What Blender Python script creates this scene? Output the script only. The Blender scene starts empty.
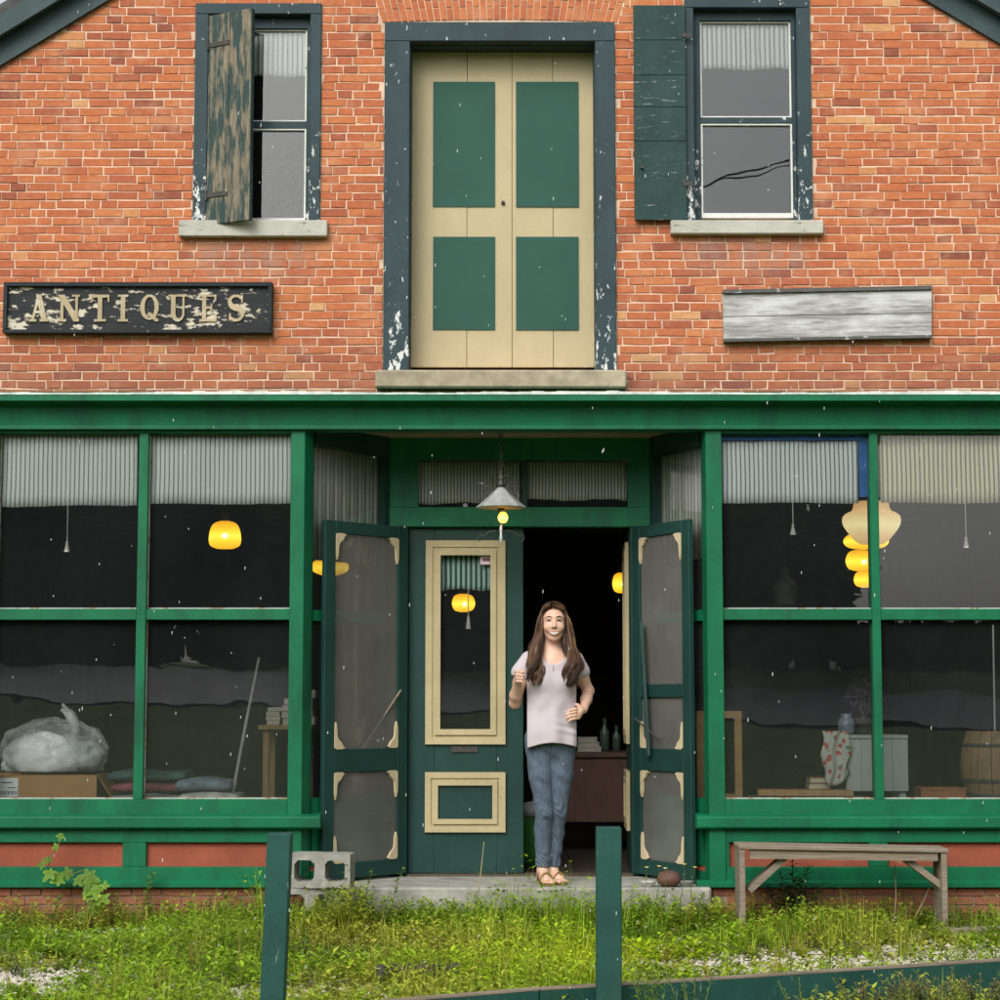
import bpy, bmesh, math, random
import numpy as np
from mathutils import Vector, Matrix

# ------------------------------------------------------------------ camera, sky, sun, exposure
SC = bpy.context.scene
COL = SC.collection
TH = math.atan(0.1)            # upward tilt
CAM = Vector((0.0, -12.0, 1.32))
FOC = 2000.0                   # focal length in thousandths of the frame
_cd = bpy.data.cameras.new('camera'); _cam = bpy.data.objects.new('camera', _cd); COL.objects.link(_cam)
_cam.location = CAM; _cam.rotation_euler = (math.pi/2 + TH, 0, 0)
_cd.sensor_width = 36.0; _cd.lens = 36.0*FOC/1000.0; _cd.clip_start = 0.05; _cd.clip_end = 900.0
SC.camera = _cam

SUN_EL, SUN_AZ = math.radians(40), math.radians(202)   # azimuth of the sun, clockwise from +Y
_w = bpy.data.worlds.new('World'); SC.world = _w; _w.use_nodes = True
_nt = _w.node_tree; _bg = _nt.nodes['Background']
_sky = _nt.nodes.new('ShaderNodeTexSky'); _sky.sky_type = 'NISHITA'; _sky.sun_disc = False
_sky.sun_elevation = SUN_EL; _sky.sun_rotation = SUN_AZ
_sky.air_density = 1.0; _sky.dust_density = 4.0; _sky.ozone_density = 1.0
_hs = _nt.nodes.new('ShaderNodeHueSaturation'); _hs.inputs['Saturation'].default_value = 0.22
_nt.links.new(_sky.outputs[0], _hs.inputs['Color']); _nt.links.new(_hs.outputs[0], _bg.inputs['Color'])
_bg.inputs['Strength'].default_value = 0.15
_sd = bpy.data.lights.new('sun', 'SUN'); _sd.energy = 0.75; _sd.angle = math.radians(35); _sd.color = (1.0, 0.96, 0.9)
_so = bpy.data.objects.new('sun', _sd); COL.objects.link(_so)
_dirv = Vector((math.sin(SUN_AZ)*math.cos(SUN_EL), math.cos(SUN_AZ)*math.cos(SUN_EL), math.sin(SUN_EL)))
_so.rotation_euler = _dirv.to_track_quat('Z', 'Y').to_euler(); _so.location = (3, -9, 12)
SC.view_settings.view_transform = 'Standard'; SC.view_settings.look = 'None'
SC.view_settings.exposure = 0.45; SC.view_settings.gamma = 1.0; SC.view_settings.use_curve_mapping = False
SC.cycles.use_denoising = True
SC.cycles.max_bounces = 5; SC.cycles.diffuse_bounces = 3; SC.cycles.glossy_bounces = 3; SC.cycles.transparent_max_bounces = 14; SC.cycles.adaptive_threshold = 0.03; SC.cycles.use_light_tree = False; SC.cycles.caustics_reflective = False
SC.cycles.caustics_refractive = False; SC.cycles.sample_clamp_indirect = 4.0

RND = random.Random(7)
NP = np.random.default_rng(11)

# ------------------------------------------------------------------ survey: photo grid -> metres on a plane at depth Y
_ct, _st = math.cos(TH), math.sin(TH)
def at(px, py, Y=0.0):
    u = (px-500.0)/FOC; v = (500.0-py)/FOC
    dy = _ct - v*_st; dz = _st + v*_ct
    t = (Y - CAM.y)/dy
    return u*t, CAM.z + dz*t
def Z(py, Y=0.0): return at(500, py, Y)[1]
def X(px, py, Y=0.0): return at(px, py, Y)[0]
def RC(px0, px1, py0, py1, Y=0.0):
    m = (py0+py1)/2
    return X(px0, m, Y), X(px1, m, Y), Z(py1, Y), Z(py0, Y)

# ------------------------------------------------------------------ materials
MATS = {}
class NT:
    def __init__(s, name):
        s.m = bpy.data.materials.new(name); s.m.use_nodes = True
        s.t = s.m.node_tree; s.b = s.t.nodes['Principled BSDF']; s.out = s.t.nodes['Material Output']
        s.tc = s.t.nodes.new('ShaderNodeTexCoord')
    def n(s, kind, **k):
        o = s.t.nodes.new(kind)
        for a, b in k.items(): setattr(o, a, b)
        return o
    def l(s, a, b): s.t.links.new(a, b)
    def noise(s, scale, detail=4, rough=0.6, stretch=None, coord=None):
        o = s.n('ShaderNodeTexNoise'); o.inputs['Scale'].default_value = scale
        o.inputs['Detail'].default_value = detail; o.inputs['Roughness'].default_value = rough
        src = coord or s.tc.outputs['Object']
        if stretch:
            mp = s.n('ShaderNodeMapping'); mp.inputs['Scale'].default_value = stretch
            s.l(src, mp.inputs['Vector']); src = mp.outputs[0]
        s.l(src, o.inputs['Vector'])
        return o.outputs['Fac']
    def ramp(s, fac, stops, interp='LINEAR'):
        r = s.n('ShaderNodeValToRGB'); cr = r.color_ramp; cr.interpolation = interp
        while len(cr.elements) < len(stops): cr.elements.new(0.5)
        for e, (p, c) in zip(cr.elements, stops):
            e.position = p; e.color = (*c, 1) if len(c) == 3 else c
        s.l(fac, r.inputs['Fac']); return r.outputs['Color']
    def mix(s, fac, a, b, mode='MIX'):
        o = s.n('ShaderNodeMix', data_type='RGBA', blend_type=mode)
        for sock, v in ((o.inputs[0], fac), (o.inputs[6], a), (o.inputs[7], b)):
            if hasattr(v, 'links'): s.l(v, sock)
            elif isinstance(v, (int, float)): sock.default_value = v
            else: sock.default_value = (*v, 1)
        return o.outputs[2]
    def math(s, op, a, b=None, clamp=False):
        o = s.n('ShaderNodeMath', operation=op); o.use_clamp = clamp
        for i, v in enumerate((a, b)):
            if v is None: continue
            if hasattr(v, 'links'): s.l(v, o.inputs[i])
            else: o.inputs[i].default_value = v
        return o.outputs[0]
    def bump(s, h, strength=0.3, dist=0.01):
        o = s.n('ShaderNodeBump'); o.inputs['Strength'].default_value = strength; o.inputs['Distance'].default_value = dist
        s.l(h, o.inputs['Height']); s.l(o.outputs[0], s.b.inputs['Normal'])
    def color(s, c): s.l(c, s.b.inputs['Base Color'])
    def set(s, **k):
        for a, b in k.items(): s.b.inputs[a.replace('_', ' ')].default_value = b
def step_ramp(nt, fac, a, b):
    return nt.ramp(fac, [(a, (0, 0, 0)), (b, (1, 1, 1))])

def paint(name, col, chip=None, thr=0.7, cscale=14, stretch=(1, 1, 1), rough=0.5, vary=0.25, bump=0.15, soft=0.02, low=0.0, dirt=None):
    """aged paint: mottled colour, chips of another colour with hard edges"""
    t = NT(name); d = tuple(c*(1-vary) for c in col); b = tuple(min(1, c*(1+vary*0.7)) for c in col)
    base = t.ramp(t.noise(3.1, 5, 0.65), [(0.3, d), (0.7, b)])
    fine = t.noise(60, 3, 0.6)
    base = t.mix(0.22, base, t.ramp(fine, [(0.35, d), (0.65, b)]))
    if dirt:
        base = t.mix(step_ramp(t, t.noise(5, 6, 0.7, (1, 1, 0.25)), 0.5, 0.75), base, dirt)
    if chip:
        n = t.noise(cscale, 6, 0.68, stretch)
        if low:
            zz = t.n('ShaderNodeSeparateXYZ'); t.l(t.tc.outputs['Object'], zz.inputs[0])
            n = t.math('ADD', n, t.math('MULTIPLY', t.math('SUBTRACT', low, zz.outputs[2], True), 0.16))
        m = step_ramp(t, n, thr, thr+soft)
        base = t.mix(m, base, chip)
        t.bump(t.math('SUBTRACT', 1.0, m), 0.4, 0.002)
    else:
        t.bump(t.noise(45, 4), bump, 0.004)
    t.color(base); t.set(Roughness=rough); t.b.inputs['Specular IOR Level'].default_value = 0.28; MATS[name] = t.m; return t.m

def plain(name, col, rough=0.6, vary=0.2, scale=8, bump=0.1, metallic=0.0, stretch=None, spec=0.4):
    t = NT(name)
    t.color(t.ramp(t.noise(scale, 6, 0.65, stretch), [(0.3, tuple(c*(1-vary) for c in col)), (0.7, tuple(min(1, c*(1+vary)) for c in col))]))
    t.bump(t.noise(scale*7, 4, 0.6, stretch), bump, 0.004)
    t.set(Roughness=rough, Metallic=metallic); t.b.inputs['Specular IOR Level'].default_value = spec
    MATS[name] = t.m; return t.m

def wood(name, c1, c2, scale=6, stretch=(1, 1, 12), rough=0.75, bump=0.3):
    t = NT(name)
    g = t.noise(scale, 8, 0.7, stretch); h = t.noise(2.3, 3)
    col = t.ramp(g, [(0.3, c1), (0.72, c2)])
    col = t.mix(t.math('MULTIPLY', h, 0.35), col, tuple(x*0.55 for x in c1))
    t.color(col); t.bump(g, bump, 0.006); t.set(Roughness=rough); MATS[name] = t.m; return t.m

GREEN = paint('storefront_green_paint', (0.003, 0.140, 0.058), chip=(0.30, 0.42, 0.34), thr=0.715, cscale=34, stretch=(1, 1, 0.6), rough=0.5, vary=0.3, dirt=(0.006, 0.070, 0.035))
DOORG = paint('door_dark_green_paint', (0.013, 0.052, 0.043), chip=(0.24, 0.27, 0.22), thr=0.74, cscale=34, rough=0.5, vary=0.3)
SLATE = paint('trim_slate_paint', (0.030, 0.056, 0.066), chip=(0.66, 0.68, 0.66), thr=0.66, cscale=19, stretch=(1.5, 1.5, 0.7), rough=0.6, vary=0.35, low=0.75)
RAKE = paint('rake_slate_paint', (0.045, 0.075, 0.082), chip=(0.6, 0.63, 0.62), thr=0.70, cscale=13, stretch=(0.8, 1, 1.4), rough=0.6, vary=0.4)
SHUTG = paint('shutter_green_paint', (0.022, 0.055, 0.052), chip=(0.22, 0.26, 0.24), thr=0.63, cscale=26, stretch=(0.35, 1, 2.4), rough=0.65, vary=0.5)
CREAM = paint('loft_cream_paint', (0.50, 0.42, 0.255), chip=(0.30, 0.27, 0.2), thr=0.78, cscale=24, rough=0.6, vary=0.10, dirt=(0.45, 0.37, 0.22))
LOFTG = paint('loft_panel_green_paint', (0.019, 0.088, 0.064), chip=(0.35, 0.42, 0.38), thr=0.80, cscale=26, rough=0.6, vary=0.13)
MOULD = paint('moulding_cream_paint', (0.50, 0.42, 0.24), chip=(0.13, 0.10, 0.06), thr=0.69, cscale=30, rough=0.6, vary=0.22)
SASHW = paint('sash_white_paint', (0.70, 0.72, 0.69), chip=(0.10, 0.12, 0.11), thr=0.66, cscale=26, rough=0.6, vary=0.15)
SILLW = paint('sill_grey_paint', (0.48, 0.47, 0.41), chip=(0.16, 0.15, 0.12), thr=0.62, cscale=16, stretch=(0.5, 1, 2), rough=0.75, vary=0.3)
PANELR = paint('bulkhead_red_paint', (0.30, 0.080, 0.045), chip=(0.75, 0.70, 0.64), thr=0.69, cscale=26, rough=0.8, vary=0.3)
POSTG = paint('post_green_paint', (0.016, 0.078, 0.062), chip=(0.13, 0.19, 0.16), thr=0.64, cscale=30, stretch=(2, 2, 0.35), rough=0.6, vary=0.4, dirt=(0.03, 0.07, 0.05))
FLASH = plain('white_flashing', (0.62, 0.68, 0.62), 0.6, 0.35, 12)
STONE = plain('sill_sandstone', (0.36, 0.31, 0.22), 0.9, 0.32, 9, 0.5)
CONC = plain('step_concrete', (0.34, 0.33, 0.29), 0.9, 0.35, 7, 0.6)
BLOCKC = plain('cinder_block_concrete', (0.30, 0.295, 0.26), 0.95, 0.3, 16, 0.9)
CEILP = plain('recess_ceiling_paint', (0.42, 0.30, 0.25), 0.7, 0.25, 5)
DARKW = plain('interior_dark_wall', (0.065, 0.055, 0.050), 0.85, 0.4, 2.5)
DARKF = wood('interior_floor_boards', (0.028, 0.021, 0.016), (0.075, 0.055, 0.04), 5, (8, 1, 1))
CEILB = plain('interior_ceiling_board', (0.24, 0.25, 0.26), 0.6, 0.3, 4)
DECKW = wood('display_deck_wood', (0.045, 0.034, 0.025), (0.12, 0.09, 0.06), 5, (1, 8, 1))
GREYW = None
def weathered(name, light, dark, paintc=None, thr=0.55, stretch=(0.6, 1, 9), pscale=5, pstretch=(0.6, 1, 1.6), soft=0.05):
    t = NT(name)
    g = t.noise(8, 9, 0.72, stretch)
    c = t.ramp(g, [(0.28, dark), (0.5, tuple((a+b)/2 for a, b in zip(light, dark))), (0.75, light)])
    if paintc:
        m = step_ramp(t, t.math('ADD', t.noise(pscale, 6, 0.66, pstretch), t.math('MULTIPLY', g, 0.22)), thr, thr+soft)
        c = t.mix(m, c, paintc)
    t.color(c); t.bump(g, 0.5, 0.006); t.set(Roughness=0.85); MATS[name] = t.m; return t.m
BOARDW = weathered('blank_board_weathered', (0.50, 0.50, 0.48), (0.13, 0.125, 0.115), (0.60, 0.61, 0.60), 0.545, (0.5, 1, 10), 4.0, (0.5, 1, 2.2), 0.16)
SHUTW = weathered('shutter_bare_weathered', (0.34, 0.285, 0.19), (0.055, 0.048, 0.038), (0.026, 0.055, 0.052), 0.55, (11, 1, 0.7), 8.0, (3.5, 1, 0.55), 0.10)
BENCHW = weathered('bench_grey_wood', (0.34, 0.28, 0.21), (0.13, 0.10, 0.07), None)
SIGNB = weathered('sign_black_peeling', (0.030, 0.032, 0.036), (0.014, 0.015, 0.018), (0.62, 0.56, 0.44), 0.655, (0.5, 1, 6), 15.0, (0.7, 1, 1.5))
SIGNF = paint('sign_frame_black', (0.022, 0.026, 0.030), chip=(0.42, 0.42, 0.38), thr=0.68, cscale=24, rough=0.7, vary=0.4)
LETTER = paint('letter_gilt', (0.45, 0.37, 0.23), chip=(0.58, 0.55, 0.46), thr=0.55, cscale=9, soft=0.12, rough=0.7, vary=0.3)

def brick_mat(name, dull=0.0):
    t = NT(name)
    a = t.n('ShaderNodeAttribute', attribute_type='GEOMETRY', attribute_name='tone')
    b = t.n('ShaderNodeAttribute', attribute_type='OBJECT', attribute_name='tone')
    r = t.math('ADD', a.outputs['Fac'], b.outputs['Fac'])
    geo = t.n('ShaderNodeNewGeometry')
    big = t.noise(1.1, 3, 0.5, None, geo.outputs['Position'])
    r = t.math('ADD', r, t.math('MULTIPLY', t.math('SUBTRACT', big, 0.5), 0.32))
    c = t.ramp(r, [(0.02, (0.24, 0.075, 0.048)), (0.14, (0.34, 0.095, 0.050)), (0.30, (0.47, 0.132, 0.056)), (0.55, (0.54, 0.165, 0.062)),
                   (0.80, (0.59, 0.210, 0.076)), (0.93, (0.62, 0.30, 0.125)), (1.0, (0.64, 0.36, 0.165))])
    f = t.noise(26, 6, 0.7, (1, 1, 1.6), geo.outputs['Position'])
    c = t.mix(0.42, c, t.ramp(f, [(0.3, (0.42, 0.36, 0.34)), (0.6, (1.0, 1.0, 1.0)), (0.8, (1.3, 1.25, 1.2))]), 'MULTIPLY')
    sm = t.noise(4.2, 7, 0.72, None, geo.outputs['Position'])
    c = t.mix(t.math('MULTIPLY', step_ramp(t, sm, 0.50, 0.72), 0.6), c, (0.64, 0.34, 0.19))
    pz = t.n('ShaderNodeSeparateXYZ'); t.l(geo.outputs['Position'], pz.inputs[0])
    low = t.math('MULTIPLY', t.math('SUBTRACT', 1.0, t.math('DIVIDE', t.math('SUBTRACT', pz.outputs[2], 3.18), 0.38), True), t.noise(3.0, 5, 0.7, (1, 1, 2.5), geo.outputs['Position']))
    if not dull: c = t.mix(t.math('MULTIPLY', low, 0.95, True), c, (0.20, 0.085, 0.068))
    soot = step_ramp(t, t.noise(1.6, 6, 0.7, (1, 1, 1.8), geo.outputs['Position']), 0.60, 0.80); c = t.mix(t.math('MULTIPLY', soot, 0.20), c, (0.22, 0.09, 0.065))
    # lime and soot run below the two window sills
    for xs in (-1.51, 1.50):
        ax = t.math('SUBTRACT', 1.0, t.math('MULTIPLY', t.math('ABSOLUTE', t.math('SUBTRACT', pz.outputs[0], xs)), 2.1), True)
        az = t.math('SUBTRACT', 1.0, t.math('MULTIPLY', t.math('ABSOLUTE', t.math('SUBTRACT', pz.outputs[2], 4.02)), 4.5), True)
        mk = t.math('MULTIPLY', t.math('MULTIPLY', t.math('MULTIPLY', ax, 2.2, True), az), step_ramp(t, t.noise(6, 5, 0.7, (1.6, 1, 0.5), geo.outputs['Position']), 0.38, 0.62))
        c = t.mix(t.math('MULTIPLY', mk, 0.75), c, (0.30, 0.22, 0.19))
    if dull: c = t.mix(dull, c, (0.16, 0.075, 0.06))
    t.color(c); t.bump(t.noise(90, 5, 0.7, None, geo.outputs['Position']), 0.55, 0.004); t.set(Roughness=0.88)
    MATS[name] = t.m; return t.m
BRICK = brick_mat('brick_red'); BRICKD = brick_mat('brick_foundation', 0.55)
MORTAR = plain('mortar_lime', (0.68, 0.49, 0.36), 0.95, 0.28, 5, 0.7)
MORTARD = plain('mortar_foundation', (0.30, 0.22, 0.17), 0.95, 0.4, 6, 0.7)

def glass(name, refl=1.5, gain=0.95, dust=0.032, dust_haze_col=(0.30, 0.33, 0.35), tint=(0.975, 0.985, 0.985)):
    t = NT(name); t.t.nodes.remove(t.b)
    tr = t.n('ShaderNodeBsdfTransparent'); tr.inputs[0].default_value = (*tint, 1)
    gl = t.n('ShaderNodeBsdfGlossy'); gl.inputs['Roughness'].default_value = 0.0; gl.inputs[0].default_value = (1, 1, 1, 1)
    fr = t.n('ShaderNodeFresnel'); fr.inputs['IOR'].default_value = refl
    bp = t.n('ShaderNodeBump'); bp.inputs['Strength'].default_value = 0.05; bp.inputs['Distance'].default_value = 0.02
    t.l(t.noise(2.4, 2, 0.4), bp.inputs['Height']); t.l(bp.outputs[0], gl.inputs['Normal'])
    f2 = t.math('MULTIPLY', fr.outputs[0], gain, True)
    m = t.n('ShaderNodeMixShader'); t.l(f2, m.inputs[0]); t.l(tr.outputs[0], m.inputs[1]); t.l(gl.outputs[0], m.inputs[2])
    df = t.n('ShaderNodeBsdfDiffuse'); df.inputs[0].default_value = (*dust_haze_col, 1)  # thin dust, its grey strengthened as a painted haze lifting the dark panes
    m2 = t.n('ShaderNodeMixShader'); t.l(t.math('MULTIPLY', t.math('ADD', 0.28, t.math('MULTIPLY', step_ramp(t, t.noise(1.3, 4, 0.5, (1, 1, 0.6)), 0.3, 0.9), 0.45)), dust*1.6), m2.inputs[0])
    t.l(m.outputs[0], m2.inputs[1]); t.l(df.outputs[0], m2.inputs[2]); t.l(m2.outputs[0], t.out.inputs[0])
    MATS[name] = t.m; return t.m
GLASS = glass('window_glass'); GLASSS = glass('side_window_glass', 1.45, 0.42, 0.05); GLASSU = glass('upper_window_glass', 1.6, 1.0, 0.02)

def screen_mat():
    t = NT('wire_screen'); t.t.nodes.remove(t.b)
    tr = t.n('ShaderNodeBsdfTransparent'); df = t.n('ShaderNodeBsdfDiffuse')
    t.l(t.ramp(t.noise(3, 4), [(0.3, (0.19, 0.185, 0.17)), (0.7, (0.28, 0.27, 0.25))]), df.inputs[0])
    m = t.n('ShaderNodeMixShader')
    t.l(t.math('ADD', 0.22, t.math('MULTIPLY', t.noise(2.2, 3), 0.24)), m.inputs[0])
    t.l(tr.outputs[0], m.inputs[1]); t.l(df.outputs[0], m.inputs[2]); t.l(m.outputs[0], t.out.inputs[0])
    return t.m
SCREEN = screen_mat()

def stripes(name, light, dark, period, duty=0.62, axis=0, rough=0.9, vec=None):
    """woven ticking: dark lines every `period` metres along X (or along UV-like object X)"""
    t = NT(name); s = t.n('ShaderNodeSeparateXYZ'); t.l(t.tc.outputs['Object'], s.inputs[0])
    wob = t.math('MULTIPLY', t.math('SUBTRACT', t.noise(1.6, 3, 0.5, (1, 1, 1.2)), 0.5), period*0.55)
    x = t.math('ADD', s.outputs[axis], wob)
    f = t.math('FRACT', t.math('DIVIDE', x, period))
    m = t.math('ABSOLUTE', t.math('SUBTRACT', f, 0.5))
    k = step_ramp(t, m, duty*0.5-0.06, duty*0.5+0.06)
    c = t.mix(k, light, dark)
    c = t.mix(t.math('MULTIPLY', t.noise(3.5, 5), 0.22), c, tuple(v*0.6 for v in light))
    t.color(c); t.bump(t.noise(160, 2), 0.2, 0.002); t.set(Roughness=rough)
    t.b.inputs['Specular IOR Level'].default_value = 0.1
    MATS[name] = t.m; return t.m

def glow(name, col, strength, base=(0.8, 0.6, 0.2)):
    t = NT(name); t.set(Roughness=0.35)
    t.b.inputs['Base Color'].default_value = (*base, 1)
    # hottest level with the bulb, amber towards rim and crown (each lamp's own height, object space)
    sp = t.n('ShaderNodeSeparateXYZ'); t.l(t.tc.outputs['Generated'], sp.inputs[0])
    v = t.math('ABSOLUTE', t.math('SUBTRACT', sp.outputs[2], 0.42)); v = t.math('ADD', v, t.math('MULTIPLY', t.noise(14, 3), 0.18))
    t.l(t.ramp(v, [(0.08, tuple(min(1.0, c*1.25+0.03) for c in col)), (0.32, tuple(c*0.9 for c in col)), (0.62, tuple(c*q for c, q in zip(col, (0.62, 0.5, 0.4))))]), t.b.inputs['Emission Color'])
    t.b.inputs['Emission Strength'].default_value = strength; t.m.cycles.emission_sampling = 'NONE'; MATS[name] = t.m; return t.m

# ------------------------------------------------------------------ mesh builder
ORG = {}
class MB:
    def __init__(s): s.v = []; s.f = []; s.mi = []; s.cur = 0; s.tone = None
    def add(s, vs, fs):
        o = len(s.v); s.v += [tuple(p) for p in vs]; s.f += [tuple(i+o for i in f) for f in fs]; s.mi += [s.cur]*len(fs); return s
    def box(s, x0, x1, y0, y1, z0, z1):
        return s.add([(x0, y0, z0), (x1, y0, z0), (x1, y1, z0), (x0, y1, z0), (x0, y0, z1), (x1, y0, z1), (x1, y1, z1), (x0, y1, z1)],
                     [(0, 3, 2, 1), (4, 5, 6, 7), (0, 1, 5, 4), (1, 2, 6, 5), (2, 3, 7, 6), (3, 0, 4, 7)])
    def hexa(s, p):
        return s.add(p, [(0, 3, 2, 1), (4, 5, 6, 7), (0, 1, 5, 4), (1, 2, 6, 5), (2, 3, 7, 6), (3, 0, 4, 7)])
    def obox(s, A, B, t0, t1, n0, n1, z0, z1):
        """box along the ground segment A->B: t along (m), n along its left-hand normal"""
        d = (Vector(B)-Vector(A)).normalized(); n = Vector((-d.y, d.x))
        P = lambda t, k, z: (A[0]+d.x*t+n.x*k, A[1]+d.y*t+n.y*k, z)
        return s.hexa([P(t0, n0, z0), P(t1, n0, z0), P(t1, n1, z0), P(t0, n1, z0), P(t0, n0, z1), P(t1, n0, z1), P(t1, n1, z1), P(t0, n1, z1)])
    def bar(s, a, b, w, h, up=(0, 0, 1)):
        a = Vector(a); b = Vector(b); d = (b-a).normalized(); up = Vector(up)
        r = d.cross(up)
        if r.length < 1e-4: r = d.cross(Vector((1, 0, 0)))
        r.normalize(); u = r.cross(d)
        q = [(-w/2, -h/2), (w/2, -h/2), (w/2, h/2), (-w/2, h/2)]
        return s.add([tuple(a+r*i+u*j) for i, j in q]+[tuple(b+r*i+u*j) for i, j in q],
                     [(0, 1, 2, 3), (7, 6, 5, 4), (0, 4, 5, 1), (1, 5, 6, 2), (2, 6, 7, 3), (3, 7, 4, 0)])
    def prism_x(s, prof, x0, x1):
        """profile of (y,z) points extruded along X"""
        n = len(prof); vs = [(x0, y, z) for y, z in prof]+[(x1, y, z) for y, z in prof]
        return s.add(vs, [tuple(range(n))[::-1], tuple(range(n, 2*n))]+[(i, (i+1) % n, n+(i+1) % n, n+i) for i in range(n)])
    def prism_y(s, prof, y0, y1):
        n = len(prof); vs = [(x, y0, z) for x, z in prof]+[(x, y1, z) for x, z in prof]
        return s.add(vs, [tuple(range(n)), tuple(range(n, 2*n))[::-1]]+[((i+1) % n, i, n+i, n+(i+1) % n) for i in range(n)])
    def prism_z(s, prof, z0, z1):
        n = len(prof); vs = [(x, y, z0) for x, y in prof]+[(x, y, z1) for x, y in prof]
        return s.add(vs, [tuple(range(n))[::-1], tuple(range(n, 2*n))]+[(i, (i+1) % n, n+(i+1) % n, n+i) for i in range(n)])
    def tube(s, pts, r, n=8, cap=True):
        pts = [Vector(p) for p in pts]; m = len(pts)
        rs = r if isinstance(r, (list, tuple)) else [r]*m
        o = len(s.v); up = Vector((0.13, 0.21, 1)).normalized(); vs = []; fs = []
        for i, p in enumerate(pts):
            d = (pts[min(i+1, m-1)]-pts[max(i-1, 0)]).normalized()
            a = d.cross(up)
            if a.length < 1e-3: a = d.cross(Vector((1, 0, 0)))
            a.normalize(); b = d.cross(a)
            for k in range(n):
                t = 2*math.pi*k/n; vs.append(p+(a*math.cos(t)+b*math.sin(t))*rs[i])
        for i in range(m-1):
            for k in range(n):
                fs.append((i*n+k, i*n+(k+1) % n, (i+1)*n+(k+1) % n, (i+1)*n+k))
        if cap: fs += [tuple(range(n))[::-1], tuple(range((m-1)*n, m*n))]
        return s.add(vs, fs)
    def lathe(s, prof, c, n=20, sx=1.0, sy=1.0, wob=None):
        """profile of (r,z) turned about a vertical axis at c"""
        m = len(prof); vs = []; fs = []
        for i, (r, z) in enumerate(prof):
            for k in range(n):
                t = 2*math.pi*k/n; q = r*(wob(t, i) if wob else 1)
                vs.append((c[0]+q*math.cos(t)*sx, c[1]+q*math.sin(t)*sy, c[2]+z))
        for i in range(m-1):
            for k in range(n): fs.append((i*n+k, i*n+(k+1) % n, (i+1)*n+(k+1) % n, (i+1)*n+k))
        if prof[0][0] > 1e-4: fs.append(tuple(range(n))[::-1])
        if prof[-1][0] > 1e-4: fs.append(tuple(range((m-1)*n, m*n)))
        return s.add(vs, fs)
    def build(s, name, mat, parent=None, smooth=False, bevel=0.0, jit=0.0):
        o0 = ORG.get(parent.name, Vector((0, 0, 0))) if parent else Vector((0, 0, 0))
        me = bpy.data.meshes.new(name)
        v = np.array(s.v, dtype=np.float64).reshape(-1, 3)-np.array(o0)
        if jit: v = v+NP.normal(0, jit, v.shape)
        me.from_pydata(v.tolist(), [], s.f)
        mats = mat if isinstance(mat, (list, tuple)) else [mat]
        for m in mats: me.materials.append(m)
        if len(mats) > 1: me.polygons.foreach_set('material_index', s.mi)
        if bevel:
            bm = bmesh.new(); bm.from_mesh(me)
            es = [e for e in bm.edges if len(e.link_faces) == 2 and e.calc_face_angle(0) > 0.5]
            bmesh.ops.bevel(bm, geom=es, offset=bevel, segments=1, affect='EDGES', clamp_overlap=True)
            bm.to_mesh(me); bm.free()
        if smooth: me.polygons.foreach_set('use_smooth', [True]*len(me.polygons))
        if s.tone is not None:
            at_ = me.attributes.new('tone', 'FLOAT', 'POINT'); at_.data.foreach_set('value', s.tone)
        me.update()
        ob = bpy.data.objects.new(name, me); COL.objects.link(ob)
        if parent: ob.parent = parent; ORG[ob.name] = o0.copy()
        return ob
def empty(name, loc, parent=None):
    o = bpy.data.objects.new(name, None); COL.objects.link(o); o.empty_display_size = 0.1
    o0 = ORG.get(parent.name, Vector((0, 0, 0))) if parent else Vector((0, 0, 0))
    o.location = Vector(loc)-o0
    if parent: o.parent = parent
    ORG[o.name] = Vector(loc); return o
def tag(o, label=None, cat=None, group=None, kind=None):
    if label: o['label'] = label
    if cat: o['category'] = cat
    if group: o['group'] = group
    if kind: o['kind'] = kind
    return o
def thing(name, loc, label, cat, group=None): return tag(empty(name, loc), label, cat, group)
def B(*a):
    return MB().box(*a)
def frame_rect(x0, x1, z0, z1, w, y0, y1, wt=None, wb=None):
    """four butted bars round an opening"""
    wt = w if wt is None else wt; wb = w if wb is None else wb
    return MB().box(x0, x1, y0, y1, z1-wt, z1).box(x0, x1, y0, y1, z0, z0+wb).box(x0, x0+w, y0, y1, z0+wb, z1-wt).box(x1-w, x1, y0, y1, z0+wb, z1-wt)
# ------------------------------------------------------------------ key levels
Z_STEP = Z(888, -0.12)                     # top of the concrete step
YB = 0.70                                  # plane of the doors at the back of the recess
Z_CEIL = Z(438, YB)                        # recess ceiling
Z_SILL = Z(799, 0.0)                       # bottom of the shop glass
Z_HEAD = Z(433, -0.03)                     # top of the shop glass
Z_BAR0, Z_BAR1 = Z(620, 0), Z(609, 0)      # glazing bar
Z_LEDGE0, Z_LEDGE1 = Z(829, -0.07), Z(816, -0.07)
Z_BRB = Z(887, -0.04)                      # top of the foundation bricks
XE = 4.35                                  # half width of the building

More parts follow.
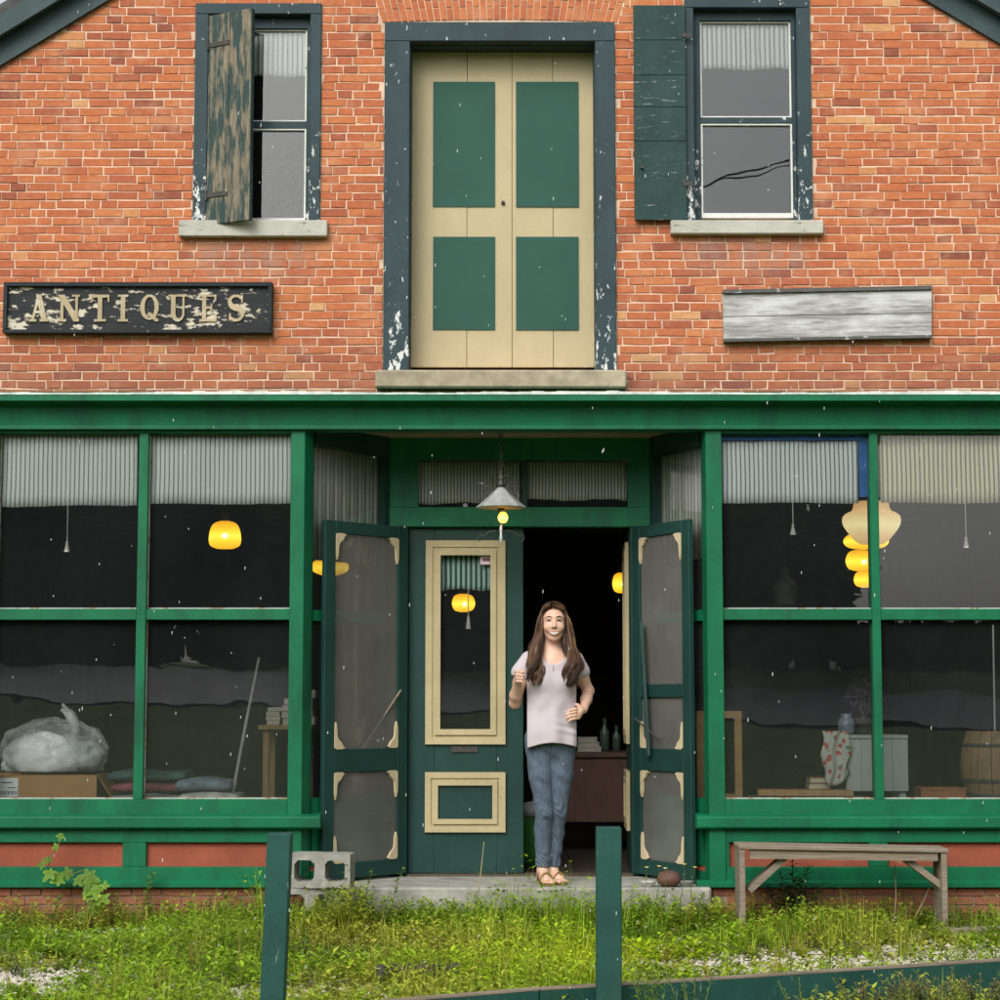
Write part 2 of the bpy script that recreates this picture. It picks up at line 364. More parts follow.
# ------------------------------------------------------------------ ground (one sheet to the horizon), road, far wood
def gh(x, y):
    d = -y
    z = 0.0
    if d > 13: z = 0.85*((min(d, 30)-13)/17)**1.2
    if d > 30: z += 1.3*(min(d, 42)-30)/12
    if d > 42: z += 0.02*(d-42)
    if d > 0: z += 0.012*math.sin(x*2.1+1)*math.sin(y*1.7)
    return z
def ground_sheet():
    mb = MB()
    xs = [-400, -150, -60, -30, -16, -9]+[-6+i*0.5 for i in range(25)]+[9, 16, 30, 60, 150, 400]
    ys = [-500, -200, -90, -60, -50, -44, -42, -38, -34, -30, -27, -24, -21, -18, -16, -14, -13, -12, -10, -8, -7]+[-6+i*0.4 for i in range(15)]+[0.0, 0.3, 6, 12, 40, 150, 400]
    for y in ys:
        for x in xs: mb.v.append((x, y, gh(x, y) if y < 0 else -0.02))
    n = len(xs)
    for j in range(len(ys)-1):
        for i in range(n-1): mb.f.append((j*n+i, j*n+i+1, (j+1)*n+i+1, (j+1)*n+i)); mb.mi.append(0)
    t = NT('ground_soil')
    a = t.ramp(t.noise(1.3, 6, 0.65), [(0.35, (0.075, 0.105, 0.022)), (0.55, (0.13, 0.15, 0.038)), (0.7, (0.20, 0.18, 0.09))])
    a = t.mix(0.5, a, t.ramp(t.noise(40, 5, 0.7), [(0.3, (0.05, 0.055, 0.02)), (0.7, (0.24, 0.22, 0.13))]))
    sy = t.n('ShaderNodeSeparateXYZ'); t.l(t.tc.outputs['Object'], sy.inputs[0])
    lawn = t.ramp(t.noise(0.6, 6, 0.7), [(0.3, (0.085, 0.145, 0.030)), (0.7, (0.15, 0.21, 0.05))])
    a = t.mix(t.math('MULTIPLY', t.math('SUBTRACT', -6.0, sy.outputs[1]), 0.5, True), a, lawn)
    t.color(a); t.bump(t.noise(30, 6, 0.7), 0.8, 0.03); t.set(Roughness=0.95)
    tag(mb.build('ground', t.m, None, True), 'weedy ground in front of the shop', None, None, 'structure')
    r = MB()
    xs_ = [-160, -60, -45, -36, -28, -20, -12, -6, 0, 6, 12, 18, 24, 28, 36, 60, 160]; nn = len(xs_)
    for j in range(17):
        for x in xs_:
            y = -31-j*0.5+max(-12, min(9, 0.33*x)); r.v.append((x, y, gh(x, y)+0.05))
    for j in range(16):
        for i in range(nn-1): r.f.append((j*nn+i, (j+1)*nn+i, (j+1)*nn+i+1, j*nn+i+1)); r.mi.append(0)
    tag(r.build('road', plain('asphalt_wet', (0.20, 0.205, 0.21), 0.6, 0.15, 0.5)), 'wet grey road across from the shop', None, None, 'structure')
ground_sheet()

def far_wood():
    """the wooded bank over the road: trunks and leaf masses, seen only mirrored in the panes"""
    vs = []; fs = []; o = 0
    rng = np.random.default_rng(5)
    for i in range(62):
        x = -62+i*2.1+rng.normal(0, 0.8); y = -45+max(-12, min(9, 0.33*x))-rng.uniform(0, 13); base = gh(0, y)
        h = rng.uniform(8.5, 12.5)
        if i == 34: x = 7.4
        if 9.6 < x < 22: h *= 0.13
        n = 2400
        p = rng.normal(0, 1, (n, 3)); p /= np.linalg.norm(p, axis=1)[:, None]; p *= rng.uniform(0.3, 1, (n, 1))**0.4
        p = p*np.array([2.8, 2.6, h*0.55])+np.array([x, y, base+h*0.46])
        a = rng.normal(0, 1, (n, 3)); a /= np.linalg.norm(a, axis=1)[:, None]; b = np.cross(a, rng.normal(0, 1, (n, 3))); b /= np.linalg.norm(b, axis=1)[:, None]; s = rng.uniform(0.28, 0.52, (n, 1))
        vs.append(np.stack([p-a*s, p+b*s*0.7, p+a*s, p-b*s*0.7], 1).reshape(-1, 3))
    vs = np.concatenate(vs); m = MB(); m.v = vs.tolist(); m.f = np.arange(len(vs)).reshape(-1, 4).tolist(); m.mi = [0]*len(m.f)
    tag(m.build('forest', plain('far_foliage', (0.035, 0.055, 0.022), 0.8, 0.5, 0.5)), 'dark wood on the bank across the road', 'forest', None, 'stuff')
far_wood()
def overhead_cable():
    """service cable strung along the street, seen mirrored in the upper panes"""
    d = 30.0; k = d/12.0
    A = at(500, 236); Bq = at(790, 165); sl = (Bq[1]-A[1])/(Bq[0]-A[0])
    o = thing('overhead_cable', (0, 12-d, 0), 'twisted black service cable strung high across the street', 'cable')
    for q in (-1, 1):
        pts = []
        for i in range(60):
            x = -26+52*i/59; pts.append((x, 12-d+0.1*q, 1.32+k*(A[1]-1.32)+sl*x+0.0035*x*x+0.08*q*math.sin(x*1.1)))
        MB().tube(pts, 0.013 if q > 0 else 0.018, 5).build('strand', plain('cable_black', (0.05, 0.05, 0.055), 0.6) if 'cable_black' not in MATS else MATS['cable_black'], o, True)
overhead_cable()

# ------------------------------------------------------------------ the building
BLD = thing('shop_building', (0, 0, 0), 'old red brick antique shop with dark green wooden storefront and gable', 'building')

# openings in the upper wall (outer edges of the wooden trims)
LW = RC(194.5, 321, 4, 222); RW = RC(685, 811, -1, 222); LD = RC(384, 615.5, 23, 371)
OPEN = [LW, RW, LD]
Z_WB = Z(406)
# rake lines (lower edge of the frieze boards) in wall-plane metres
_a = at(0, 68); _b = at(112, 0); _c = at(922, 0); _d = at(1000, 46)
SL = (_b[1]-_a[1])/(_b[0]-_a[0]); SR = (_d[1]-_c[1])/(_d[0]-_c[0])
def rakeL(x): return _a[1]+SL*(x-_a[0])
def rakeR(x): return _c[1]+SR*(x-_c[0])
def under_rake(x, z, m=0.0): return z < rakeL(x)+m and z < rakeR(x)+m
APX = (_c[1]-SR*_c[0]-_a[1]+SL*_a[0])/(SL-SR); APZ = rakeL(APX)

def wall_mesh(mb, x0, x1, z0, z1, opens, y0, y1):
    xs = sorted({x0, x1}|{q for o in opens for q in o[:2]}); zs = sorted({z0, z1}|{q for o in opens for q in o[2:]})
    solid = lambda i, j: 0 <= i < len(xs)-1 and 0 <= j < len(zs)-1 and not any(o[0]-1e-6 <= (xs[i]+xs[i+1])/2 <= o[1]+1e-6 and o[2]-1e-6 <= (zs[j]+zs[j+1])/2 <= o[3]+1e-6 for o in opens)
    for i in range(len(xs)-1):
        for j in range(len(zs)-1):
            if not solid(i, j): continue
            a, b, c, d = xs[i], xs[i+1], zs[j], zs[j+1]
            mb.add([(a, y0, c), (b, y0, c), (b, y0, d), (a, y0, d)], [(0, 1, 2, 3)])
            mb.add([(a, y1, c), (b, y1, c), (b, y1, d), (a, y1, d)], [(3, 2, 1, 0)])
            if not solid(i-1, j): mb.add([(a, y0, c), (a, y1, c), (a, y1, d), (a, y0, d)], [(3, 2, 1, 0)])
            if not solid(i+1, j): mb.add([(b, y0, c), (b, y1, c), (b, y1, d), (b, y0, d)], [(0, 1, 2, 3)])
            if not solid(i, j-1): mb.add([(a, y0, c), (b, y0, c), (b, y1, c), (a, y1, c)], [(3, 2, 1, 0)])
            if not solid(i, j+1): mb.add([(a, y0, d), (b, y0, d), (b, y1, d), (a, y1, d)], [(0, 1, 2, 3)])
wm = MB(); wall_mesh(wm, -XE, XE, Z_WB, APZ+0.3, OPEN, 0.0035, 0.30)
WALL = wm.build('wall', MORTAR, BLD)
_bm = bmesh.new(); _bm.from_mesh(WALL.data)
for s_, c_ in ((SL, _a), (SR, _c)):
    no = Vector((-s_, 0, 1)).normalized()
    bmesh.ops.bisect_plane(_bm, geom=_bm.verts[:]+_bm.edges[:]+_bm.faces[:], plane_co=(c_[0], 0, c_[1]+0.10), plane_no=no, clear_outer=True)
_bm.to_mesh(WALL.data); _bm.free()

# bricks: Flemish bond
BH, BJ, BS, BHD = 0.0530, 0.0080, 0.1815, 0.0975     # course, joint, stretcher+joint, header+joint
def brick_verts(w, h, rng, proud):
    """front shell of one brick, centred: 12 verts, 9 faces"""
    c = 0.0022; j = lambda s=0.0016: rng.gauss(0, s)
    dz = h/2; dx = w/2; vs = []
    cor = [(-dx+j(), -dz+j()), (dx+j(), -dz+j()), (dx+j(), dz+j()), (-dx+j(), dz+j())]
    for x, z in cor: vs.append((x, 0.013, z))
    for x, z in cor: vs.append((x, -proud+0.0022, z))
    for (x, z), (sx, sz) in zip(cor, ((1, 1), (-1, 1), (-1, -1), (1, -1))): vs.append((x+sx*c, -proud+j(0.0007), z+sz*c))
    fs = [(8, 9, 10, 11)]
    for k in range(4):
        n = (k+1) % 4; fs.append((k, n, 4+n, 4+k)); fs.append((4+k, 4+n, 8+n, 8+k))
    return vs, fs
brng = random.Random(21)
def tone():
    u = brng.random()
    if u < 0.05: return brng.uniform(0.07, 0.19)
    if u < 0.20: return brng.uniform(0.2, 0.34)
    if u < 0.968: return min(0.80, max(0.25, brng.gauss(0.52, 0.12)))
    return brng.uniform(0.86, 0.99)
AZ0 = LD[3]; AZ1 = LD[3]+0.215      # brick arch over the loft doors
def arch_half(z): return (LD[1]-LD[0])/2+0.02+(z-AZ0)*0.30
ACX = (LD[0]+LD[1])/2
full = []; cut = []
zc = Z_WB+BH/2; k = 0
while zc < APZ+0.15:
    x = -XE-BS+(k % 2)*(BS+BHD)/2+brng.uniform(-0.012, 0.012); st = True
    segs = [(-XE+0.002, XE-0.002)]
    blk = [(o[0]-0.003, o[1]+0.003) for o in OPEN if zc+BH/2 > o[2]+0.004 and zc-BH*0.05 < o[3]]
    if AZ0-0.01 < zc < AZ1+0.01: blk.append((ACX-arch_half(zc), ACX+arch_half(zc)))
    for b0, b1 in blk:
        ns = []
        for s0, s1 in segs:
            if b1 <= s0 or b0 >= s1: ns.append((s0, s1)); continue
            if b0 > s0: ns.append((s0, b0))
            if b1 < s1: ns.append((b1, s1))
        segs = ns
    while x < XE:
        w = (BS if st else BHD)*brng.uniform(0.965, 1.035)
        a, b = x+BJ/2, x+w-BJ/2; x += w; isst = st; st = not st
        if brng.random() < 0.035: st = not st
        for s0, s1 in segs:
            p, q = max(a, s0+0.002), min(b, s1-0.002)
            if q-p < 0.022: continue
            mx = (p+q)/2
            if not under_rake(p, zc, 0.09) or not under_rake(q, zc, 0.09): continue
            wob = 0.0016*math.sin(mx*1.7+k)+brng.gauss(0, 0.0008)
            (full if (isst and q-p > 0.155) else cut).append((mx, zc+wob, q-p, tone()))
    zc += BH*(1+0.006*math.sin(k*1.3)); k += 1
# 300 that show largest become parts of their own: whole stretchers in the frame, lowest courses first
inframe = [b for b in full if abs(b[0]) < 3.0 and b[1] < Z(4)]
inframe.sort(key=lambda b: (round((b[1]-Z_WB)/BH), abs(b[0])))
single = inframe[:300]; ss = set(id(b) for b in single)
VAR = []
for i in range(10):
    vs, fs = brick_verts(0.1735, BH-BJ, brng, brng.uniform(0.0, 0.004)); me = bpy.data.meshes.new('brick'); me.from_pydata(vs, [], fs); me.materials.append(BRICK); me.update(); VAR.append(me)
for mx, z, w, tn in single:
    o = bpy.data.objects.new('brick', brng.choice(VAR)); COL.objects.link(o); o.parent = WALL
    o.location = (mx, 0, z); o.scale = (w/0.1735, 1, 1); o['tone'] = tn
def brick_stuff(lst, name, mat, parent, y=0.0, h=BH-BJ):
    mb = MB(); tn_ = []
    for mx, z, w, tn in lst:
        vs, fs = brick_verts(w, h, brng, brng.uniform(-0.001, 0.004)); mb.add([(a+mx, b+y, c+z) for a, b, c in vs], fs); tn_ += [tn]*12
    mb.tone = tn_; return tag(mb.build(name, mat, parent), None, None, None, 'stuff')
brick_stuff([b for b in full if id(b) not in ss]+cut, 'brick_courses', BRICK, WALL)
# splayed soldier arch: two bricks per voussoir
NA = 36
for i in range(NA):
    u0, u1 = i/NA, (i+1)/NA
    for zz0, zz1 in ((0.004, 0.125), (0.131, 0.212)) if i % 2 else ((0.004, 0.080), (0.086, 0.212)):
        def P(u, zz):
            hw = arch_half(AZ0+zz)-0.004; return (ACX-hw+2*hw*u, AZ0+zz+0.018*math.sin(u*math.pi))
        g = 0.075
        q = [P(u0+(u1-u0)*g, zz0), P(u1-(u1-u0)*g, zz0), P(u1-(u1-u0)*g, zz1), P(u0+(u1-u0)*g, zz1)]
        mb = MB(); pr = brng.uniform(0.0, 0.004)
        cx = sum(p[0] for p in q)/4; cz = sum(p[1] for p in q)/4
        mb.add([(a, 0.013, b) for a, b in q]+[(a, -pr+0.002, b) for a, b in q]+[(cx+(a-cx)*0.94, -pr, cz+(b-cz)*0.97) for a, b in q],
               [(8, 9, 10, 11)]+[f for k_ in range(4) for f in ((k_, (k_+1) % 4, 4+(k_+1) % 4, 4+k_), (4+k_, 4+(k_+1) % 4, 8+(k_+1) % 4, 8+k_))])
        o = mb.build('arch_brick', BRICK, WALL); o['tone'] = brng.choice([0.4, 0.5, 0.55, 0.62, 0.7, 0.3])

# outer shell of the house behind the front, roof
sh = MB()
sh.box(-XE, -XE+0.25, 0.31, 9.6, -0.02, rakeL(-XE)+0.27).box(XE-0.25, XE, 0.31, 9.6, -0.02, rakeR(XE)+0.27)
sh.box(-XE, XE, 9.6, 9.85, -0.02, rakeL(-XE)+0.26)
sh.build('shell_wall', plain('shell_brick', (0.30, 0.10, 0.06), 0.9, 0.3, 6), BLD)
gb = MB(); gb.prism_y([(-XE, rakeL(-XE)+0.262), (XE, rakeR(XE)+0.262), (APX, APZ+0.27)], 9.6, 9.85); gb.build('gable_wall', MATS['shell_brick'], BLD)
ROOFM = plain('roof_shingle', (0.07, 0.07, 0.07), 0.9, 0.3, 12)
RT = 0.255                                   # rise of roof deck over the frieze's lower edge
def roof_side(sign, slope, rk, xe):
    ex = xe+sign*0.35
    z = lambda x, d: rk(x)+d
    mb = MB()
    mb.hexa([(APX, -0.11, z(APX, RT+0.03)), (ex, -0.11, z(ex, RT+0.03)), (ex, 10.0, z(ex, RT+0.03)), (APX, 10.0, z(APX, RT+0.03)),
             (APX, -0.11, z(APX, RT+0.10)), (ex, -0.11, z(ex, RT+0.10)), (ex, 10.0, z(ex, RT+0.10)), (APX, 10.0, z(APX, RT+0.10))])
    r = mb.build('roof', ROOFM, BLD)
    fr = MB(); fr.prism_y([(APX, z(APX, 0)), (ex, z(ex, 0)), (ex, z(ex, 0.215)), (APX, z(APX, 0.215))], -0.035, 0.008); fr.build('frieze_board', RAKE, r)
    bd = MB(); bd.prism_y([(APX, z(APX, 0.185)), (ex, z(ex, 0.185)), (ex, z(ex, 0.225)), (APX, z(APX, 0.225))], -0.060, -0.037); bd.build('bed_moulding', RAKE, r)
    so = MB(); so.hexa([(APX, -0.08, z(APX, 0.228)), (ex, -0.08, z(ex, 0.228)), (ex, -0.002, z(ex, 0.228)), (APX, -0.002, z(APX, 0.228)),
                        (APX, -0.08, z(APX, RT+0.027)), (ex, -0.08, z(ex, RT+0.027)), (ex, -0.002, z(ex, RT+0.027)), (APX, -0.002, z(APX, RT+0.027))]); so.build('soffit', RAKE, r)
    fa = MB(); fa.prism_y([(APX, z(APX, 0.15)), (ex, z(ex, 0.15)), (ex, z(ex, RT+0.025)), (APX, z(APX, RT+0.025))], -0.122, -0.083); fa.build('barge_board', RAKE, r)
roof_side(-1, SL, rakeL, -XE); roof_side(1, SR, rakeR, XE)

# ------------------------------------------------------------------ upper sash windows
TICK_U = stripes('curtain_ticking', (0.90, 0.93, 0.88), (0.22, 0.27, 0.25), 0.030, 0.62)
def sash_window(o, gx0, gx1, panes, name_label, curtain_py, trims):
    """o: opening rect; gx0, gx1: glass px; panes: (top py, bottom py) pairs"""
    w = empty('window', ((o[0]+o[1])/2, 0, o[2]), BLD); tag(w, name_label)
    tl, tr, tt = trims
    x0, x1, z0, z1 = o
    t = MB().box(x0, x1, -0.018, 0.10, z1-tt, z1).box(x0, x0+tl, -0.018, 0.10, z0, z1-tt).box(x1-tr, x1, -0.018, 0.10, z0, z1-tt)
    t.build('frame', SLATE, w, bevel=0.004)
    YG = 0.085
    zA0, zA1 = Z(panes[0][1], YG), Z(panes[0][0], YG); zB0, zB1 = Z(panes[1][1], YG), Z(panes[1][0], YG)
    a, b = X(gx0, 120, YG), X(gx1, 120, YG); ix0, ix1 = x0+tl, x1-tr
    # box liner and upper sash
    s = MB().box(ix0+0.002, a-0.012, 0.05, 0.13, z0+0.002, z1-tt-0.002).box(b+0.012, ix1-0.002, 0.05, 0.13, z0+0.002, z1-tt-0.002).box(a-0.012, b+0.012, 0.05, 0.13, zA1+0.012, z1-tt-0.002)
    s.build('liner', SLATE, w)
    frame_rect(a-0.011, b+0.011, zA0-0.004, zA1+0.011, 0.011, 0.070, 0.112).build('sash', SASHW, w)
    B(a-0.011, b+0.011, 0.054, 0.110, zB1+0.010, zA0-0.005).build('meeting_rail', SLATE, w)
    frame_rect(a-0.011, b+0.011, max(z0+0.003, zB0-0.03), zB1+0.009, 0.011, 0.060, 0.104, wb=max(0.012, min(zB0-z0-0.004, 0.030))).build('sash', SASHW, w)
    B(a, b, YG, YG+0.004, zA0+0.007, zA1).build('pane', GLASSU, w)
    B(a, b, YG-0.004, YG, max(z0+0.003, zB0-0.03)+max(0.012, min(zB0-z0-0.004, 0.030)), zB1-0.002).build('pane', GLASSU, w)
    # gathered ticking curtain behind the upper pane
    return w, a, b, zA1
def sill(parent, r, y0, y1, mat, name='sill'):
    B(r[0], r[1], y0, y1, r[2], r[3]).build(name, mat, parent, bevel=0.005)
WL, la, lb, lz = sash_window(LW, 240, 305, ((32, 122), (131, 219)), 'upper sash window with a half open weathered shutter', 76, (X(208, 100)-LW[0], LW[1]-X(310, 100), 0.068))
sill(WL, (X(180, 230), X(328, 230), Z(236, -0.06), LW[2]-0.002), -0.06, 0.16, SILLW)
WR, ra, rb, rz = sash_window(RW, 702, 789.5, ((24, 118), (126, 214)), 'upper sash window with one shutter folded back on the bricks', 68, (X(694, 100)-RW[0], RW[1]-X(797, 100), 0.060))
sill(WR, (X(670, 228), X(822, 228), Z(233.5, -0.06), RW[2]-0.002), -0.06, 0.16, SILLW)

def gathered(name, x0, x1, z0, z1, y, mat, label, waves=9, amp=0.012, cat='curtain', hem=0.006, parent=None):
    n = max(24, int((x1-x0)/0.012)); mb = MB(); rows = 7
    for j in range(rows+1):
        zz = z1+(z0-z1)*j/rows
        for i in range(n+1):
            u = i/n; w = amp*(0.5+0.5*j/rows)*math.sin(u*waves*2*math.pi+0.8*math.sin(u*7))
            mb.v.append((x0+(x1-x0)*u, y+w, zz+(hem*math.sin(u*9+x0*5)+0.4*hem*math.sin(u*31) if j == rows else 0)))
    for j in range(rows):
        for i in range(n): mb.f.append((j*(n+1)+i, (j+1)*(n+1)+i, (j+1)*(n+1)+i+1, j*(n+1)+i+1)); mb.mi.append(0)
    o = mb.build(name, mat, parent, True)
    sol = o.modifiers.new('thick', 'SOLIDIFY'); sol.thickness = 0.002
    if label: tag(o, label, cat)
    return o
gathered('curtain', la-0.03, lb+0.005, Z(77, 0.12), lz+0.01, 0.108, TICK_U, 'short striped curtain in the upper window with the half open shutter', 8)
gathered('curtain', ra-0.005, rb+0.005, Z(70, 0.12), rz+0.01, 0.108, TICK_U, 'short striped curtain in the upper window above the blank board', 11)

# shutters
def shutter_open():
    """half open, hinged on the inner edge of the trim, bare weathered wood with two strap hinges"""
    hx, hy = X(208, 110), -0.022
    z0, z1 = Z(225.5, -0.02), Z(16, -0.02)
    a = math.radians(27); W = 0.315
    s = empty('shutter', (hx, hy, z0), BLD); tag(s, 'weathered wooden shutter standing half open')
    A = (hx, hy); Bp = (hx+W*math.cos(a), hy-W*math.sin(a))
    MB().obox(A, Bp, 0.0, W*0.5-0.001, 0.0, 0.028, z0, z1).build('board', SHUTW, s, bevel=0.003)
    MB().obox(A, Bp, W*0.5+0.001, W, 0.0, 0.028, z0, z1).build('board', SHUTW, s, bevel=0.003)
    for zz in (Z(46, -0.02), Z(196, -0.02)):
        h = MB().obox(A, Bp, -0.01, 0.155, -0.007, -0.001, zz-0.014, zz+0.014)
        h.tube([(A[0], A[1]-0.006, zz-0.03), (A[0], A[1]-0.006, zz+0.03)], 0.010, 8)
        h.build('strap_hinge', plain('rusty_iron', (0.055, 0.05, 0.045), 0.7, 0.5, 30) if 'rusty_iron' not in MATS else MATS['rusty_iron'], s)
    for zz in (z0+0.12, z1-0.14):
        MB().obox(A, Bp, 0.02, W-0.02, 0.030, 0.050, zz-0.05, zz+0.05).build('batten', SHUTG, s)
    MB().obox(A, Bp, W+0.001, W+0.006, 0.0005, 0.0275, z0+0.003, z1-0.003).build('edge', SHUTG, s)
shutter_open()
def shutter_flat():
    r = RC(634, 686, 5, 220, -0.05)
    s = empty('shutter', (r[0], -0.03, r[2]), BLD); tag(s, 'dark green board shutter folded flat against the bricks')
    zs = [r[2], Z(141, -.05), Z(107, -.05), Z(75, -.05), Z(40, -.05), r[3]]
    for i in range(5):
        B(r[0]+RND.uniform(0, .002), r[1]-RND.uniform(0, .002), -0.050-RND.uniform(0, .002), -0.022, zs[i]+0.0012, zs[i+1]-0.0012).build('board', SHUTG, s, bevel=0.0015)
    for px in (646, 674): B(X(px-4, 110), X(px+4, 110), -0.020, -0.006, r[2]+0.03, r[3]-0.03).build('batten', SHUTG, s)
    for py in (38, 186):
        MB().box(r[1]-0.02, r[1]+0.035, -0.058, -0.0535, Z(py+2), Z(py-2)).build('strap_hinge', MATS['rusty_iron'], s)
    mb = MB(); mb.tube([(X(641, 170), -0.075, Z(170)), (X(641, 170), -0.05, Z(170))], 0.009, 8); mb.build('stay_knob', MATS['rusty_iron'], s)
shutter_flat()

# ------------------------------------------------------------------ loft doors
def loft():
    x0, x1, z0, z1 = LD
    d = empty('loft_door', (ACX, 0, z0), BLD); tag(d, 'cream loft doors with four dark green panels')
    tl = X(409.5, 200)-x0; tr = x1-X(595.5, 200); tt = z1-Z(42)
    m = MB().box(x0, x1, -0.02, 0.06, z1-tt, z1).box(x0, x0+tl, -0.02, 0.06, z0, z1-tt).box(x1-tr, x1, -0.02, 0.06, z0, z1-tt)
    m.build('frame', SLATE, d, bevel=0.004)
    m = MB().box(x0+0.05, x0+tl+0.006, 0.062, 0.24, z0, z1-tt).box(x1-tr-0.004, x1-0.05, 0.062, 0.24, z0, z1-tt).box(x0+0.05, x1-0.05, 0.062, 0.24, z1-tt-0.004, z1-0.02)
    m.build('reveal', SLATE, d)
    YD = 0.19
    gx = [X(p, 200, YD) for p in (410, 467, 512, 553, 598)]
    for i in range(4):
        B(gx[i]+0.0015, gx[i+1]-0.0015, YD+0.001*i, YD+0.04, Z(367, YD), Z(50, YD)).build('board', CREAM, d, bevel=0.001)
    for (a, b) in ((433, 495), (516, 578.5)):
        for (c, e) in ((82, 207), (237, 330)):
            r = RC(a, b, c, e, YD); B(r[0], r[1], YD-0.006, YD-0.0005, r[2], r[3]).build('panel', LOFTG, d)
    mb = MB(); mb.lathe([(0.0, 0.018), (0.012, 0.014), (0.012, 0.0)], (0, 0, 0), 10)
    mb.v = [(v[0]+X(503, 203, YD), YD-v[2], v[1]+Z(203, YD)) for v in mb.v]; mb.build('knob', MATS['rusty_iron'], d)
    r = RC(375, 627, 369.5, 388, -0.07)
    mb = MB().box(r[0], r[1], -0.07, 0.26, r[2], r[3]); mb.build('sill', STONE, d, bevel=0.012, jit=0.002)
loft()

# ------------------------------------------------------------------ cornice over the shopfront
def cornice():
    zt = Z(394, -0.19); zl = Z(400.5, -0.19)
    prof = [(-0.19, zt), (-0.19, zl), (-0.17, zl-0.006), (-0.13, zl+0.012), (-0.10, zl-0.004), (-0.075, zl-0.02), (-0.062, Z(424, -0.06)), (-0.075, Z(425, -0.07)), (-0.075, Z(429, -0.07)), (0.10, Z(429, -0.07)), (0.10, zt+0.02), (0.004, zt+0.045)]
    c = MB().prism_x(prof, -XE-0.1, XE+0.1).build('cornice', GREEN, BLD)
    fl = MB()
    xs = np.linspace(-XE-0.1, XE+0.1, 120)
    for i in range(len(xs)-1):
        h = 0.012+0.006*math.sin(xs[i]*3.1)+RND.uniform(-0.003, 0.004)
        fl.box(xs[i], xs[i+1], -0.194, -0.182, zt-0.003, zt+max(0.006, h))
    fl.build('flashing', FLASH, c)
cornice()
# ------------------------------------------------------------------ shopfront bays
YF0, YF1, YGL = -0.03, 0.08, 0.03
XPL = (X(290, 615), X(304, 615)); XPR = (X(706.5, 615), X(722.5, 615))     # corner post fronts
def bay(side, xin, xout, mulls, label):
    """xin: edge next to the entrance, xout: house corner; mulls: px of mullion edges"""
    x0, x1 = min(xin, xout), max(xin, xout)
    w = empty('shop_window', ((x0+x1)/2, 0, Z_SILL), BLD); tag(w, label)
    ms = [(X(a, 615), X(b, 615)) for a, b in mulls]
    B(x0, x1, YF0, YF1, Z_HEAD, Z(428, YF0)).build('head_rail', GREEN, w, bevel=0.003)
    B(x0, x1, YF0-0.012, YF1, Z(815.5, YF0), Z_SILL).build('bottom_rail', GREEN, w, bevel=0.004)
    for a, b in ms: B(a, b, YF0+0.002, YF1-0.002, Z_SILL, Z_HEAD).build('mullion', GREEN, w, bevel=0.003)
    edges = [x0]+[q for m in sorted(ms) for q in m]+[x1]
    for i in range(0, len(edges), 2):
        a, b = edges[i], edges[i+1]
        B(a, b, YF0+0.006, YF1-0.01, Z_BAR0, Z_BAR1).build('glazing_bar', GREEN, w, bevel=0.003)
        pu = SASHW
        # pale putty lines along the panes
        MB().box(a+0.001, b-0.001, YGL-0.012, YGL-0.001, Z_BAR1, Z_BAR1+0.009).build('putty', PUTTY, w)
        MB().box(a+0.001, b-0.001, YGL-0.012, YGL-0.001, Z_SILL, Z_SILL+0.008).build('putty', PUTTY, w)
        if i: MB().box(a, a+0.006, YGL-0.012, YGL-0.001, Z_SILL+0.01, Z_HEAD-0.002).build('putty', PUTTY, w)
        B(a, b, YGL, YGL+0.004, Z_SILL, Z_BAR0).build('pane', GLASS, w)
        B(a, b, YGL, YGL+0.004, Z_BAR1, Z_HEAD).build('pane', GLASS, w)
    return w
PUTTY = paint('old_putty', (0.42, 0.46, 0.40), chip=(0.30, 0.19, 0.11), thr=0.55, cscale=12, rough=0.8, vary=0.3)
ML = [(137, 146.5), (-13, -4), (-165, -156)]; MR = [(871.5, 880), (1030, 1039), (1185, 1194)]
bay(-1, XPL[0], -XE, ML, 'large shop window with a bagged bundle and lamp behind it')
bay(1, XPR[1], XE, MR, 'large shop window with barrel and planter behind it')

# corner posts with their splayed inner faces
PL_IN = (X(312, 615, 0.08), 0.10); PR_IN = (X(703, 615, 0.08), 0.10)
zt_ = Z(428, YF0)
MB().prism_z([(XPL[0], YF0-0.012), (XPL[1], YF0-0.012), (PL_IN[0], 0.06), PL_IN, (XPL[0], 0.10)], Z_BRB, zt_).build('corner_post', GREEN, BLD, bevel=0.003)
MB().prism_z([(XPR[1], YF0-0.012), (XPR[1], 0.10), PR_IN, (PR_IN[0], 0.06), (XPR[0], YF0-0.012)], Z_BRB, zt_).build('corner_post', GREEN, BLD, bevel=0.003)

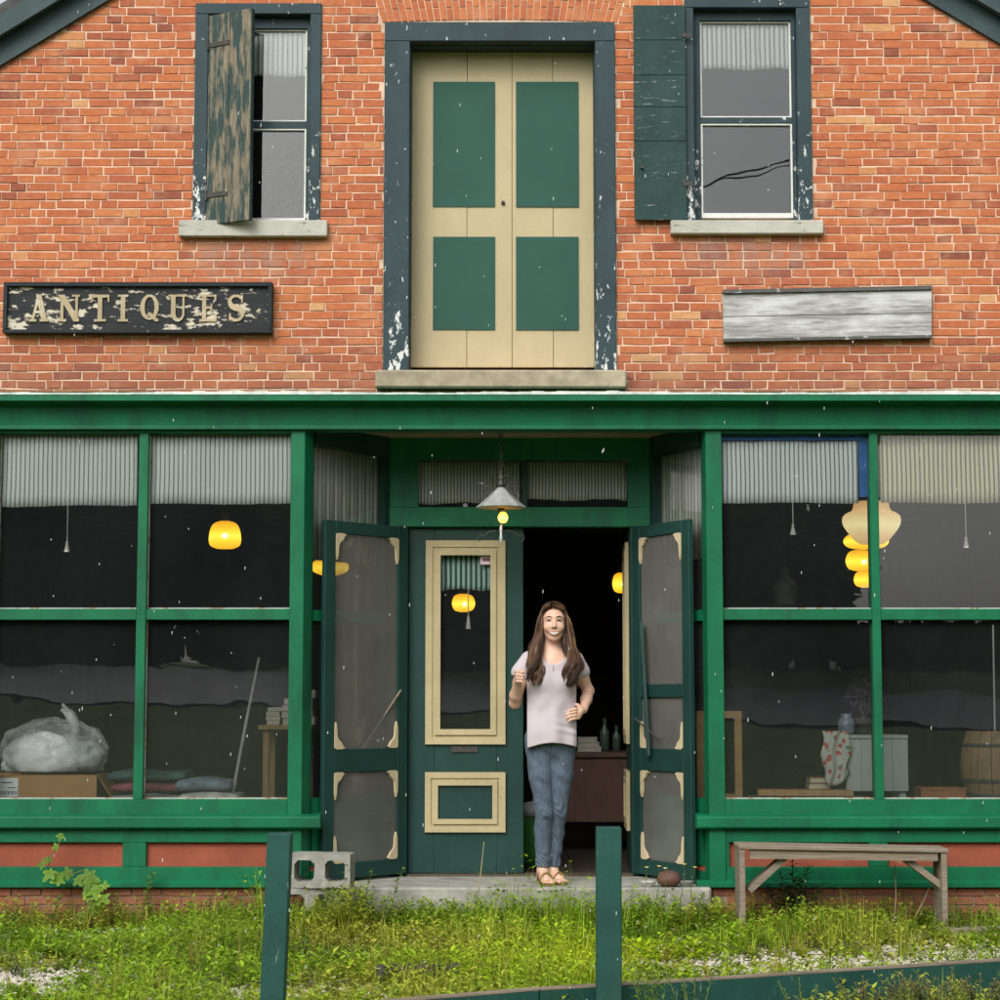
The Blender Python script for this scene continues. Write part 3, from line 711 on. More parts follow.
# bulkheads below the windows
def bulkhead(xa, xb, stiles, panels, ledge_in, sgn):
    x0, x1 = min(xa, xb), max(xa, xb)
    b = empty('bulkhead', ((x0+x1)/2, 0, Z_BRB), BLD)
    l0, l1 = (x0, ledge_in) if sgn < 0 else (ledge_in, x1)
    yl = -0.085
    MB().prism_x([(yl, Z_LEDGE0+0.012), (yl+0.012, Z_LEDGE0), (-0.032, Z_LEDGE0-0.002), (0.06, Z_LEDGE0-0.002), (0.06, Z_LEDGE1+0.008), (-0.043, Z_LEDGE1+0.008), (yl+0.006, Z_LEDGE1-0.004), (yl, Z_LEDGE1-0.012)], l0, l1).build('ledge', GREEN, b)
    pz0, pz1 = Z(867, YF0), Z(842.5, YF0)
    B(x0, x1, YF0, 0.06, pz1, Z_LEDGE0-0.004).build('top_rail', GREEN, b, bevel=0.003)
    B(x0, x1, YF0, 0.06, Z_BRB+0.03, pz0).build('bottom_rail', GREEN, b, bevel=0.003)
    MB().prism_x([(-0.060, Z_BRB), (0.06, Z_BRB), (0.06, Z_BRB+0.028), (-0.032, Z_BRB+0.040), (-0.060, Z_BRB+0.022)], l0, l1).build('base_moulding', GREEN, b)
    for a, c in stiles: B(X(a, 850), X(c, 850), YF0, 0.06, pz0, pz1).build('stile', GREEN, b, bevel=0.003)
    for a, c in panels: B(X(a, 850), X(c, 850), 0.004, 0.05, pz0, pz1).build('panel', PANELR, b)
bulkhead(XPL[0], -XE, [(123.5, 147), (-28, -5), (-180, -157), (276, 293)], [(147, 276), (-5, 123.5), (-157, -28)], X(320, 822, -0.08), -1)
bulkhead(XPR[1], XE, [(868, 887), (1030, 1050), (718, 729)], [(729, 868), (887, 1030), (1050, 1190)], X(697, 822, -0.08), 1)

# foundation
def foundation():
    fx = [(-XE, X(318, 900)), (X(712, 900), XE)]
    for a, b in fx:
        fo = B(a, b, 0.0, 0.25, -0.10, Z_BRB-0.002).build('foundation', MORTARD, BLD)
        lst = []; z = Z_BRB-BH/2-0.004; k = 0
        while z > -0.04:
            x = a+(k % 2)*0.09
            while x < b-0.05:
                w = BS*brng.uniform(0.95, 1.05); q = min(x+w-BJ, b); lst.append(((x+q)/2, z, q-x, tone())); x += w
            z -= BH; k += 1
        brick_stuff(lst, 'foundation_courses', BRICKD, fo, -0.008)
foundation()

# ------------------------------------------------------------------ recessed entrance
JL, JR = X(385, 650, YB), X(655, 650, YB)       # ends of the back screen
TICK_S = stripes('side_shade_ticking', (0.74, 0.72, 0.62), (0.20, 0.21, 0.18), 0.026, 0.6)
TICK_B = None
def side_window(A, Bq, label, sgn):
    """splayed window between corner post and door jamb; A front, Bq back; normal towards the entry for sgn"""
    L = (Vector(Bq)-Vector(A)).length
    w = empty('side_window', (A[0], A[1], Z_SILL), BLD); tag(w, label)
    n0, n1 = (-0.03, 0.03)
    MB().obox(A, Bq, 0, L, n0, n1, Z_HEAD-0.06, Z_CEIL).build('head_rail', DOORG, w)
    MB().obox(A, Bq, 0, L, n0, n1, Z(815.5), Z_SILL).build('bottom_rail', GREEN, w)
    MB().obox(A, Bq, L-0.05, L, n0, n1, Z_SILL, Z_HEAD-0.06).build('stile', DOORG, w)
    MB().obox(A, Bq, 0, L-0.05, n0+0.006, n1-0.006, Z_BAR0, Z_BAR1).build('glazing_bar', GREEN, w)
    MB().obox(A, Bq, 0, L-0.05, -0.002, 0.002, Z_SILL, Z_BAR0).build('pane', GLASSS, w)
    MB().obox(A, Bq, 0, L-0.05, -0.002, 0.002, Z_BAR1, Z_HEAD-0.06).build('pane', GLASSS, w)
    lb = (-sgn*0.03, -sgn*0.07) if sgn > 0 else (0.03, 0.07)
    MB().obox(A, Bq, 0.0, L, -0.06, 0.06, Z_LEDGE0, Z_LEDGE1+0.008).build('ledge', GREEN, w)
    MB().obox(A, Bq, 0, L, -0.03, 0.03, Z(867), Z_LEDGE0-0.002).build('bulkhead_rail', GREEN, w)
    MB().obox(A, Bq, 0, L, -0.022, 0.022, Z_STEP+0.08, Z(867)-0.002).build('panel', PANELR, w)
    MB().obox(A, Bq, 0, L, -0.03, 0.03, Z_STEP-0.05, Z_STEP+0.078).build('base_rail', GREEN, w)
    return L
A_L, B_L = (PL_IN[0]-0.012, 0.102), (JL, YB); A_R, B_R = (PR_IN[0]+0.012, 0.102), (JR, YB)
side_window(A_L, B_L, 'narrow angled side window beside the closed door', -1)
side_window(A_R, B_R, 'narrow angled side window beside the open doorway', 1)

# ceiling of the recess
MB().prism_z([(PL_IN[0]-0.3, 0.101), (PR_IN[0]+0.3, 0.101), (JR+0.25, YB+0.1), (JL-0.25, YB+0.1)], Z_CEIL, Z_CEIL+0.03).build('recess_ceiling', CEILP, BLD)

def entrance():
    e = empty('door_surround', ((JL+JR)/2, YB, Z_STEP), BLD)
    xl, xr = X(408, 650, YB), X(631, 650, YB)
    zt = Z(527, YB); zb = Z_STEP
    B(JL, xl, YB, YB+0.10, zb, Z(508, YB)).build('jamb', DOORG, e, bevel=0.004)
    B(xr, JR, YB, YB+0.10, zb, Z(508, YB)).build('jamb', DOORG, e, bevel=0.004)
    B(JL, JR, YB-0.012, YB+0.10, zt, Z(507, YB)).build('transom_bar', GREEN, e, bevel=0.005)
    z0, z1 = Z(507, YB), Z(460, YB)
    gx = [X(p, 483, YB) for p in (418, 522, 527, 628)]
    B(JL, JR, YB-0.006, YB+0.10, z1, Z_CEIL).build('header', GREEN, e)
    B(JL, gx[0], YB-0.004, YB+0.10, z0, z1).build('transom_stile', GREEN, e)
    B(gx[3], JR, YB-0.004, YB+0.10, z0, z1).build('transom_stile', GREEN, e)
    B(gx[1], gx[2], YB+0.004, YB+0.06, z0, z1).build('transom_stile', DOORG, e)
    for a, b in ((gx[0], gx[1]), (gx[2], gx[3])):
        B(a, b, YB+0.035, YB+0.039, z0, z1).build('transom_pane', GLASS, e)
    return xl, xr, zt
DX0, DX1, DZT = entrance()

def door_leaf(nm, label, origin, u, v, W, H, hinge_in, glassmat):
    """panelled half-glazed leaf built in its own frame: u along the leaf, v outward normal"""
    d = empty(nm, origin, BLD); tag(d, label)
    O = Vector(origin); u = Vector(u); v = Vector(v)
    def bx(name, a, b, n0, n1, c, e, mat, bevel=0.0):
        m = MB(); P = lambda s, n, z: tuple(O+u*s+v*n+Vector((0, 0, z)))
        m.hexa([P(a, n1, c), P(b, n1, c), P(b, n0, c), P(a, n0, c), P(a, n1, e), P(b, n1, e), P(b, n0, e), P(a, n0, e)])
        return m.build(name, mat, d, bevel=bevel)
    def moulding(name, a, b, c, e, w, n):
        for (p, q, k0, k1, h, mt) in ((0, w*0.45, n, n+0.022, 0, MOULD), (w*0.45, w*0.62, n, n+0.012, 0, MOULD), (w*0.62, w, n, n+0.026, 0, MOULD)):
            m = MB()
            P = lambda s, nn, z: tuple(O+u*s+v*nn+Vector((0, 0, z)))
            def br(s0, s1, z0, z1): m.hexa([P(s0, k1, z0), P(s1, k1, z0), P(s1, k0, z0), P(s0, k0, z0), P(s0, k1, z1), P(s1, k1, z1), P(s1, k0, z1), P(s0, k0, z1)])
            br(a+p, b-p, c+p, c+q); br(a+p, b-p, e-q, e-p); br(a+p, a+q, c+q, e-q); br(b-q, b-p, c+q, e-q)
            m.build(name, mt, d)
    k = W/115.0; zz = lambda py: (876-py)/(876-527)*H
    g = (17*k, 97*k, zz(747), zz(540)); gw = 15*k
    t = 0.044
    bx('stile', 0, g[0]+gw*0.6, -t, 0, 0, H, DOORG, 0.003); bx('stile', g[1]-gw*0.6, W, -t, 0, 0, H, DOORG, 0.003)
    bx('rail', g[0]+gw*0.6, g[1]-gw*0.6, -t, 0, 0, g[2]+gw*0.6, DOORG); bx('rail', g[0]+gw*0.6, g[1]-gw*0.6, -t, 0, g[3]-gw*0.6, H, DOORG)
    bx('pane', g[0]+gw*0.6, g[1]-gw*0.6, -t*0.6, -t*0.5, g[2]+gw*0.6, g[3]-gw*0.6, glassmat)
    moulding('glass_moulding', g[0], g[1], g[2], g[3], gw, 0.001)
    p = (17*k, 97*k, zz(835), zz(775)); moulding('panel_moulding', p[0], p[1], p[2], p[3], 13*k, 0.001)
    bx('panel', p[0]+13*k, p[1]-13*k, 0.001, 0.006, p[2]+13*k, p[3]-13*k, DOORG)
    bx('mail_slot', 43*k, 69*k, 0.001, 0.010, zz(755), zz(749), MATS['rusty_iron'])
    return d, bx, k, zz
W_LEAF = X(523, 650, YB+0.05)-DX0; H_LEAF = DZT-Z_STEP-0.015
d1, bx1, k1, zz1 = door_leaf('door', 'closed dark green door leaf with long glass in cream moulding', (DX0+0.002, YB+0.035, Z_STEP+0.012), (1, 0, 0), (0, -1, 0), W_LEAF, H_LEAF, 0, GLASS)
W2 = DX1-DX0-W_LEAF-0.01
d2, bx2, k2, zz2 = door_leaf('door', 'open dark green door leaf swung into the shop', (DX1-0.004, YB+0.06, Z_STEP+0.012), (math.cos(math.radians(88.5)), math.sin(math.radians(88.5)), 0), (-math.sin(math.radians(88.5)), math.cos(math.radians(88.5)), 0), W2, H_LEAF, 0, GLASS)
# a small notice stuck in the glass of the closed leaf
NOTW = plain('notice_paper', (0.62, 0.50, 0.56), 0.7, 0.05)
nb = thing('notice', (DX0+75*k1, YB, Z_STEP+zz1(562)), 'small pale pink notice stuck on the closed door glass', 'notice')
B(DX0+72*k1, DX0+90*k1, YB+0.046, YB+0.048, Z_STEP+0.012+zz1(564.5), Z_STEP+0.012+zz1(555.5)).build('sheet', NOTW, nb)
B(DX0+74*k1, DX0+88*k1, YB+0.044, YB+0.0455, Z_STEP+0.012+zz1(561), Z_STEP+0.012+zz1(558.2)).build('printed_band', plain('notice_print', (0.16, 0.07, 0.08), 0.7), nb)

def screen_door(hinge, free, label, flip, extra):
    """wire screen door standing open; hinge and free are ground points"""
    L = (Vector(free)-Vector(hinge)).length; d = empty('screen_door', (hinge[0], hinge[1], Z_STEP), BLD); tag(d, label)
    zb, zt = Z_STEP+0.02, Z(527.5, hinge[1])
    H = zt-zb; zz = lambda py: zb+(873-py)/(873-527.5)*H
    sw = 0.088
    ob = lambda nm, a, b, z0, z1, mat, n0=-0.016, n1=0.016, bev=0.003: MB().obox(hinge, free, a, b, n0, n1, z0, z1).build(nm, mat, d, bevel=bev)
    ob('stile', 0, sw, zb, zt, DOORG); ob('stile', L-sw, L, zb, zt, DOORG)
    ob('rail', sw, L-sw, zt-0.075, zt, DOORG); ob('rail', sw, L-sw, zz(771), zz(749), DOORG); ob('rail', sw, L-sw, zb, zz(858), DOORG)
    ob('wire_screen', sw, L-sw, zz(749), zt-0.075, SCREEN, -0.001, 0.001, 0); ob('wire_screen', sw, L-sw, zz(858), zz(771), SCREEN, -0.001, 0.001, 0)
    if extra: ob('cross_bar', sw, L-sw, zz(699), zz(686), DOORG)
    dv = (Vector(free)-Vector(hinge)).normalized(); nv = Vector((-dv.y, dv.x))
    camside = 1 if nv.y < 0 else -1
    def bracket(cx, cz, sx, sz, w=0.085, h=0.155):
        # ogee corner bracket: outer edges along stile and rail, scalloped inner edge
        n = 14; m = MB(); inner = []
        for i in range(n+1):
            t = i/n; a = t*math.pi/2
            r = 1+0.13*math.sin(t*math.pi*4+0.6)
            inner.append(((1-math.sin(a)*0.96*r**0.4)*w+0.010, (1-math.cos(a)*0.96*r**0.4)*h+0.010))
        outer = [(w*1.12*(1-i/n)**0.9*(0.0 if i/n > 0.45 else 1), 0) for i in range(n+1)]
        pts = [(0.0, 0.0)]
        poly = []
        for (a, b) in inner: poly.append((a, b))
        # mirror strip: band about 22 mm wide following the inner curve
        outl = []
        for i, (a, b) in enumerate(inner):
            t = i/n; wd = 0.036+0.012*math.sin(t*math.pi)
            outl.append((max(0.0, a-wd*0.8), max(0.0, b-wd*0.8*(1.2))))
        P = lambda a, b, k: (hinge[0]+dv.x*(cx+sx*a)+nv.x*k, hinge[1]+dv.y*(cx+sx*a)+nv.y*k, cz+sz*b)
        k0, k1_ = camside*0.004, camside*0.020
        vs = []; fs = []
        for i in range(n+1):
            (a, b), (c, e) = inner[i], outl[i]
            vs += [P(a, b, k1_), P(c, e, k1_), P(a, b, k0), P(c, e, k0)]
        for i in range(n):
            o = i*4; fs += [(o, o+4, o+5, o+1), (o+2, o+3, o+7, o+6), (o, o+2, o+6, o+4), (o+1, o+5, o+7, o+3)]
        fs += [(0, 1, 3, 2), (n*4, n*4+2, n*4+3, n*4+1)]
        m.add(vs, fs); m.build('corner_bracket', BRKT, d)
    for cz, sz in ((zt-0.075, -1), (zz(749), 1), (zz(771), -1), (zz(858), 1)):
        bracket(sw, cz, 1, sz); bracket(L-sw, cz, -1, sz)
    return d, dv, nv
BRKT = paint('bracket_cream', (0.60, 0.50, 0.32), chip=(0.25, 0.2, 0.13), thr=0.68, cscale=30, rough=0.7, vary=0.2)
hL = (DX0-0.012, YB-0.025); fL = (X(322.5, 700, 0.12), 0.12)
hR = (DX1+0.022, YB-0.025); fR = (X(692.5, 700, 0.08), 0.08)
sdL = screen_door(hL, fL, 'screen door with cream brackets folded back beside the closed door', 1, False)
sdR = screen_door(hR, fR, 'screen door with cream brackets and cross bar folded back beside the open doorway', 1, True)
# diagonal tension rods and props on the screen doors
def rod(parent, a, b, r, mat, nm): MB().tube([a, b], r, 6).build(nm, mat, parent)
rod(sdL[0], (X(401, 690, .6), .60, Z(690, .6)), (X(363, 748, .45), .45, Z(748, .45)), 0.007, BENCHW, 'tension_rod')
rod(sdR[0], (X(634, 718, .6), .58, Z(718, .6)), (X(660, 740, .35), .33, Z(740, .35)), 0.006, MATS['rusty_iron'], 'tension_rod')
MB().bar((X(641, 622, .5), .52, Z(622, .5)), (X(649, 756, .42), .45, Z(756, .42)), 0.05, 0.02, (1, 0, 0)).build('brace_board', DOORG, sdR[0])

# threshold and inside
TH_ = MB().box(DX0, DX1, YB-0.02, YB+0.14, Z_STEP-0.02, Z_STEP+0.010); TH_.build('threshold', plain('worn_threshold', (0.10, 0.075, 0.05), 0.8, 0.3, 20), BLD)
fl = MB(); n_ = 34
for i in range(n_):
    a = -XE+0.25+(2*XE-0.5)*i/n_; b = -XE+0.25+(2*XE-0.5)*(i+1)/n_
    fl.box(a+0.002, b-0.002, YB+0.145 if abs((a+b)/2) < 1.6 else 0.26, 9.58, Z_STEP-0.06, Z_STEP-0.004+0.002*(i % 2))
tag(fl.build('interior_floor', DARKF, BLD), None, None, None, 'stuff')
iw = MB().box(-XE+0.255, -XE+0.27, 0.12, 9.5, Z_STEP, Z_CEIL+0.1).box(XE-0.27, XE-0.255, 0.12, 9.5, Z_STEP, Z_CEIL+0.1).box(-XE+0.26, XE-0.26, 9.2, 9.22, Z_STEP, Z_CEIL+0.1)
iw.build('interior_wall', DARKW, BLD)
cb = MB(); zc_i = Z_CEIL+0.032
# interior ceiling boards run away from the street
for i in range(60):
    a = -XE+0.27+(2*XE-0.54)*i/60; b = -XE+0.27+(2*XE-0.54)*(i+1)/60
    cb.box(a+0.004, b-0.004, 0.10, 9.2, zc_i+(0.004 if i % 2 else 0), zc_i+0.02)
tag(cb.build('interior_ceiling_boards', CEILB, BLD), None, None, None, 'stuff')
B(-XE+0.25, XE-0.25, 0.31, 9.6, zc_i+0.024, zc_i+0.10).build('upper_floor', DARKW, BLD)
B(-XE+0.25, XE-0.25, 0.10, 0.31, zc_i+0.024, Z_WB-0.001).build('lintel', DARKW, BLD)
# display decks in the bays
for a, b in ((-XE+0.27, PL_IN[0]-0.06), (PR_IN[0]+0.06, XE-0.27)):
    B(a, b, 0.085, 1.15, Z_SILL-0.10, Z_SILL-0.045).build('display_deck', DECKW, BLD)
    B(a, b, 1.10, 1.13, Z_STEP, Z_SILL-0.102).build('deck_front', DECKW, BLD)
Z_DECK = Z_SILL-0.045

# concrete step
st = MB()
st.prism_z([(X(352, 890, -0.12), -0.12), (X(711, 890, -0.12), -0.12), (X(711, 890, 0), 0.02), (PR_IN[0]+0.05, 0.12), (JR, YB-0.021), (JL, YB-0.021), (PL_IN[0]-0.05, 0.12), (X(340, 890, 0), 0.02)], -0.10, Z_STEP)
tag(st.build('concrete_step', CONC, None, bevel=0.012, jit=0.002), 'worn grey concrete step under the woman and the doors', 'step')
# ------------------------------------------------------------------ striped shades
TICK_G = stripes('shade_ticking_green', (0.90, 0.95, 0.90), (0.18, 0.28, 0.24), 0.0275, 0.72)
TICK_W = stripes('shade_ticking_white', (0.93, 0.96, 0.95), (0.15, 0.23, 0.22), 0.0272, 0.70)
TICK_Y = stripes('shade_ticking_beige', (0.82, 0.76, 0.52), (0.16, 0.16, 0.12), 0.0280, 0.64)
CORDM = plain('pull_cord', (0.55, 0.53, 0.48), 0.8, 0.1)
def shade(x0, x1, pyt, pyb, y, mat, label, tassel=None, slope=0.0, tape=False):
    zt, zb = Z(pyt, y), Z(pyb, y)
    s = thing('window_shade', ((x0+x1)/2, y, zb), label, 'shade', 'striped shades hung in the shop windows')
    n = max(16, int((x1-x0)/0.02)); mb = MB(); rows = 6
    for j in range(rows+1):
        for i in range(n+1):
            u = i/n; v = j/rows
            mb.v.append((x0+(x1-x0)*u, y+0.004*math.sin(u*11+j*0.6)+0.003*math.sin(u*29+1), zt+(zb-zt)*v+v*(slope*(u-0.5)+0.003*math.sin(u*8+x0*3)+0.001*math.sin(u*33))))
    for j in range(rows):
        for i in range(n): mb.f.append((j*(n+1)+i, (j+1)*(n+1)+i, (j+1)*(n+1)+i+1, j*(n+1)+i+1)); mb.mi.append(0)
    o = mb.build('cloth', mat, s, True); o.modifiers.new('thick', 'SOLIDIFY').thickness = 0.002
    MB().tube([(x0, y+0.016, zt-0.006), (x1, y+0.016, zt-0.006)], 0.009, 8).build('roller', CORDM, s)
    if tassel:
        px, pyb2 = tassel; tx = X(px, pyb, y); tz = Z(pyb2, y)
        MB().tube([(tx, y-0.004, zb+0.01), (tx+0.001, y-0.004, tz+0.06)], 0.0028, 5).build('pull_cord', CORDM, s)
        MB().lathe([(0.004, 0.068), (0.008, 0.06), (0.010, 0.052), (0.008, 0.048), (0.018, 0.006), (0.019, 0.0)], (tx, y-0.004, tz), 10).build('tassel', CORDM, s)
    return s
mm = lambda p: X(p, 470, 0.09)
shade(mm(-4), mm(138.5), 432, 506, 0.050, TICK_G, 'pale green striped shade at the far left pane with a tassel', (68, 552), 0.012)
shade(mm(148), mm(292), 432, 504, 0.050, TICK_G, 'pale green striped shade above the yellow dome lamp')
sh3 = shade(mm(721), mm(857), 439, 503, 0.058, TICK_W, 'white striped shade edged with blue tape', (792.5, 535))
shade(mm(879), mm(1031), 430, 503, 0.050, TICK_Y, 'beige striped shade at the far right pane above the barrel', (965, 548))
BLUE = plain('blue_tape', (0.02, 0.14, 0.42), 0.6, 0.25, 14)
MB().box(mm(721), mm(871), 0.040, 0.043, Z(440.5, .04), Z(431, .07)).box(mm(857.5), mm(871), 0.040, 0.043, Z(497, .04), Z(440.5, .07)-0.0005).build('blue_tape', BLUE, sh3)
# shades in the angled side windows
def side_shade(A, Bq, label, off, pyb):
    L = (Vector(Bq)-Vector(A)).length; s = thing('roller_blind', (A[0], A[1], Z(pyb)), label, 'shade', 'long shades in the angled side windows')
    d = (Vector(Bq)-Vector(A)).normalized(); ang = math.atan2(d.y, d.x); n = 60; mb = MB()
    z1, z0 = Z_HEAD-0.055, Z(pyb)
    for j in range(2):
        for i in range(n+1):
            mb.v.append((L*0.0+ (L-0.05)*i/n, off+0.006*math.sin(i*0.9), (z1 if j == 0 else z0)))
    for i in range(n): mb.f.append((i, n+1+i, n+2+i, i+1)); mb.mi.append(0)
    mb.v = [(v[0], v[1], v[2]-z0) for v in mb.v]
    ORG[s.name] = Vector((0, 0, 0)); o = mb.build('cloth', TICK_S, s, True); s.location = (A[0], A[1], z0); s.rotation_euler = (0, 0, ang)
    o.modifiers.new('thick', 'SOLIDIFY').thickness = 0.002
side_shade(A_L, B_L, 'dim long striped shade in the angled window beside the closed door', 0.03, 558)
side_shade(A_R, B_R, 'dim long striped shade in the angled window beside the open doorway', -0.03, 556)
# transom curtains, door curtain
TICK_T = stripes('transom_ticking', (0.78, 0.76, 0.68), (0.22, 0.22, 0.20), 0.021, 0.58)
for a, b, zb_, lb_ in ((418, 521, 503.5, 'grey striped curtain in the transom pane above the closed door'), (528, 628, 500, 'grey striped curtain in the transom pane above the open doorway')):
    gathered('transom_curtain', X(a, 483, YB), X(b, 483, YB), Z(zb_, YB+.06), Z(461, YB), YB+0.062, TICK_T, lb_, 12, 0.008)
TICK_D = stripes('door_ticking', (0.50, 0.72, 0.62), (0.03, 0.08, 0.07), 0.0325, 0.5)
dz_ = Z_STEP+0.012
dcur = thing('door_curtain', (DX0+W_LEAF*0.5, YB+0.09, dz_+zz1(590)), 'short mint striped curtain behind the closed door glass', 'curtain')
gathered('cloth', DX0+25*k1, DX0+89*k1, dz_+zz1(590), dz_+zz1(551), YB+0.092, TICK_D, None, 9, 0.004, parent=dcur)
tx = DX0+60*k1
MB().tube([(tx, YB+.09, dz_+zz1(590)), (tx, YB+.09, dz_+zz1(618))], 0.003, 5).build('pull_cord', CORDM, dcur)
MB().lathe([(0.004, 0.085), (0.009, 0.07), (0.017, 0.0)], (tx, YB+.09, dz_+zz1(630)), 10).build('tassel', CORDM, dcur)

# ------------------------------------------------------------------ signs
def letter_mask(ch, W, H, s=0.003):
    """slab-serif capitals drawn as strokes on a fine grid; returns filled cells"""
    nx, nz = int(W/s), int(H/s)
    xs = (np.arange(nx)+0.5)*s; zs = (np.arange(nz)+0.5)*s
    xx, zz = np.meshgrid(xs, zs, indexing='ij'); m = np.zeros_like(xx, bool)
    def seg(a, b, w):
        nonlocal m
        ax, az = a[0]*W, a[1]*H; bx, bz = b[0]*W, b[1]*H; dx, dz = bx-ax, bz-az; l2 = dx*dx+dz*dz
        t = np.clip(((xx-ax)*dx+(zz-az)*dz)/l2, 0, 1); m |= np.hypot(xx-ax-t*dx, zz-az-t*dz) < w/2
    def rect(x0, x1, z0, z1):
        nonlocal m
        m |= (xx >= x0*W) & (xx <= x1*W) & (zz >= z0*H) & (zz <= z1*H)
    T, t_ = 0.036, 0.016; h = 0.09
    if ch == 'A':
        seg((0.5, 0.95), (0.2, 0.03), t_); seg((0.5, 0.95), (0.8, 0.03), T*0.9); rect(0.3, 0.7, 0.30, 0.40); rect(0.02, 0.40, 0, h); rect(0.58, 0.99, 0, h)
    if ch == 'N':
        rect(0.12, 0.24, 0, 1); rect(0.78, 0.90, 0, 1); seg((0.17, 0.95), (0.84, 0.05), T*0.95); rect(0, 0.38, 0, h); rect(0, 0.26, 1-h, 1); rect(0.62, 1, 1-h, 1)
    if ch == 'T':
        rect(0.38, 0.62, 0, 1); rect(0.03, 0.97, 1-h*1.3, 1); rect(0.03, 0.12, 0.72, 1); rect(0.88, 0.97, 0.72, 1); rect(0.2, 0.8, 0, h)
    if ch == 'I': rect(0.32, 0.68, 0, 1); rect(0.05, 0.95, 0, h); rect(0.05, 0.95, 1-h, 1)
    if ch == 'Q':
        r0 = np.hypot((xx-W*0.5)/(W*0.5), (zz-H*0.53)/(H*0.47)); r1 = np.hypot((xx-W*0.5)/(W*0.27), (zz-H*0.53)/(H*0.38)); m |= (r0 < 1) & (r1 > 1); seg((0.5, 0.28), (0.92, 0.03), 0.022)
    if ch == 'U':
        rect(0.14, 0.36, 0.3, 1); rect(0.74, 0.84, 0.3, 1); rect(0, 0.5, 1-h, 1); rect(0.58, 1, 1-h, 1)
        r0 = np.hypot((xx-W*0.49)/(W*0.35), (zz-H*0.32)/(H*0.32)); r1 = np.hypot((xx-W*0.55)/(W*0.19), (zz-H*0.34)/(H*0.22)); m |= (r0 < 1) & (r1 > 1) & (zz < H*0.33)
    if ch == 'E':
        rect(0.14, 0.38, 0, 1); rect(0, 0.95, 0, h); rect(0, 0.92, 1-h, 1); rect(0.3, 0.7, 0.47, 0.56); rect(0.62, 0.7, 0.38, 0.66); rect(0.86, 0.95, 0, 0.28); rect(0.83, 0.92, 0.74, 1)
    if ch == 'S':
        pts = []
        for i in range(41):
            q = i/40
            if q < 0.5: a = math.radians(40+q*2*230); pts.append((0.5+0.36*math.cos(a), 0.735+0.215*math.sin(a)))
            else: a = math.radians(90-(q-0.5)*2*230); pts.append((0.5+0.37*math.cos(a), 0.275+0.225*math.sin(a)))
        for i in range(40):
            w = 0.017+0.020*math.exp(-((i/40-0.5)/0.16)**2); seg(pts[i], pts[i+1], w)
        rect(0.80, 0.89, 0.70, 0.97); rect(0.11, 0.2, 0.03, 0.30)
    return m
def letter(ch, cx, z0, W, H, y0, y1, parent, s=0.003):
    m = letter_mask(ch, W, H, s); nx, nz = m.shape; mb = MB(); idx = {}
    def vid(i, j, k):
        if (i, j, k) not in idx: idx[(i, j, k)] = len(mb.v); mb.v.append((cx-W/2+i*s, y0 if k == 0 else y1, z0+j*s))
        return idx[(i, j, k)]
    g = lambda i, j: 0 <= i < nx and 0 <= j < nz and m[i, j]
    for i in range(nx):
        for j in range(nz):
            if not m[i, j]: continue
            mb.f.append((vid(i, j, 0), vid(i+1, j, 0), vid(i+1, j+1, 0), vid(i, j+1, 0)))
            if not g(i-1, j): mb.f.append((vid(i, j, 0), vid(i, j+1, 0), vid(i, j+1, 1), vid(i, j, 1)))
            if not g(i+1, j): mb.f.append((vid(i+1, j, 0), vid(i+1, j, 1), vid(i+1, j+1, 1), vid(i+1, j+1, 0)))
            if not g(i, j-1): mb.f.append((vid(i, j, 0), vid(i, j, 1), vid(i+1, j, 1), vid(i+1, j, 0)))
            if not g(i, j+1): mb.f.append((vid(i, j+1, 0), vid(i+1, j+1, 0), vid(i+1, j+1, 1), vid(i, j+1, 1)))
    mb.mi = [0]*len(mb.f); return mb.build('letter', LETTER, parent)
def antiques():
    r = RC(3, 272, 282, 333, -0.07)
    s = thing('shop_sign', ((r[0]+r[1])/2, -0.07, r[2]), 'black peeling sign reading ANTIQUES in gilt letters on the bricks', 'sign')
    B(r[0]+0.02, r[1]-0.02, -0.046, -0.004, r[2]+0.02, r[3]-0.02).build('board', SIGNB, s)
    for (a, b, c, d) in ((r[0], r[1], r[3]-0.026, r[3]), (r[0], r[1], r[2], r[2]+0.022), (r[0], r[0]+0.024, r[2]+0.022, r[3]-0.026), (r[1]-0.024, r[1], r[2]+0.022, r[3]-0.026)):
        B(a, b, -0.072, -0.003, c, d).build('frame_strip', SIGNF, s, bevel=0.003)
    for ch, px, wpx in (('A', 38.6, 20), ('N', 69, 22), ('T', 100, 19.5), ('I', 123, 11.5), ('Q', 149.5, 18.5), ('U', 178, 19), ('E', 208.5, 17.5), ('S', 236, 17.5)):
        letter(ch, X(px, 308, -0.055), Z(321.5, -.055), wpx/165, 27.5/165, -0.056, -0.0455, s)
antiques()
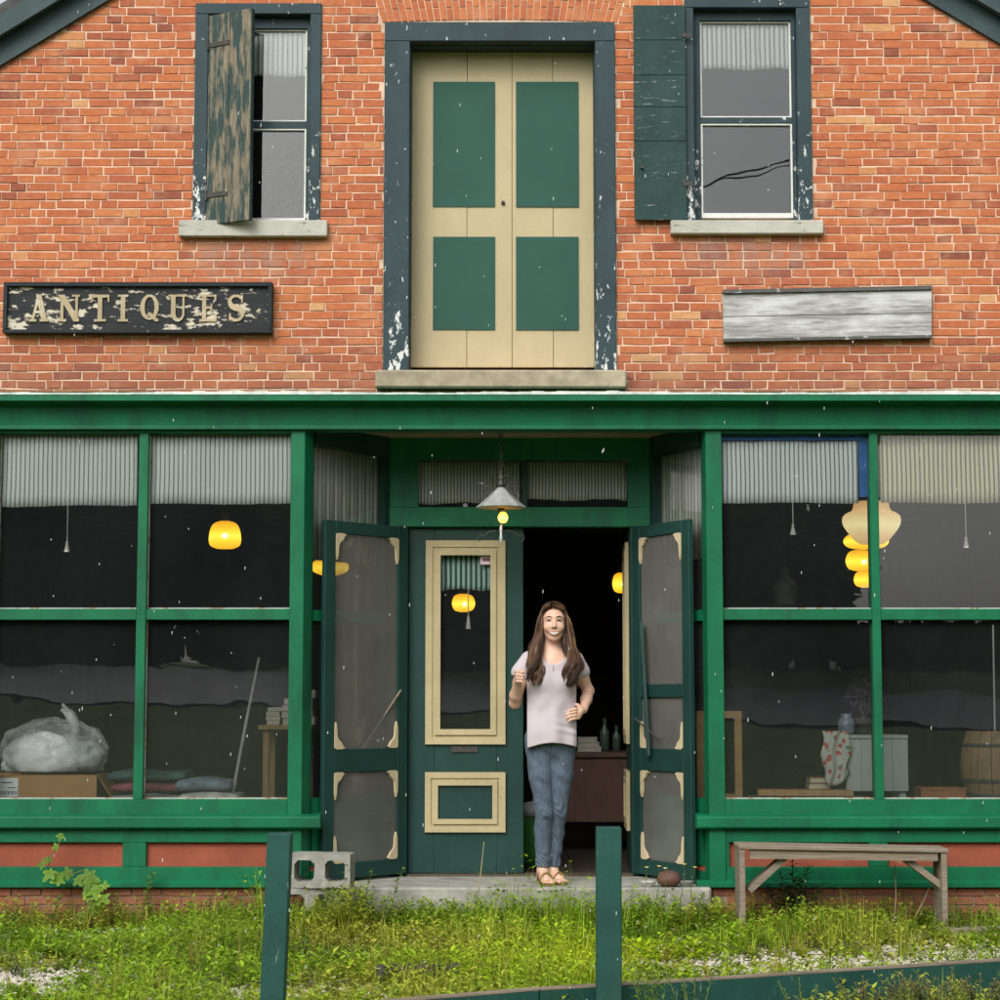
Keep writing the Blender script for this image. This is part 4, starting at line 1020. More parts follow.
def blank_board():
    A = at(723, 290, -0.05); Bt = at(932, 286, -0.05); C = at(932, 338, -0.05); D = at(724, 342, -0.05)
    s = thing('blank_sign_board', ((A[0]+Bt[0])/2, -0.05, D[1]), 'blank weathered grey and white board of two planks on the bricks', 'sign')
    lerp = lambda p, q, t: (p[0]+(q[0]-p[0])*t, p[1]+(q[1]-p[1])*t)
    for t0, t1 in ((0.075, 0.508), (0.516, 0.94)):
        MB().prism_y([lerp(A, D, t1), lerp(Bt, C, t1), lerp(Bt, C, t0), lerp(A, D, t0)], -0.045+RND.uniform(0, .003), -0.006).build('plank', BOARDW, s, bevel=0.002)
    for t0, t1 in ((0.0, 0.07), (0.945, 1.0)):
        MB().prism_y([lerp(A, D, t1), lerp(Bt, C, t1), lerp(Bt, C, t0), lerp(A, D, t0)], -0.062, -0.004).build('edge_strip', paint('weathered_dark_strip', (0.10, 0.10, 0.095), chip=(0.4, 0.4, 0.38), thr=0.6, vary=0.4) if 'weathered_dark_strip' not in MATS else MATS['weathered_dark_strip'], s)
blank_board()

# ------------------------------------------------------------------ lamps
IRON = plain('lamp_iron', (0.09, 0.085, 0.075), 0.5, 0.4, 20, 0.3, 0.6)
TIN = plain('tin_shade', (0.66, 0.68, 0.66), 0.25, 0.3, 14, 0.4, 0.45)
AMBER = glow('amber_glass_lit', (1.0, 0.56, 0.025), 1.15); BULB = glow('bulb_lit', (1.0, 0.50, 0.06), 3.0)
CREAMGL = glow('cream_glass_lit', (0.95, 0.66, 0.30), 0.62, (0.8, 0.7, 0.5))
CORE = glow('lamp_core_lit', (1.0, 0.80, 0.30), 2.2)
def porch_lamp():
    y = 0.22; cx = X(501, 500, y); zb = Z(508, y); zt = Z(487, y)
    L = thing('hanging_lantern', (cx, y, Z(547, y)), 'small tin cone lantern hanging by chain before the entrance', 'lamp')
    MB().lathe([(0.152, 0.0), (0.156, 0.004), (0.10, 0.050), (0.03, 0.118), (0.018, 0.128), (0.0, 0.129)], (cx, y, zb), 8).build('shade', TIN, L)
    MB().lathe([(0.0, 0.108), (0.026, 0.106), (0.095, 0.043), (0.148, -0.001)], (cx, y, zb), 8).build('shade_lining', plain('shade_lining', (0.55, 0.48, 0.36), 0.5), L)
    # chain of real links up to the ceiling
    z = zt+0.11; k = 0
    while z < Z_CEIL:
        pts = []
        for i in range(9):
            a = 2*math.pi*i/8; u = 0.011*math.cos(a); w = 0.021*math.sin(a)
            pts.append((cx+(u if k % 2 else 0), y+(0 if k % 2 else u), z+w))
        MB().tube(pts, 0.0032, 5, False).build('chain_link', IRON, L); z += 0.031; k += 1
    m = MB().lathe([(0.0, 0.11), (0.012, 0.10), (0.010, 0.07), (0.028, 0.055), (0.014, 0.04), (0.022, 0.02), (0.03, 0.0), (0.0, -0.004)], (cx, y, zt+0.004), 12); m.build('finial', IRON, L, True)
    for sgn in (-1, 1):
        pts = []
        for i in range(22):
            t = i/21; a = t*2.3*math.pi; r = 0.045*(1-0.75*t)
            pts.append((cx+sgn*(0.075+r*math.cos(a+math.pi*0.8)), y, zt-0.012+r*math.sin(a+math.pi*0.8)))
        MB().tube(pts, 0.0045, 6).build('scroll', IRON, L, True)
        MB().tube([(cx+sgn*0.02, y, zt+0.06), (cx+sgn*0.055, y, zt+0.085), (cx+sgn*0.06, y, zt+0.05), (cx+sgn*0.035, y, zt+0.02)], 0.004, 6).build('scroll', IRON, L, True)
    MB().lathe([(0.018, 0.04), (0.02, 0.0), (0.017, -0.006)], (cx, y, zb-0.012), 12).build('socket', IRON, L)
    cz = Z(517.5, y)
    MB().lathe([(0.0, -0.036), (0.018, -0.031), (0.029, -0.014), (0.031, 0.004), (0.024, 0.022), (0.014, 0.034)], (cx+0.012, y, cz), 16).build('bulb', BULB, L, True)
    zz = cz-0.045
    MB().lathe([(0.006, 0.0), (0.011, -0.03), (0.007, -0.06), (0.013, -0.085), (0.004, -0.12), (0.0, -0.125)], (cx, y, zz), 10).build('drop_finial', TIN, L, True)
    for sgn in (-1, 1):
        pts = [(cx, y+0.02, zz-0.05)]+[(cx+sgn*(0.02+0.10*t), y+0.02, zz-0.05+0.018*math.sin(t*5)) for t in (0.2, 0.5, 0.8, 1.0)]+[(cx+sgn*(0.13+0.012*math.sin(a)), y+0.02, zz-0.075+0.025*math.cos(a)) for a in (0.4, 1.2, 2.0, 2.8, 3.6)]
        MB().tube(pts, 0.0035, 5).build('wire_scroll', IRON, L, True)
porch_lamp()
def pendant(px, py, wpx, hpx, Y, prof, mat, label, nm='pendant_lamp', wob=None, core=True, n=42):
    """a lit glass pendant on a cord; prof in unit radius/height, 0 at the bottom"""
    q = [np.array(p) for p in prof]; pf = []
    for i in range(len(q)-1):
        a, b, c, e = q[max(i-1, 0)], q[i], q[i+1], q[min(i+2, len(q)-1)]
        for u in (0, 0.25, 0.5, 0.75): pf.append(0.5*(2*b+(c-a)*u+(2*a-5*b+4*c-e)*u*u+(3*b-a-3*c+e)*u**3))
    prof = [(float(p[0]), float(p[1])) for p in pf+[q[-1]]]
    cx = X(px, py, Y); zb = Z(py+hpx/2, Y); zt = Z(py-hpx/2, Y); r = (X(px+wpx/2, py, Y)-X(px-wpx/2, py, Y))/2; h = zt-zb
    L = thing(nm, (cx, Y, zb), label, 'lamp', 'lit lamps hanging inside the shop')
    MB().lathe([(a*r, b*h) for a, b in prof], (cx, Y, zb), n, wob=wob).build('glass_shade', mat, L, True)
    MB().lathe([(0.03, 0.0), (0.03, 0.05), (0.0, 0.07)], (cx, Y, zt), 10).build('fitter', IRON, L)
    MB().tube([(cx, Y, zt+0.06), (cx, Y, zc_i-0.001)], 0.005, 6).build('cord', IRON, L)
    if core: MB().lathe([(0.0, -0.3*r), (0.22*r, -0.2*r), (0.3*r, 0.0), (0.22*r, 0.2*r), (0.0, 0.3*r)], (cx+0.1*r, Y-r*0.80, zb+h*0.42), 12, sy=0.9).build('hot_spot', CORE, L, True)
DOME = [(0.55, 0.0), (0.9, 0.10), (1.0, 0.26), (1.0, 0.42), (0.93, 0.68), (0.74, 0.90), (0.4, 1.0), (0.18, 1.0)]
GLOBE = [(0.3, 0.0), (0.78, 0.10), (1.0, 0.35), (1.0, 0.6), (0.8, 0.88), (0.4, 1.0)]
SCHOOL = [(0.40, 0.0), (0.56, 0.07), (0.70, 0.18), (0.86, 0.32), (0.97, 0.45), (1.0, 0.56), (0.97, 0.66), (0.85, 0.73), (0.68, 0.79), (0.62, 0.88), (0.60, 1.0)]
sc = lambda t, i: 1+0.13*math.cos(7*t)
pendant(225, 535, 32, 27, 2.2, DOME, AMBER, 'yellow lit dome lamp behind the second pane from the left')
pendant(330, 567, 38, 17, 1.6, [(0.4, 0), (0.85, 0.2), (1, 0.5), (0.8, 0.85), (0.3, 1)], AMBER, 'amber lit lamp seen through the angled window and screen door')
pendant(463, 603, 21, 18, 3.4, GLOBE, AMBER, 'small scalloped yellow lamp seen through the closed door glass', wob=sc)
pendant(621, 583, 17, 20, 4.0, GLOBE, AMBER, 'yellow lamp showing at the edge of the open doorway')
pendant(871.5, 523, 58, 42, 1.5, SCHOOL, CREAMGL, 'large cream schoolhouse glass lamp behind the mullion', core=False)
pendant(866, 541, 44, 16, 2.4, GLOBE, AMBER, 'yellow lamp partly hidden under the large cream lamp', core=False)
pendant(860, 560.5, 28, 21, 3.2, GLOBE, AMBER, 'round yellow lamp below the large cream lamp')
pendant(865, 579, 20, 17, 4.2, GLOBE, AMBER, 'smallest scalloped yellow lamp lowest under the large cream lamp', wob=sc, core=False)
def clear_pendant():
    Y = 1.3; cx = X(785, 585, Y); L = thing('glass_pendant', (cx, Y, Z(606, Y)), 'unlit clear glass pendant lamp behind the blue taped pane', 'lamp')
    gm = plain('clear_glass_dull', (0.18, 0.19, 0.19), 0.12, 0.3, 20); gm.node_tree.nodes['Principled BSDF'].inputs['Alpha'].default_value = 0.45
    MB().lathe([(0.065, 0.0), (0.075, 0.03), (0.07, 0.10), (0.09, 0.13), (0.055, 0.17), (0.02, 0.20), (0.03, 0.23), (0.012, 0.26)], (cx, Y, Z(606, Y)), 18).build('glass_shade', gm, L, True)
    MB().tube([(cx, Y, Z(567, Y)), (cx, Y, zc_i-0.001)], 0.004, 6).build('cord', IRON, L)
clear_pendant()

# ------------------------------------------------------------------ things on the display decks
CARD = plain('cardboard', (0.38, 0.21, 0.085), 0.85, 0.12, 7)
def carton():
    x0, x1 = X(-30, 790, .16), X(96.5, 790, .16); z1 = Z(775, .16); y0, y1 = 0.16, 0.56
    b = thing('cardboard_box', ((x0+x1)/2, 0.36, Z_DECK), 'open brown cardboard box with a shipping label under the plastic bag', 'box')
    t = 0.006
    B(x0, x1, y0, y0+t, Z_DECK+.001, z1).build('front_panel', CARD, b); B(x0, x1, y1-t, y1, Z_DECK+.001, z1).build('back_panel', CARD, b)
    B(x0, x0+t, y0+t, y1-t, Z_DECK+.001, z1).build('side_panel', CARD, b); B(x1-t, x1, y0+t, y1-t, Z_DECK+.001, z1).build('side_panel', CARD, b)
    B(x0+t, x1-t, y0+t, y1-t, Z_DECK+.001, Z_DECK+.008).build('bottom_panel', CARD, b)
    # side flap hanging open
    MB().hexa([(x1+.001, y0+.01, z1-.004), (x1+.09, y0+.06, z1-.16), (x1+.09, y1-.02, z1-.16), (x1+.001, y1-.02, z1-.004), (x1+.003, y0+.01, z1), (x1+.095, y0+.06, z1-.155), (x1+.095, y1-.02, z1-.155), (x1+.003, y1-.02, z1)]).build('flap', CARD, b)
    r = RC(-14, 18, 778, 796.5, .155)
    B(r[0], r[1], y0-0.004, y0-0.001, r[2], r[3]).build('shipping_label', plain('label_paper', (0.72, 0.74, 0.78), 0.7, 0.05), b)
    m = MB()
    for i in range(13):
        xx = r[0]+0.09+i*0.0075; m.box(xx, xx+0.0025+0.003*(i % 3 == 0), y0-0.0055, y0-0.0045, r[2]+0.012, r[2]+0.034)
    m.box(r[0]+0.09, r[0]+0.16, y0-.0055, y0-.0045, r[3]-.03, r[3]-.024); m.box(r[0]+0.13, r[0]+0.18, y0-.0055, y0-.0045, r[2]+.05, r[2]+.055)
    m.build('label_print', plain('label_ink', (0.05, 0.05, 0.06), 0.8), b)
    return x0, x1, z1
cx0, cx1, cz1 = carton()
def plastic_bag():
    Y = 0.38; cx = X(54, 740, Y); b = thing('plastic_bag', (cx, Y, cz1-0.1), 'knotted clear plastic bag stuffed with white cloth on the cardboard box', 'bag')
    t = NT('bag_plastic')
    n1 = t.noise(7, 6, 0.65)
    t.color(t.ramp(n1, [(0.35, (0.80, 0.84, 0.85)), (0.65, (0.95, 0.97, 0.98))])); t.set(Roughness=0.14)
    t.l(t.ramp(n1, [(0.38, (0.16, 0.16, 0.16)), (0.64, (0.50, 0.50, 0.50))]), t.b.inputs['Alpha'])
    t.bump(t.noise(9, 4, 0.55, (1, 1, 2.2)), 0.55, 0.03); t.b.inputs['Specular IOR Level'].default_value = 0.9
    def lump(cx, cy, cz, rx, ry, rz, amp, seed, nu=56, nv=36):
        rg = np.random.default_rng(seed); ks = rg.normal(0, 1, (26, 3)); ks *= (rg.uniform(2.5, 14, 26)/np.linalg.norm(ks, axis=1))[:, None]; ph = rg.uniform(0, 6.28, 26)
        m = MB()
        for i in range(nv+1):
            for j in range(nu):
                th = math.pi*i/nv; p = 2*math.pi*j/nu
                d = np.array([math.sin(th)*math.cos(p), math.sin(th)*math.sin(p), math.cos(th)])
                w = 1+amp*float(np.sum(np.abs(np.sin(ks@d+ph))/np.linalg.norm(ks, axis=1))-np.sum(0.63/np.linalg.norm(ks, axis=1)))
                q = d*w*np.array([rx, ry, rz]); q[2] = max(q[2], -rz*0.55)
                m.v.append((cx+q[0], cy+q[1], cz+q[2]))
        for i in range(nv):
            for j in range(nu): m.f.append((i*nu+j, (i+1)*nu+j, (i+1)*nu+(j+1) % nu, i*nu+(j+1) % nu)); m.mi.append(0)
        return m
    zc0 = Z(752, Y)
    lump(cx, Y, zc0, 0.335, 0.22, 0.21, 0.15, 3, 96, 60).build('bag_film', t.m, b, True)
    lump(cx-0.06, Y-0.03, zc0-0.035, 0.24, 0.16, 0.15, 0.20, 8, 40, 24).build('white_cloth', plain('bundled_cloth', (0.93, 0.94, 0.95), 0.9, 0.05, 9), b, True)
    lump(cx+0.17, Y+0.02, zc0-0.03, 0.12, 0.12, 0.10, 0.2, 9, 32, 20).build('grey_cloth', plain('bundled_grey_cloth', (0.42, 0.45, 0.46), 0.9, 0.15, 9), b, True)
    k0 = Vector((X(77, 731, Y), Y-0.05, Z(731, Y)))
    m = MB()
    for a in range(2):
        pts = []; rs = []
        for i in range(12):
            q = i/11; pts.append(k0+Vector((-0.085*q+0.02*math.sin(q*3+a)+0.015*a*q, -0.02*a*q, 0.165*q-0.03*a*q*q))); rs.append(0.012+0.024*math.sin(min(1, q*1.15)*math.pi)*(1-0.4*a))
        m.tube(pts, rs, 8)
    m.build('knot_tail', t.m, b, True)
    MB().lathe([(0, -0.02), (0.022, -0.01), (0.024, 0.006), (0.014, 0.02), (0, 0.024)], k0, 10).build('knot', t.m, b, True)
plastic_bag()
def folded(nm, label, cols, px0, px1, pyb, pyt, Y, seed):
    """loose stack of folded quilts"""
    rg = random.Random(seed); n = len(cols); x0, x1 = X(px0, pyb, Y), X(px1, pyb, Y); z = Z_DECK+0.002; h = (Z(pyt, Y)-z)/n
    for i, c in enumerate(cols):
        s = thing(nm, ((x0+x1)/2, Y, z), label[i], 'blanket')
        m = MB(); a0 = x0+rg.uniform(0, 0.07); a1 = x1-rg.uniform(0, 0.10); nx = 22; prof = 10
        for k in range(nx+1):
            xx = a0+(a1-a0)*k/nx; taper = min(1, 6*min(k, nx-k)/nx+0.7)
            for j in range(prof):
                a = 2*math.pi*j/prof; m.v.append((xx, Y+0.2*math.copysign(abs(math.cos(a))**0.5, math.cos(a)), z+h*0.48+h*0.48*taper*math.copysign(abs(math.sin(a))**0.7, math.sin(a))+(0.008*math.sin(xx*17+i) if math.sin(a) > 0 else 0)))
        for k in range(nx):
            for j in range(prof): m.f.append((k*prof+j, k*prof+(j+1) % prof, (k+1)*prof+(j+1) % prof, (k+1)*prof+j)); m.mi.append(0)
        m.f += [tuple(range(prof))[::-1], tuple(range(nx*prof, (nx+1)*prof))]; m.mi += [0, 0]
        m.build('folded_cloth', plain('quilt_%d' % i, c, 0.9, 0.45, 16, 0.5), s, True); z += h*0.97
folded('folded_quilt', ['grey patterned quilt lowest in the pile behind the left mullion', 'dusky pink quilt in the middle of the pile behind the left mullion', 'dark teal quilt on top of the pile behind the left mullion'],
       [(0.20, 0.20, 0.21), (0.24, 0.07, 0.09), (0.05, 0.10, 0.10)], 112, 196, 800, 769, 0.42, 4)
folded('folded_quilt', ['pale folded cloth at the foot of the leaning stick', 'blue grey cloth folded over the pale one by the stick'],
       [(0.42, 0.42, 0.38), (0.16, 0.20, 0.24)], 178, 248, 800, 777, 0.36, 9)
s_ = thing('leaning_stick', (X(231, 798, .3), .3, Z_DECK), 'thin grey stick leaning behind the second pane', 'stick')
MB().tube([(X(231, 799, .24), .24, Z_DECK+.004), (X(245, 728, .5), .5, Z(728, .5)), (X(259, 658, .75), .75, Z(658, .75))], [0.011, 0.010, 0.008], 8).build('shaft', plain('stick_grey', (0.30, 0.29, 0.26), 0.8), s_)
# a low table with papers further back
def back_table():
    Y = 1.5; x0, x1 = X(258, 727, Y), X(312, 727, Y); zt = Z(725, Y); t = thing('side_table', ((x0+x1)/2, Y, Z_STEP), 'plain wooden side table deep behind the stick', 'table')
    wm_ = wood('table_ochre_wood', (0.20, 0.12, 0.05), (0.42, 0.27, 0.11), 6, (8, 1, 1))
    B(x0, x1, Y, Y+0.5, zt-0.03, zt).build('table_top', wm_, t)
    for a in (x0+0.03, x1-0.07):
        for c in (Y+0.04, Y+0.42): B(a, a+0.04, c, c+0.04, Z_STEP, zt-0.031).build('leg', wm_, t)
    for i in range(3):
        p = thing('paper_bundle', (x0+0.1+0.09*i, Y+0.1, zt), ['short pale paper bundle on the side table', 'tall pale paper bundle on the side table', 'grey paper bundle at the end of the side table'][i], 'papers')
        for j in range(4):
            B(x0+0.05+0.11*i+RND.uniform(-.01, .01), x0+0.145+0.11*i+RND.uniform(-.01, .01), Y+0.06, Y+0.3, zt+0.001+j*0.03*(1+0.5*i), zt+(j+0.92)*0.03*(1+0.5*i)).build('sheaf', plain('aged_paper', (0.42, 0.40, 0.33), 0.9, 0.15, 20) if 'aged_paper' not in MATS else MATS['aged_paper'], p)
back_table()

PINE = wood('pine_yellow', (0.34, 0.19, 0.06), (0.56, 0.36, 0.14), 5, (1, 1, 9))
PINEH = wood('pine_plank', (0.28, 0.16, 0.06), (0.50, 0.33, 0.15), 5, (9, 1, 1))
def easel_frame():
    Y = 0.62; x0, x1 = X(697, 750, Y), X(742, 750, Y); z0, z1 = Z_DECK+0.002, Z(711, Y)
    f = thing('easel', ((x0+x1)/2, Y, z0), 'yellow pine easel frame standing beside the post of the right window', 'easel')
    w = 0.045
    B(x1-w, x1, Y, Y+0.03, z0, z1).build('upright', PINE, f); B(x0, x0+w, Y, Y+0.03, z0, z1).build('upright', PINE, f)
    B(x0+w, x1-w, Y, Y+0.03, z1-w, z1).build('cross_rail', PINE, f); B(x0+w, x1-w, Y, Y+0.03, z0, z0+w).build('cross_rail', PINE, f)
easel_frame()
def planks():
    for i, (a, b, c, d, Y, lab) in enumerate(((758, 851, 790, 796, 0.40, 'pale pine plank lying on the boards beside the planter'), (748, 868, 796, 801, 0.50, 'dark plank lowest under the pine plank by the planter'))):
        p = thing('loose_plank', (X((a+b)/2, d, Y), Y, Z_DECK), lab, 'plank')
        z1, z0 = Z(c, Y), max(Z_DECK+0.001, Z(d, Y))
        MB().hexa([(X(a, 795, Y), Y, z0), (X(b, 795, Y), Y-.08, z0), (X(b, 795, Y)+.02, Y+.12, z0), (X(a, 795, Y)+.02, Y+.2, z0), (X(a, 795, Y), Y, z1), (X(b, 795, Y), Y-.08, z1), (X(b, 795, Y)+.02, Y+.12, z1), (X(a, 795, Y)+.02, Y+.2, z1)]).build('timber', PINEH if i == 0 else DECKW, p, bevel=.003)
    Y = 0.50; zb = Z(789.5, Y)+.0015
    for i, (c, lab) in enumerate((((0.30, 0.17, 0.09), 'tan old book lowest of the two beside the planter'), ((0.20, 0.10, 0.06), 'brown old book on top of another beside the planter'))):
        bk = thing('old_book', (X(820, 785, Y), Y, zb), lab, 'book')
        x0, x1 = X(809+i, 783, Y), X(831-i, 783, Y); h = 0.036
        m = plain('book_cover_%d' % i, c, 0.7); B(x0, x1, Y, Y+.16, zb, zb+.004).build('cover', m, bk); B(x0, x1, Y, Y+.16, zb+h-.004, zb+h).build('cover', m, bk)
        B(x0+.004, x1-.004, Y+.005, Y+.155, zb+.0045, zb+h-.0045).build('page_block', plain('pages', (0.5, 0.45, 0.33), 0.9), bk); zb += h+.001
planks()
def stool_box():
    Y = 0.46; x0, x1 = X(846, 760, Y), X(908, 760, Y); z1, z0 = Z(735, Y), Z(791, Y)
    gp = paint('planter_grey_paint', (0.34, 0.39, 0.36), chip=(0.16, 0.17, 0.15), thr=0.68, cscale=18, rough=0.7, vary=0.14)
    c = thing('painted_crate', ((x0+x1)/2, Y, Z_DECK), 'pale grey green painted crate with plants standing on it', 'crate')
    n = 4
    for i in range(n):
        a, b = x0+(x1-x0)*i/n, x0+(x1-x0)*(i+1)/n; B(a+.001, b-.001, Y-.002*(i % 2), Y+.02, z0, z1-.021).build('front_board', gp, c)
    B(x0, x1, Y-.012, Y+.34, z1-.02, z1).build('lid', gp, c); B(x0, x0+.02, Y+.021, Y+.33, z0, z1-.021).build('side_board', gp, c); B(x1-.02, x1, Y+.021, Y+.33, z0, z1-.021).build('side_board', gp, c)
    for a in (x0+.01, x1-.05): B(a, a+.04, Y+.03, Y+.07, Z_DECK+.001, z0-.001).build('foot', gp, c); B(a, a+.04, Y+.26, Y+.30, Z_DECK+.001, z0-.001).build('foot', gp, c)
    # flowered cloth draped over the near end
    t = NT('flowered_cloth'); v = t.n('ShaderNodeTexVoronoi'); v.inputs['Scale'].default_value = 22; t.l(t.tc.outputs['Object'], v.inputs['Vector'])
    col = t.mix(step_ramp(t, v.outputs['Distance'], 0.28, 0.36), t.ramp(t.noise(18, 2), [(0.42, (0.42, 0.07, 0.06)), (0.58, (0.10, 0.20, 0.11))], 'CONSTANT'), (0.40, 0.43, 0.38)); t.color(col); t.set(Roughness=0.9)
    m = MB(); na, nb_ = 12, 16
    for j in range(nb_+1):
        for i in range(na+1):
            u, w = i/na, j/nb_; xx = X(822, 750, Y)+(X(849, 750, Y)-X(822, 750, Y))*(0.35*(1-w)*0+u); zz = Z(731, Y)+(Z(786, Y)-Z(731, Y))*w*(0.75+0.25*math.sin(u*2.6+0.5))
            m.v.append((xx+0.012*math.sin(w*9+u*4), Y-0.035+0.022*math.sin(u*11+w*3), zz))
    for j in range(nb_):
        for i in range(na): m.f.append((j*(na+1)+i, (j+1)*(na+1)+i, (j+1)*(na+1)+i+1, j*(na+1)+i+1)); m.mi.append(0)
    o = m.build('flowered_cloth', t.m, None, True); o.modifiers.new('thick', 'SOLIDIFY').thickness = 0.004; tag(o, 'flower print cloth draped at the end of the painted crate', 'cloth')
    # jar and dried plants on the lid
    j = thing('blue_jar', (X(856, 715, Y), Y+.1, z1), 'small blue grey jar on the painted crate', 'jar'); jx = X(854, 735, Y)
    MB().lathe([(0.035, 0.0), (0.052, 0.02), (0.055, 0.07), (0.042, 0.10), (0.03, 0.115), (0.038, 0.13), (0.032, 0.13)], (jx-.03, Y+.1, z1+.001), 16).build('body', plain('blue_glaze', (0.16, 0.20, 0.24), 0.25, 0.2), j, True)
    p = thing('dried_bouquet', (X(874, 735, Y), Y+.12, z1), 'dark dried bouquet in a pot behind the right mullion', 'plant'); px_ = X(868, 735, Y)
    MB().lathe([(0.045, 0.0), (0.062, 0.09), (0.068, 0.10), (0.05, 0.10)], (px_, Y+.16, z1+.001), 14).build('pot', plain('dark_pot', (0.06, 0.05, 0.05), 0.5), p, True)
    lv = MB(); rg = random.Random(3)
    for i in range(260):
        d = Vector((rg.gauss(0, 1), rg.gauss(0, .8), rg.gauss(0.4, 1))).normalized()*rg.uniform(0.04, 0.13); c0 = Vector((px_, Y+.16, z1+.20))+Vector((d.x, d.y, d.z*1.3)); a = Vector((rg.gauss(0, 1), rg.gauss(0, 1), rg.gauss(0, 1))).normalized()*.018; b_ = a.cross(Vector((rg.gauss(0, 1), 1, rg.gauss(0, 1)))).normalized()*.009
        lv.add([c0-a, c0+b_, c0+a, c0-b_], [(0, 1, 2, 3)])
    lv.build('foliage', plain('dried_dark_leaf', (0.05, 0.035, 0.045), 0.9, 0.5, 30), p)
    st_ = MB()
    for i in range(7): st_.tube([(px_, Y+.16, z1+.08), (px_+rg.uniform(-.08, .08), Y+.16+rg.uniform(-.05, .05), z1+rg.uniform(.18, .30))], .003, 4)
    st_.build('stem', plain('dried_stem', (0.12, 0.10, 0.05), 0.9), p)
stool_box()
def barrel():
    Y = 0.60; cx = X(997, 765, Y); z0 = Z_DECK+.001; z1 = Z(731, Y); h = z1-z0; r = X(1033, 765, Y)-cx
    b = thing('wooden_barrel', (cx, Y, z0), 'old pale wooden barrel at the right edge of the shop window', 'barrel')
    bw = wood('barrel_oak', (0.16, 0.095, 0.05), (0.36, 0.24, 0.135), 6, (5, 5, 0.8)); n = 16
    prof = [(0.80, 0.0), (0.90, 0.15), (0.98, 0.35), (1.0, 0.5), (0.98, 0.65), (0.90, 0.85), (0.80, 1.0)]
    for i in range(n):
        a0, a1 = 2*math.pi*(i+0.03)/n, 2*math.pi*(i+0.97)/n; m = MB()
        for rr, zz in prof:
            for a, q in ((a0, 1), ((a0+a1)/2, 1.005), (a1, 1), (a1, .93), (a0, .93)): m.v.append((cx+rr*r*q*math.cos(a), Y+rr*r*q*math.sin(a), z0+zz*h))
        for k in range(len(prof)-1):
            for j in range(5): m.f.append((k*5+j, k*5+(j+1) % 5, (k+1)*5+(j+1) % 5, (k+1)*5+j)); m.mi.append(0)
        m.f += [(4, 3, 2, 1, 0), tuple(range(30, 35))]; m.mi += [0, 0]; m.build('stave', bw, b)
    for zz, rr in ((0.09, 0.87), (0.80, 0.93), (0.30, 0.968)):
        MB().lathe([(rr*r*1.012, zz*h-.012), (rr*r*1.02, zz*h), (rr*r*1.012, zz*h+.012)], (cx, Y, z0), 32).build('hoop', MATS['rusty_iron'], b)
    MB().lathe([(0.76*r, h-.03), (0.0, h-.03)], (cx, Y, z0), 24).build('head', bw, b)
barrel()
def small_carton():
    Y = 0.42; x0, x1 = X(921, 795, Y), X(966, 795, Y); z1 = Z(788, Y)
    b = thing('small_carton', ((x0+x1)/2, Y, Z_DECK), 'small low brown carton left of the barrel', 'box')
    m = plain('carton_red_brown', (0.26, 0.11, 0.05), 0.8, 0.2); B(x0, x1, Y, Y+.22, Z_DECK+.001, z1-.012).build('body', m, b, bevel=.002); B(x0-.003, x1+.003, Y-.003, Y+.223, z1-.0115, z1).build('lid', m, b)
small_carton()
def thin_rod():
    Y = 0.9; r = thing('thin_rod', (X(997, 800, Y), Y, Z_DECK), 'thin pale upright rod behind the barrel', 'rod')
    MB().tube([(X(996, 800, Y), Y, Z_DECK), (X(993, 625, Y), Y, Z(625, Y))], 0.006, 6).build('shaft', plain('pale_rod', (0.45, 0.46, 0.47), 0.5), r)
thin_rod()
# counter and shelves inside the doorway
def counter():
    Y = 2.6; x0, x1 = X(530, 780, Y), X(660, 780, Y); zt = Z(752, Y)
    c = thing('shop_counter', ((x0+x1)/2, Y, Z_STEP), 'dark brown wooden counter inside the open doorway', 'counter')
    m = wood('counter_brown', (0.10, 0.050, 0.036), (0.17, 0.09, 0.065), 4, (8, 1, 1)); B(x0, x1, Y, Y+.6, zt-.04, zt).build('counter_top', m, c, bevel=.004); B(x0+.02, x1-.02, Y+.03, Y+.06, Z(822, Y), zt-.041).build('front_panel', m, c)
    for a in (x0+.03, x1-.09): B(a, a+.06, Y+.07, Y+.13, Z_STEP, zt-.041).build('leg', m, c)
    zb = zt+.001
    for i, w in enumerate((24, 22, 20)):
        k = thing('ledger', (X(588, 748, Y), Y+.1, zb), ['lowest white ledger in the stack on the counter', 'middle white ledger in the stack on the counter', 'topmost white ledger in the stack on the counter'][i], 'book')
        a, b_ = X(578, 748, Y), X(578+w, 748, Y); mm_ = MATS.get('ledger_white') or plain('ledger_white', (0.50, 0.54, 0.60), 0.6); h = .034
        B(a, b_, Y+.06, Y+.28, zb, zb+.004).build('cover', mm_, k); B(a, b_, Y+.06, Y+.28, zb+h-.004, zb+h).build('cover', mm_, k); B(a+.003, b_-.003, Y+.064, Y+.276, zb+.0045, zb+h-.0045).build('page_block', MATS['pages'], k); zb += h+.001
    for i, (px, hh, rr) in enumerate(((606, 36, .035), (618, 28, .03))):
        v = thing('glass_bottle', (X(px, 740, Y), Y+.2, zt), ['taller dim glass bottle on the counter', 'shorter dim glass bottle on the counter by the door edge'][i], 'bottle'); h = hh/150
        MB().lathe([(rr, 0), (rr, h*.6), (rr*.4, h*.78), (rr*.4, h), (0, h)], (X(px, 740, Y), Y+.2, zt+.001), 12).build('body', plain('bottle_%d' % i, (0.10, 0.15, 0.13), 0.15), v, True)
counter()
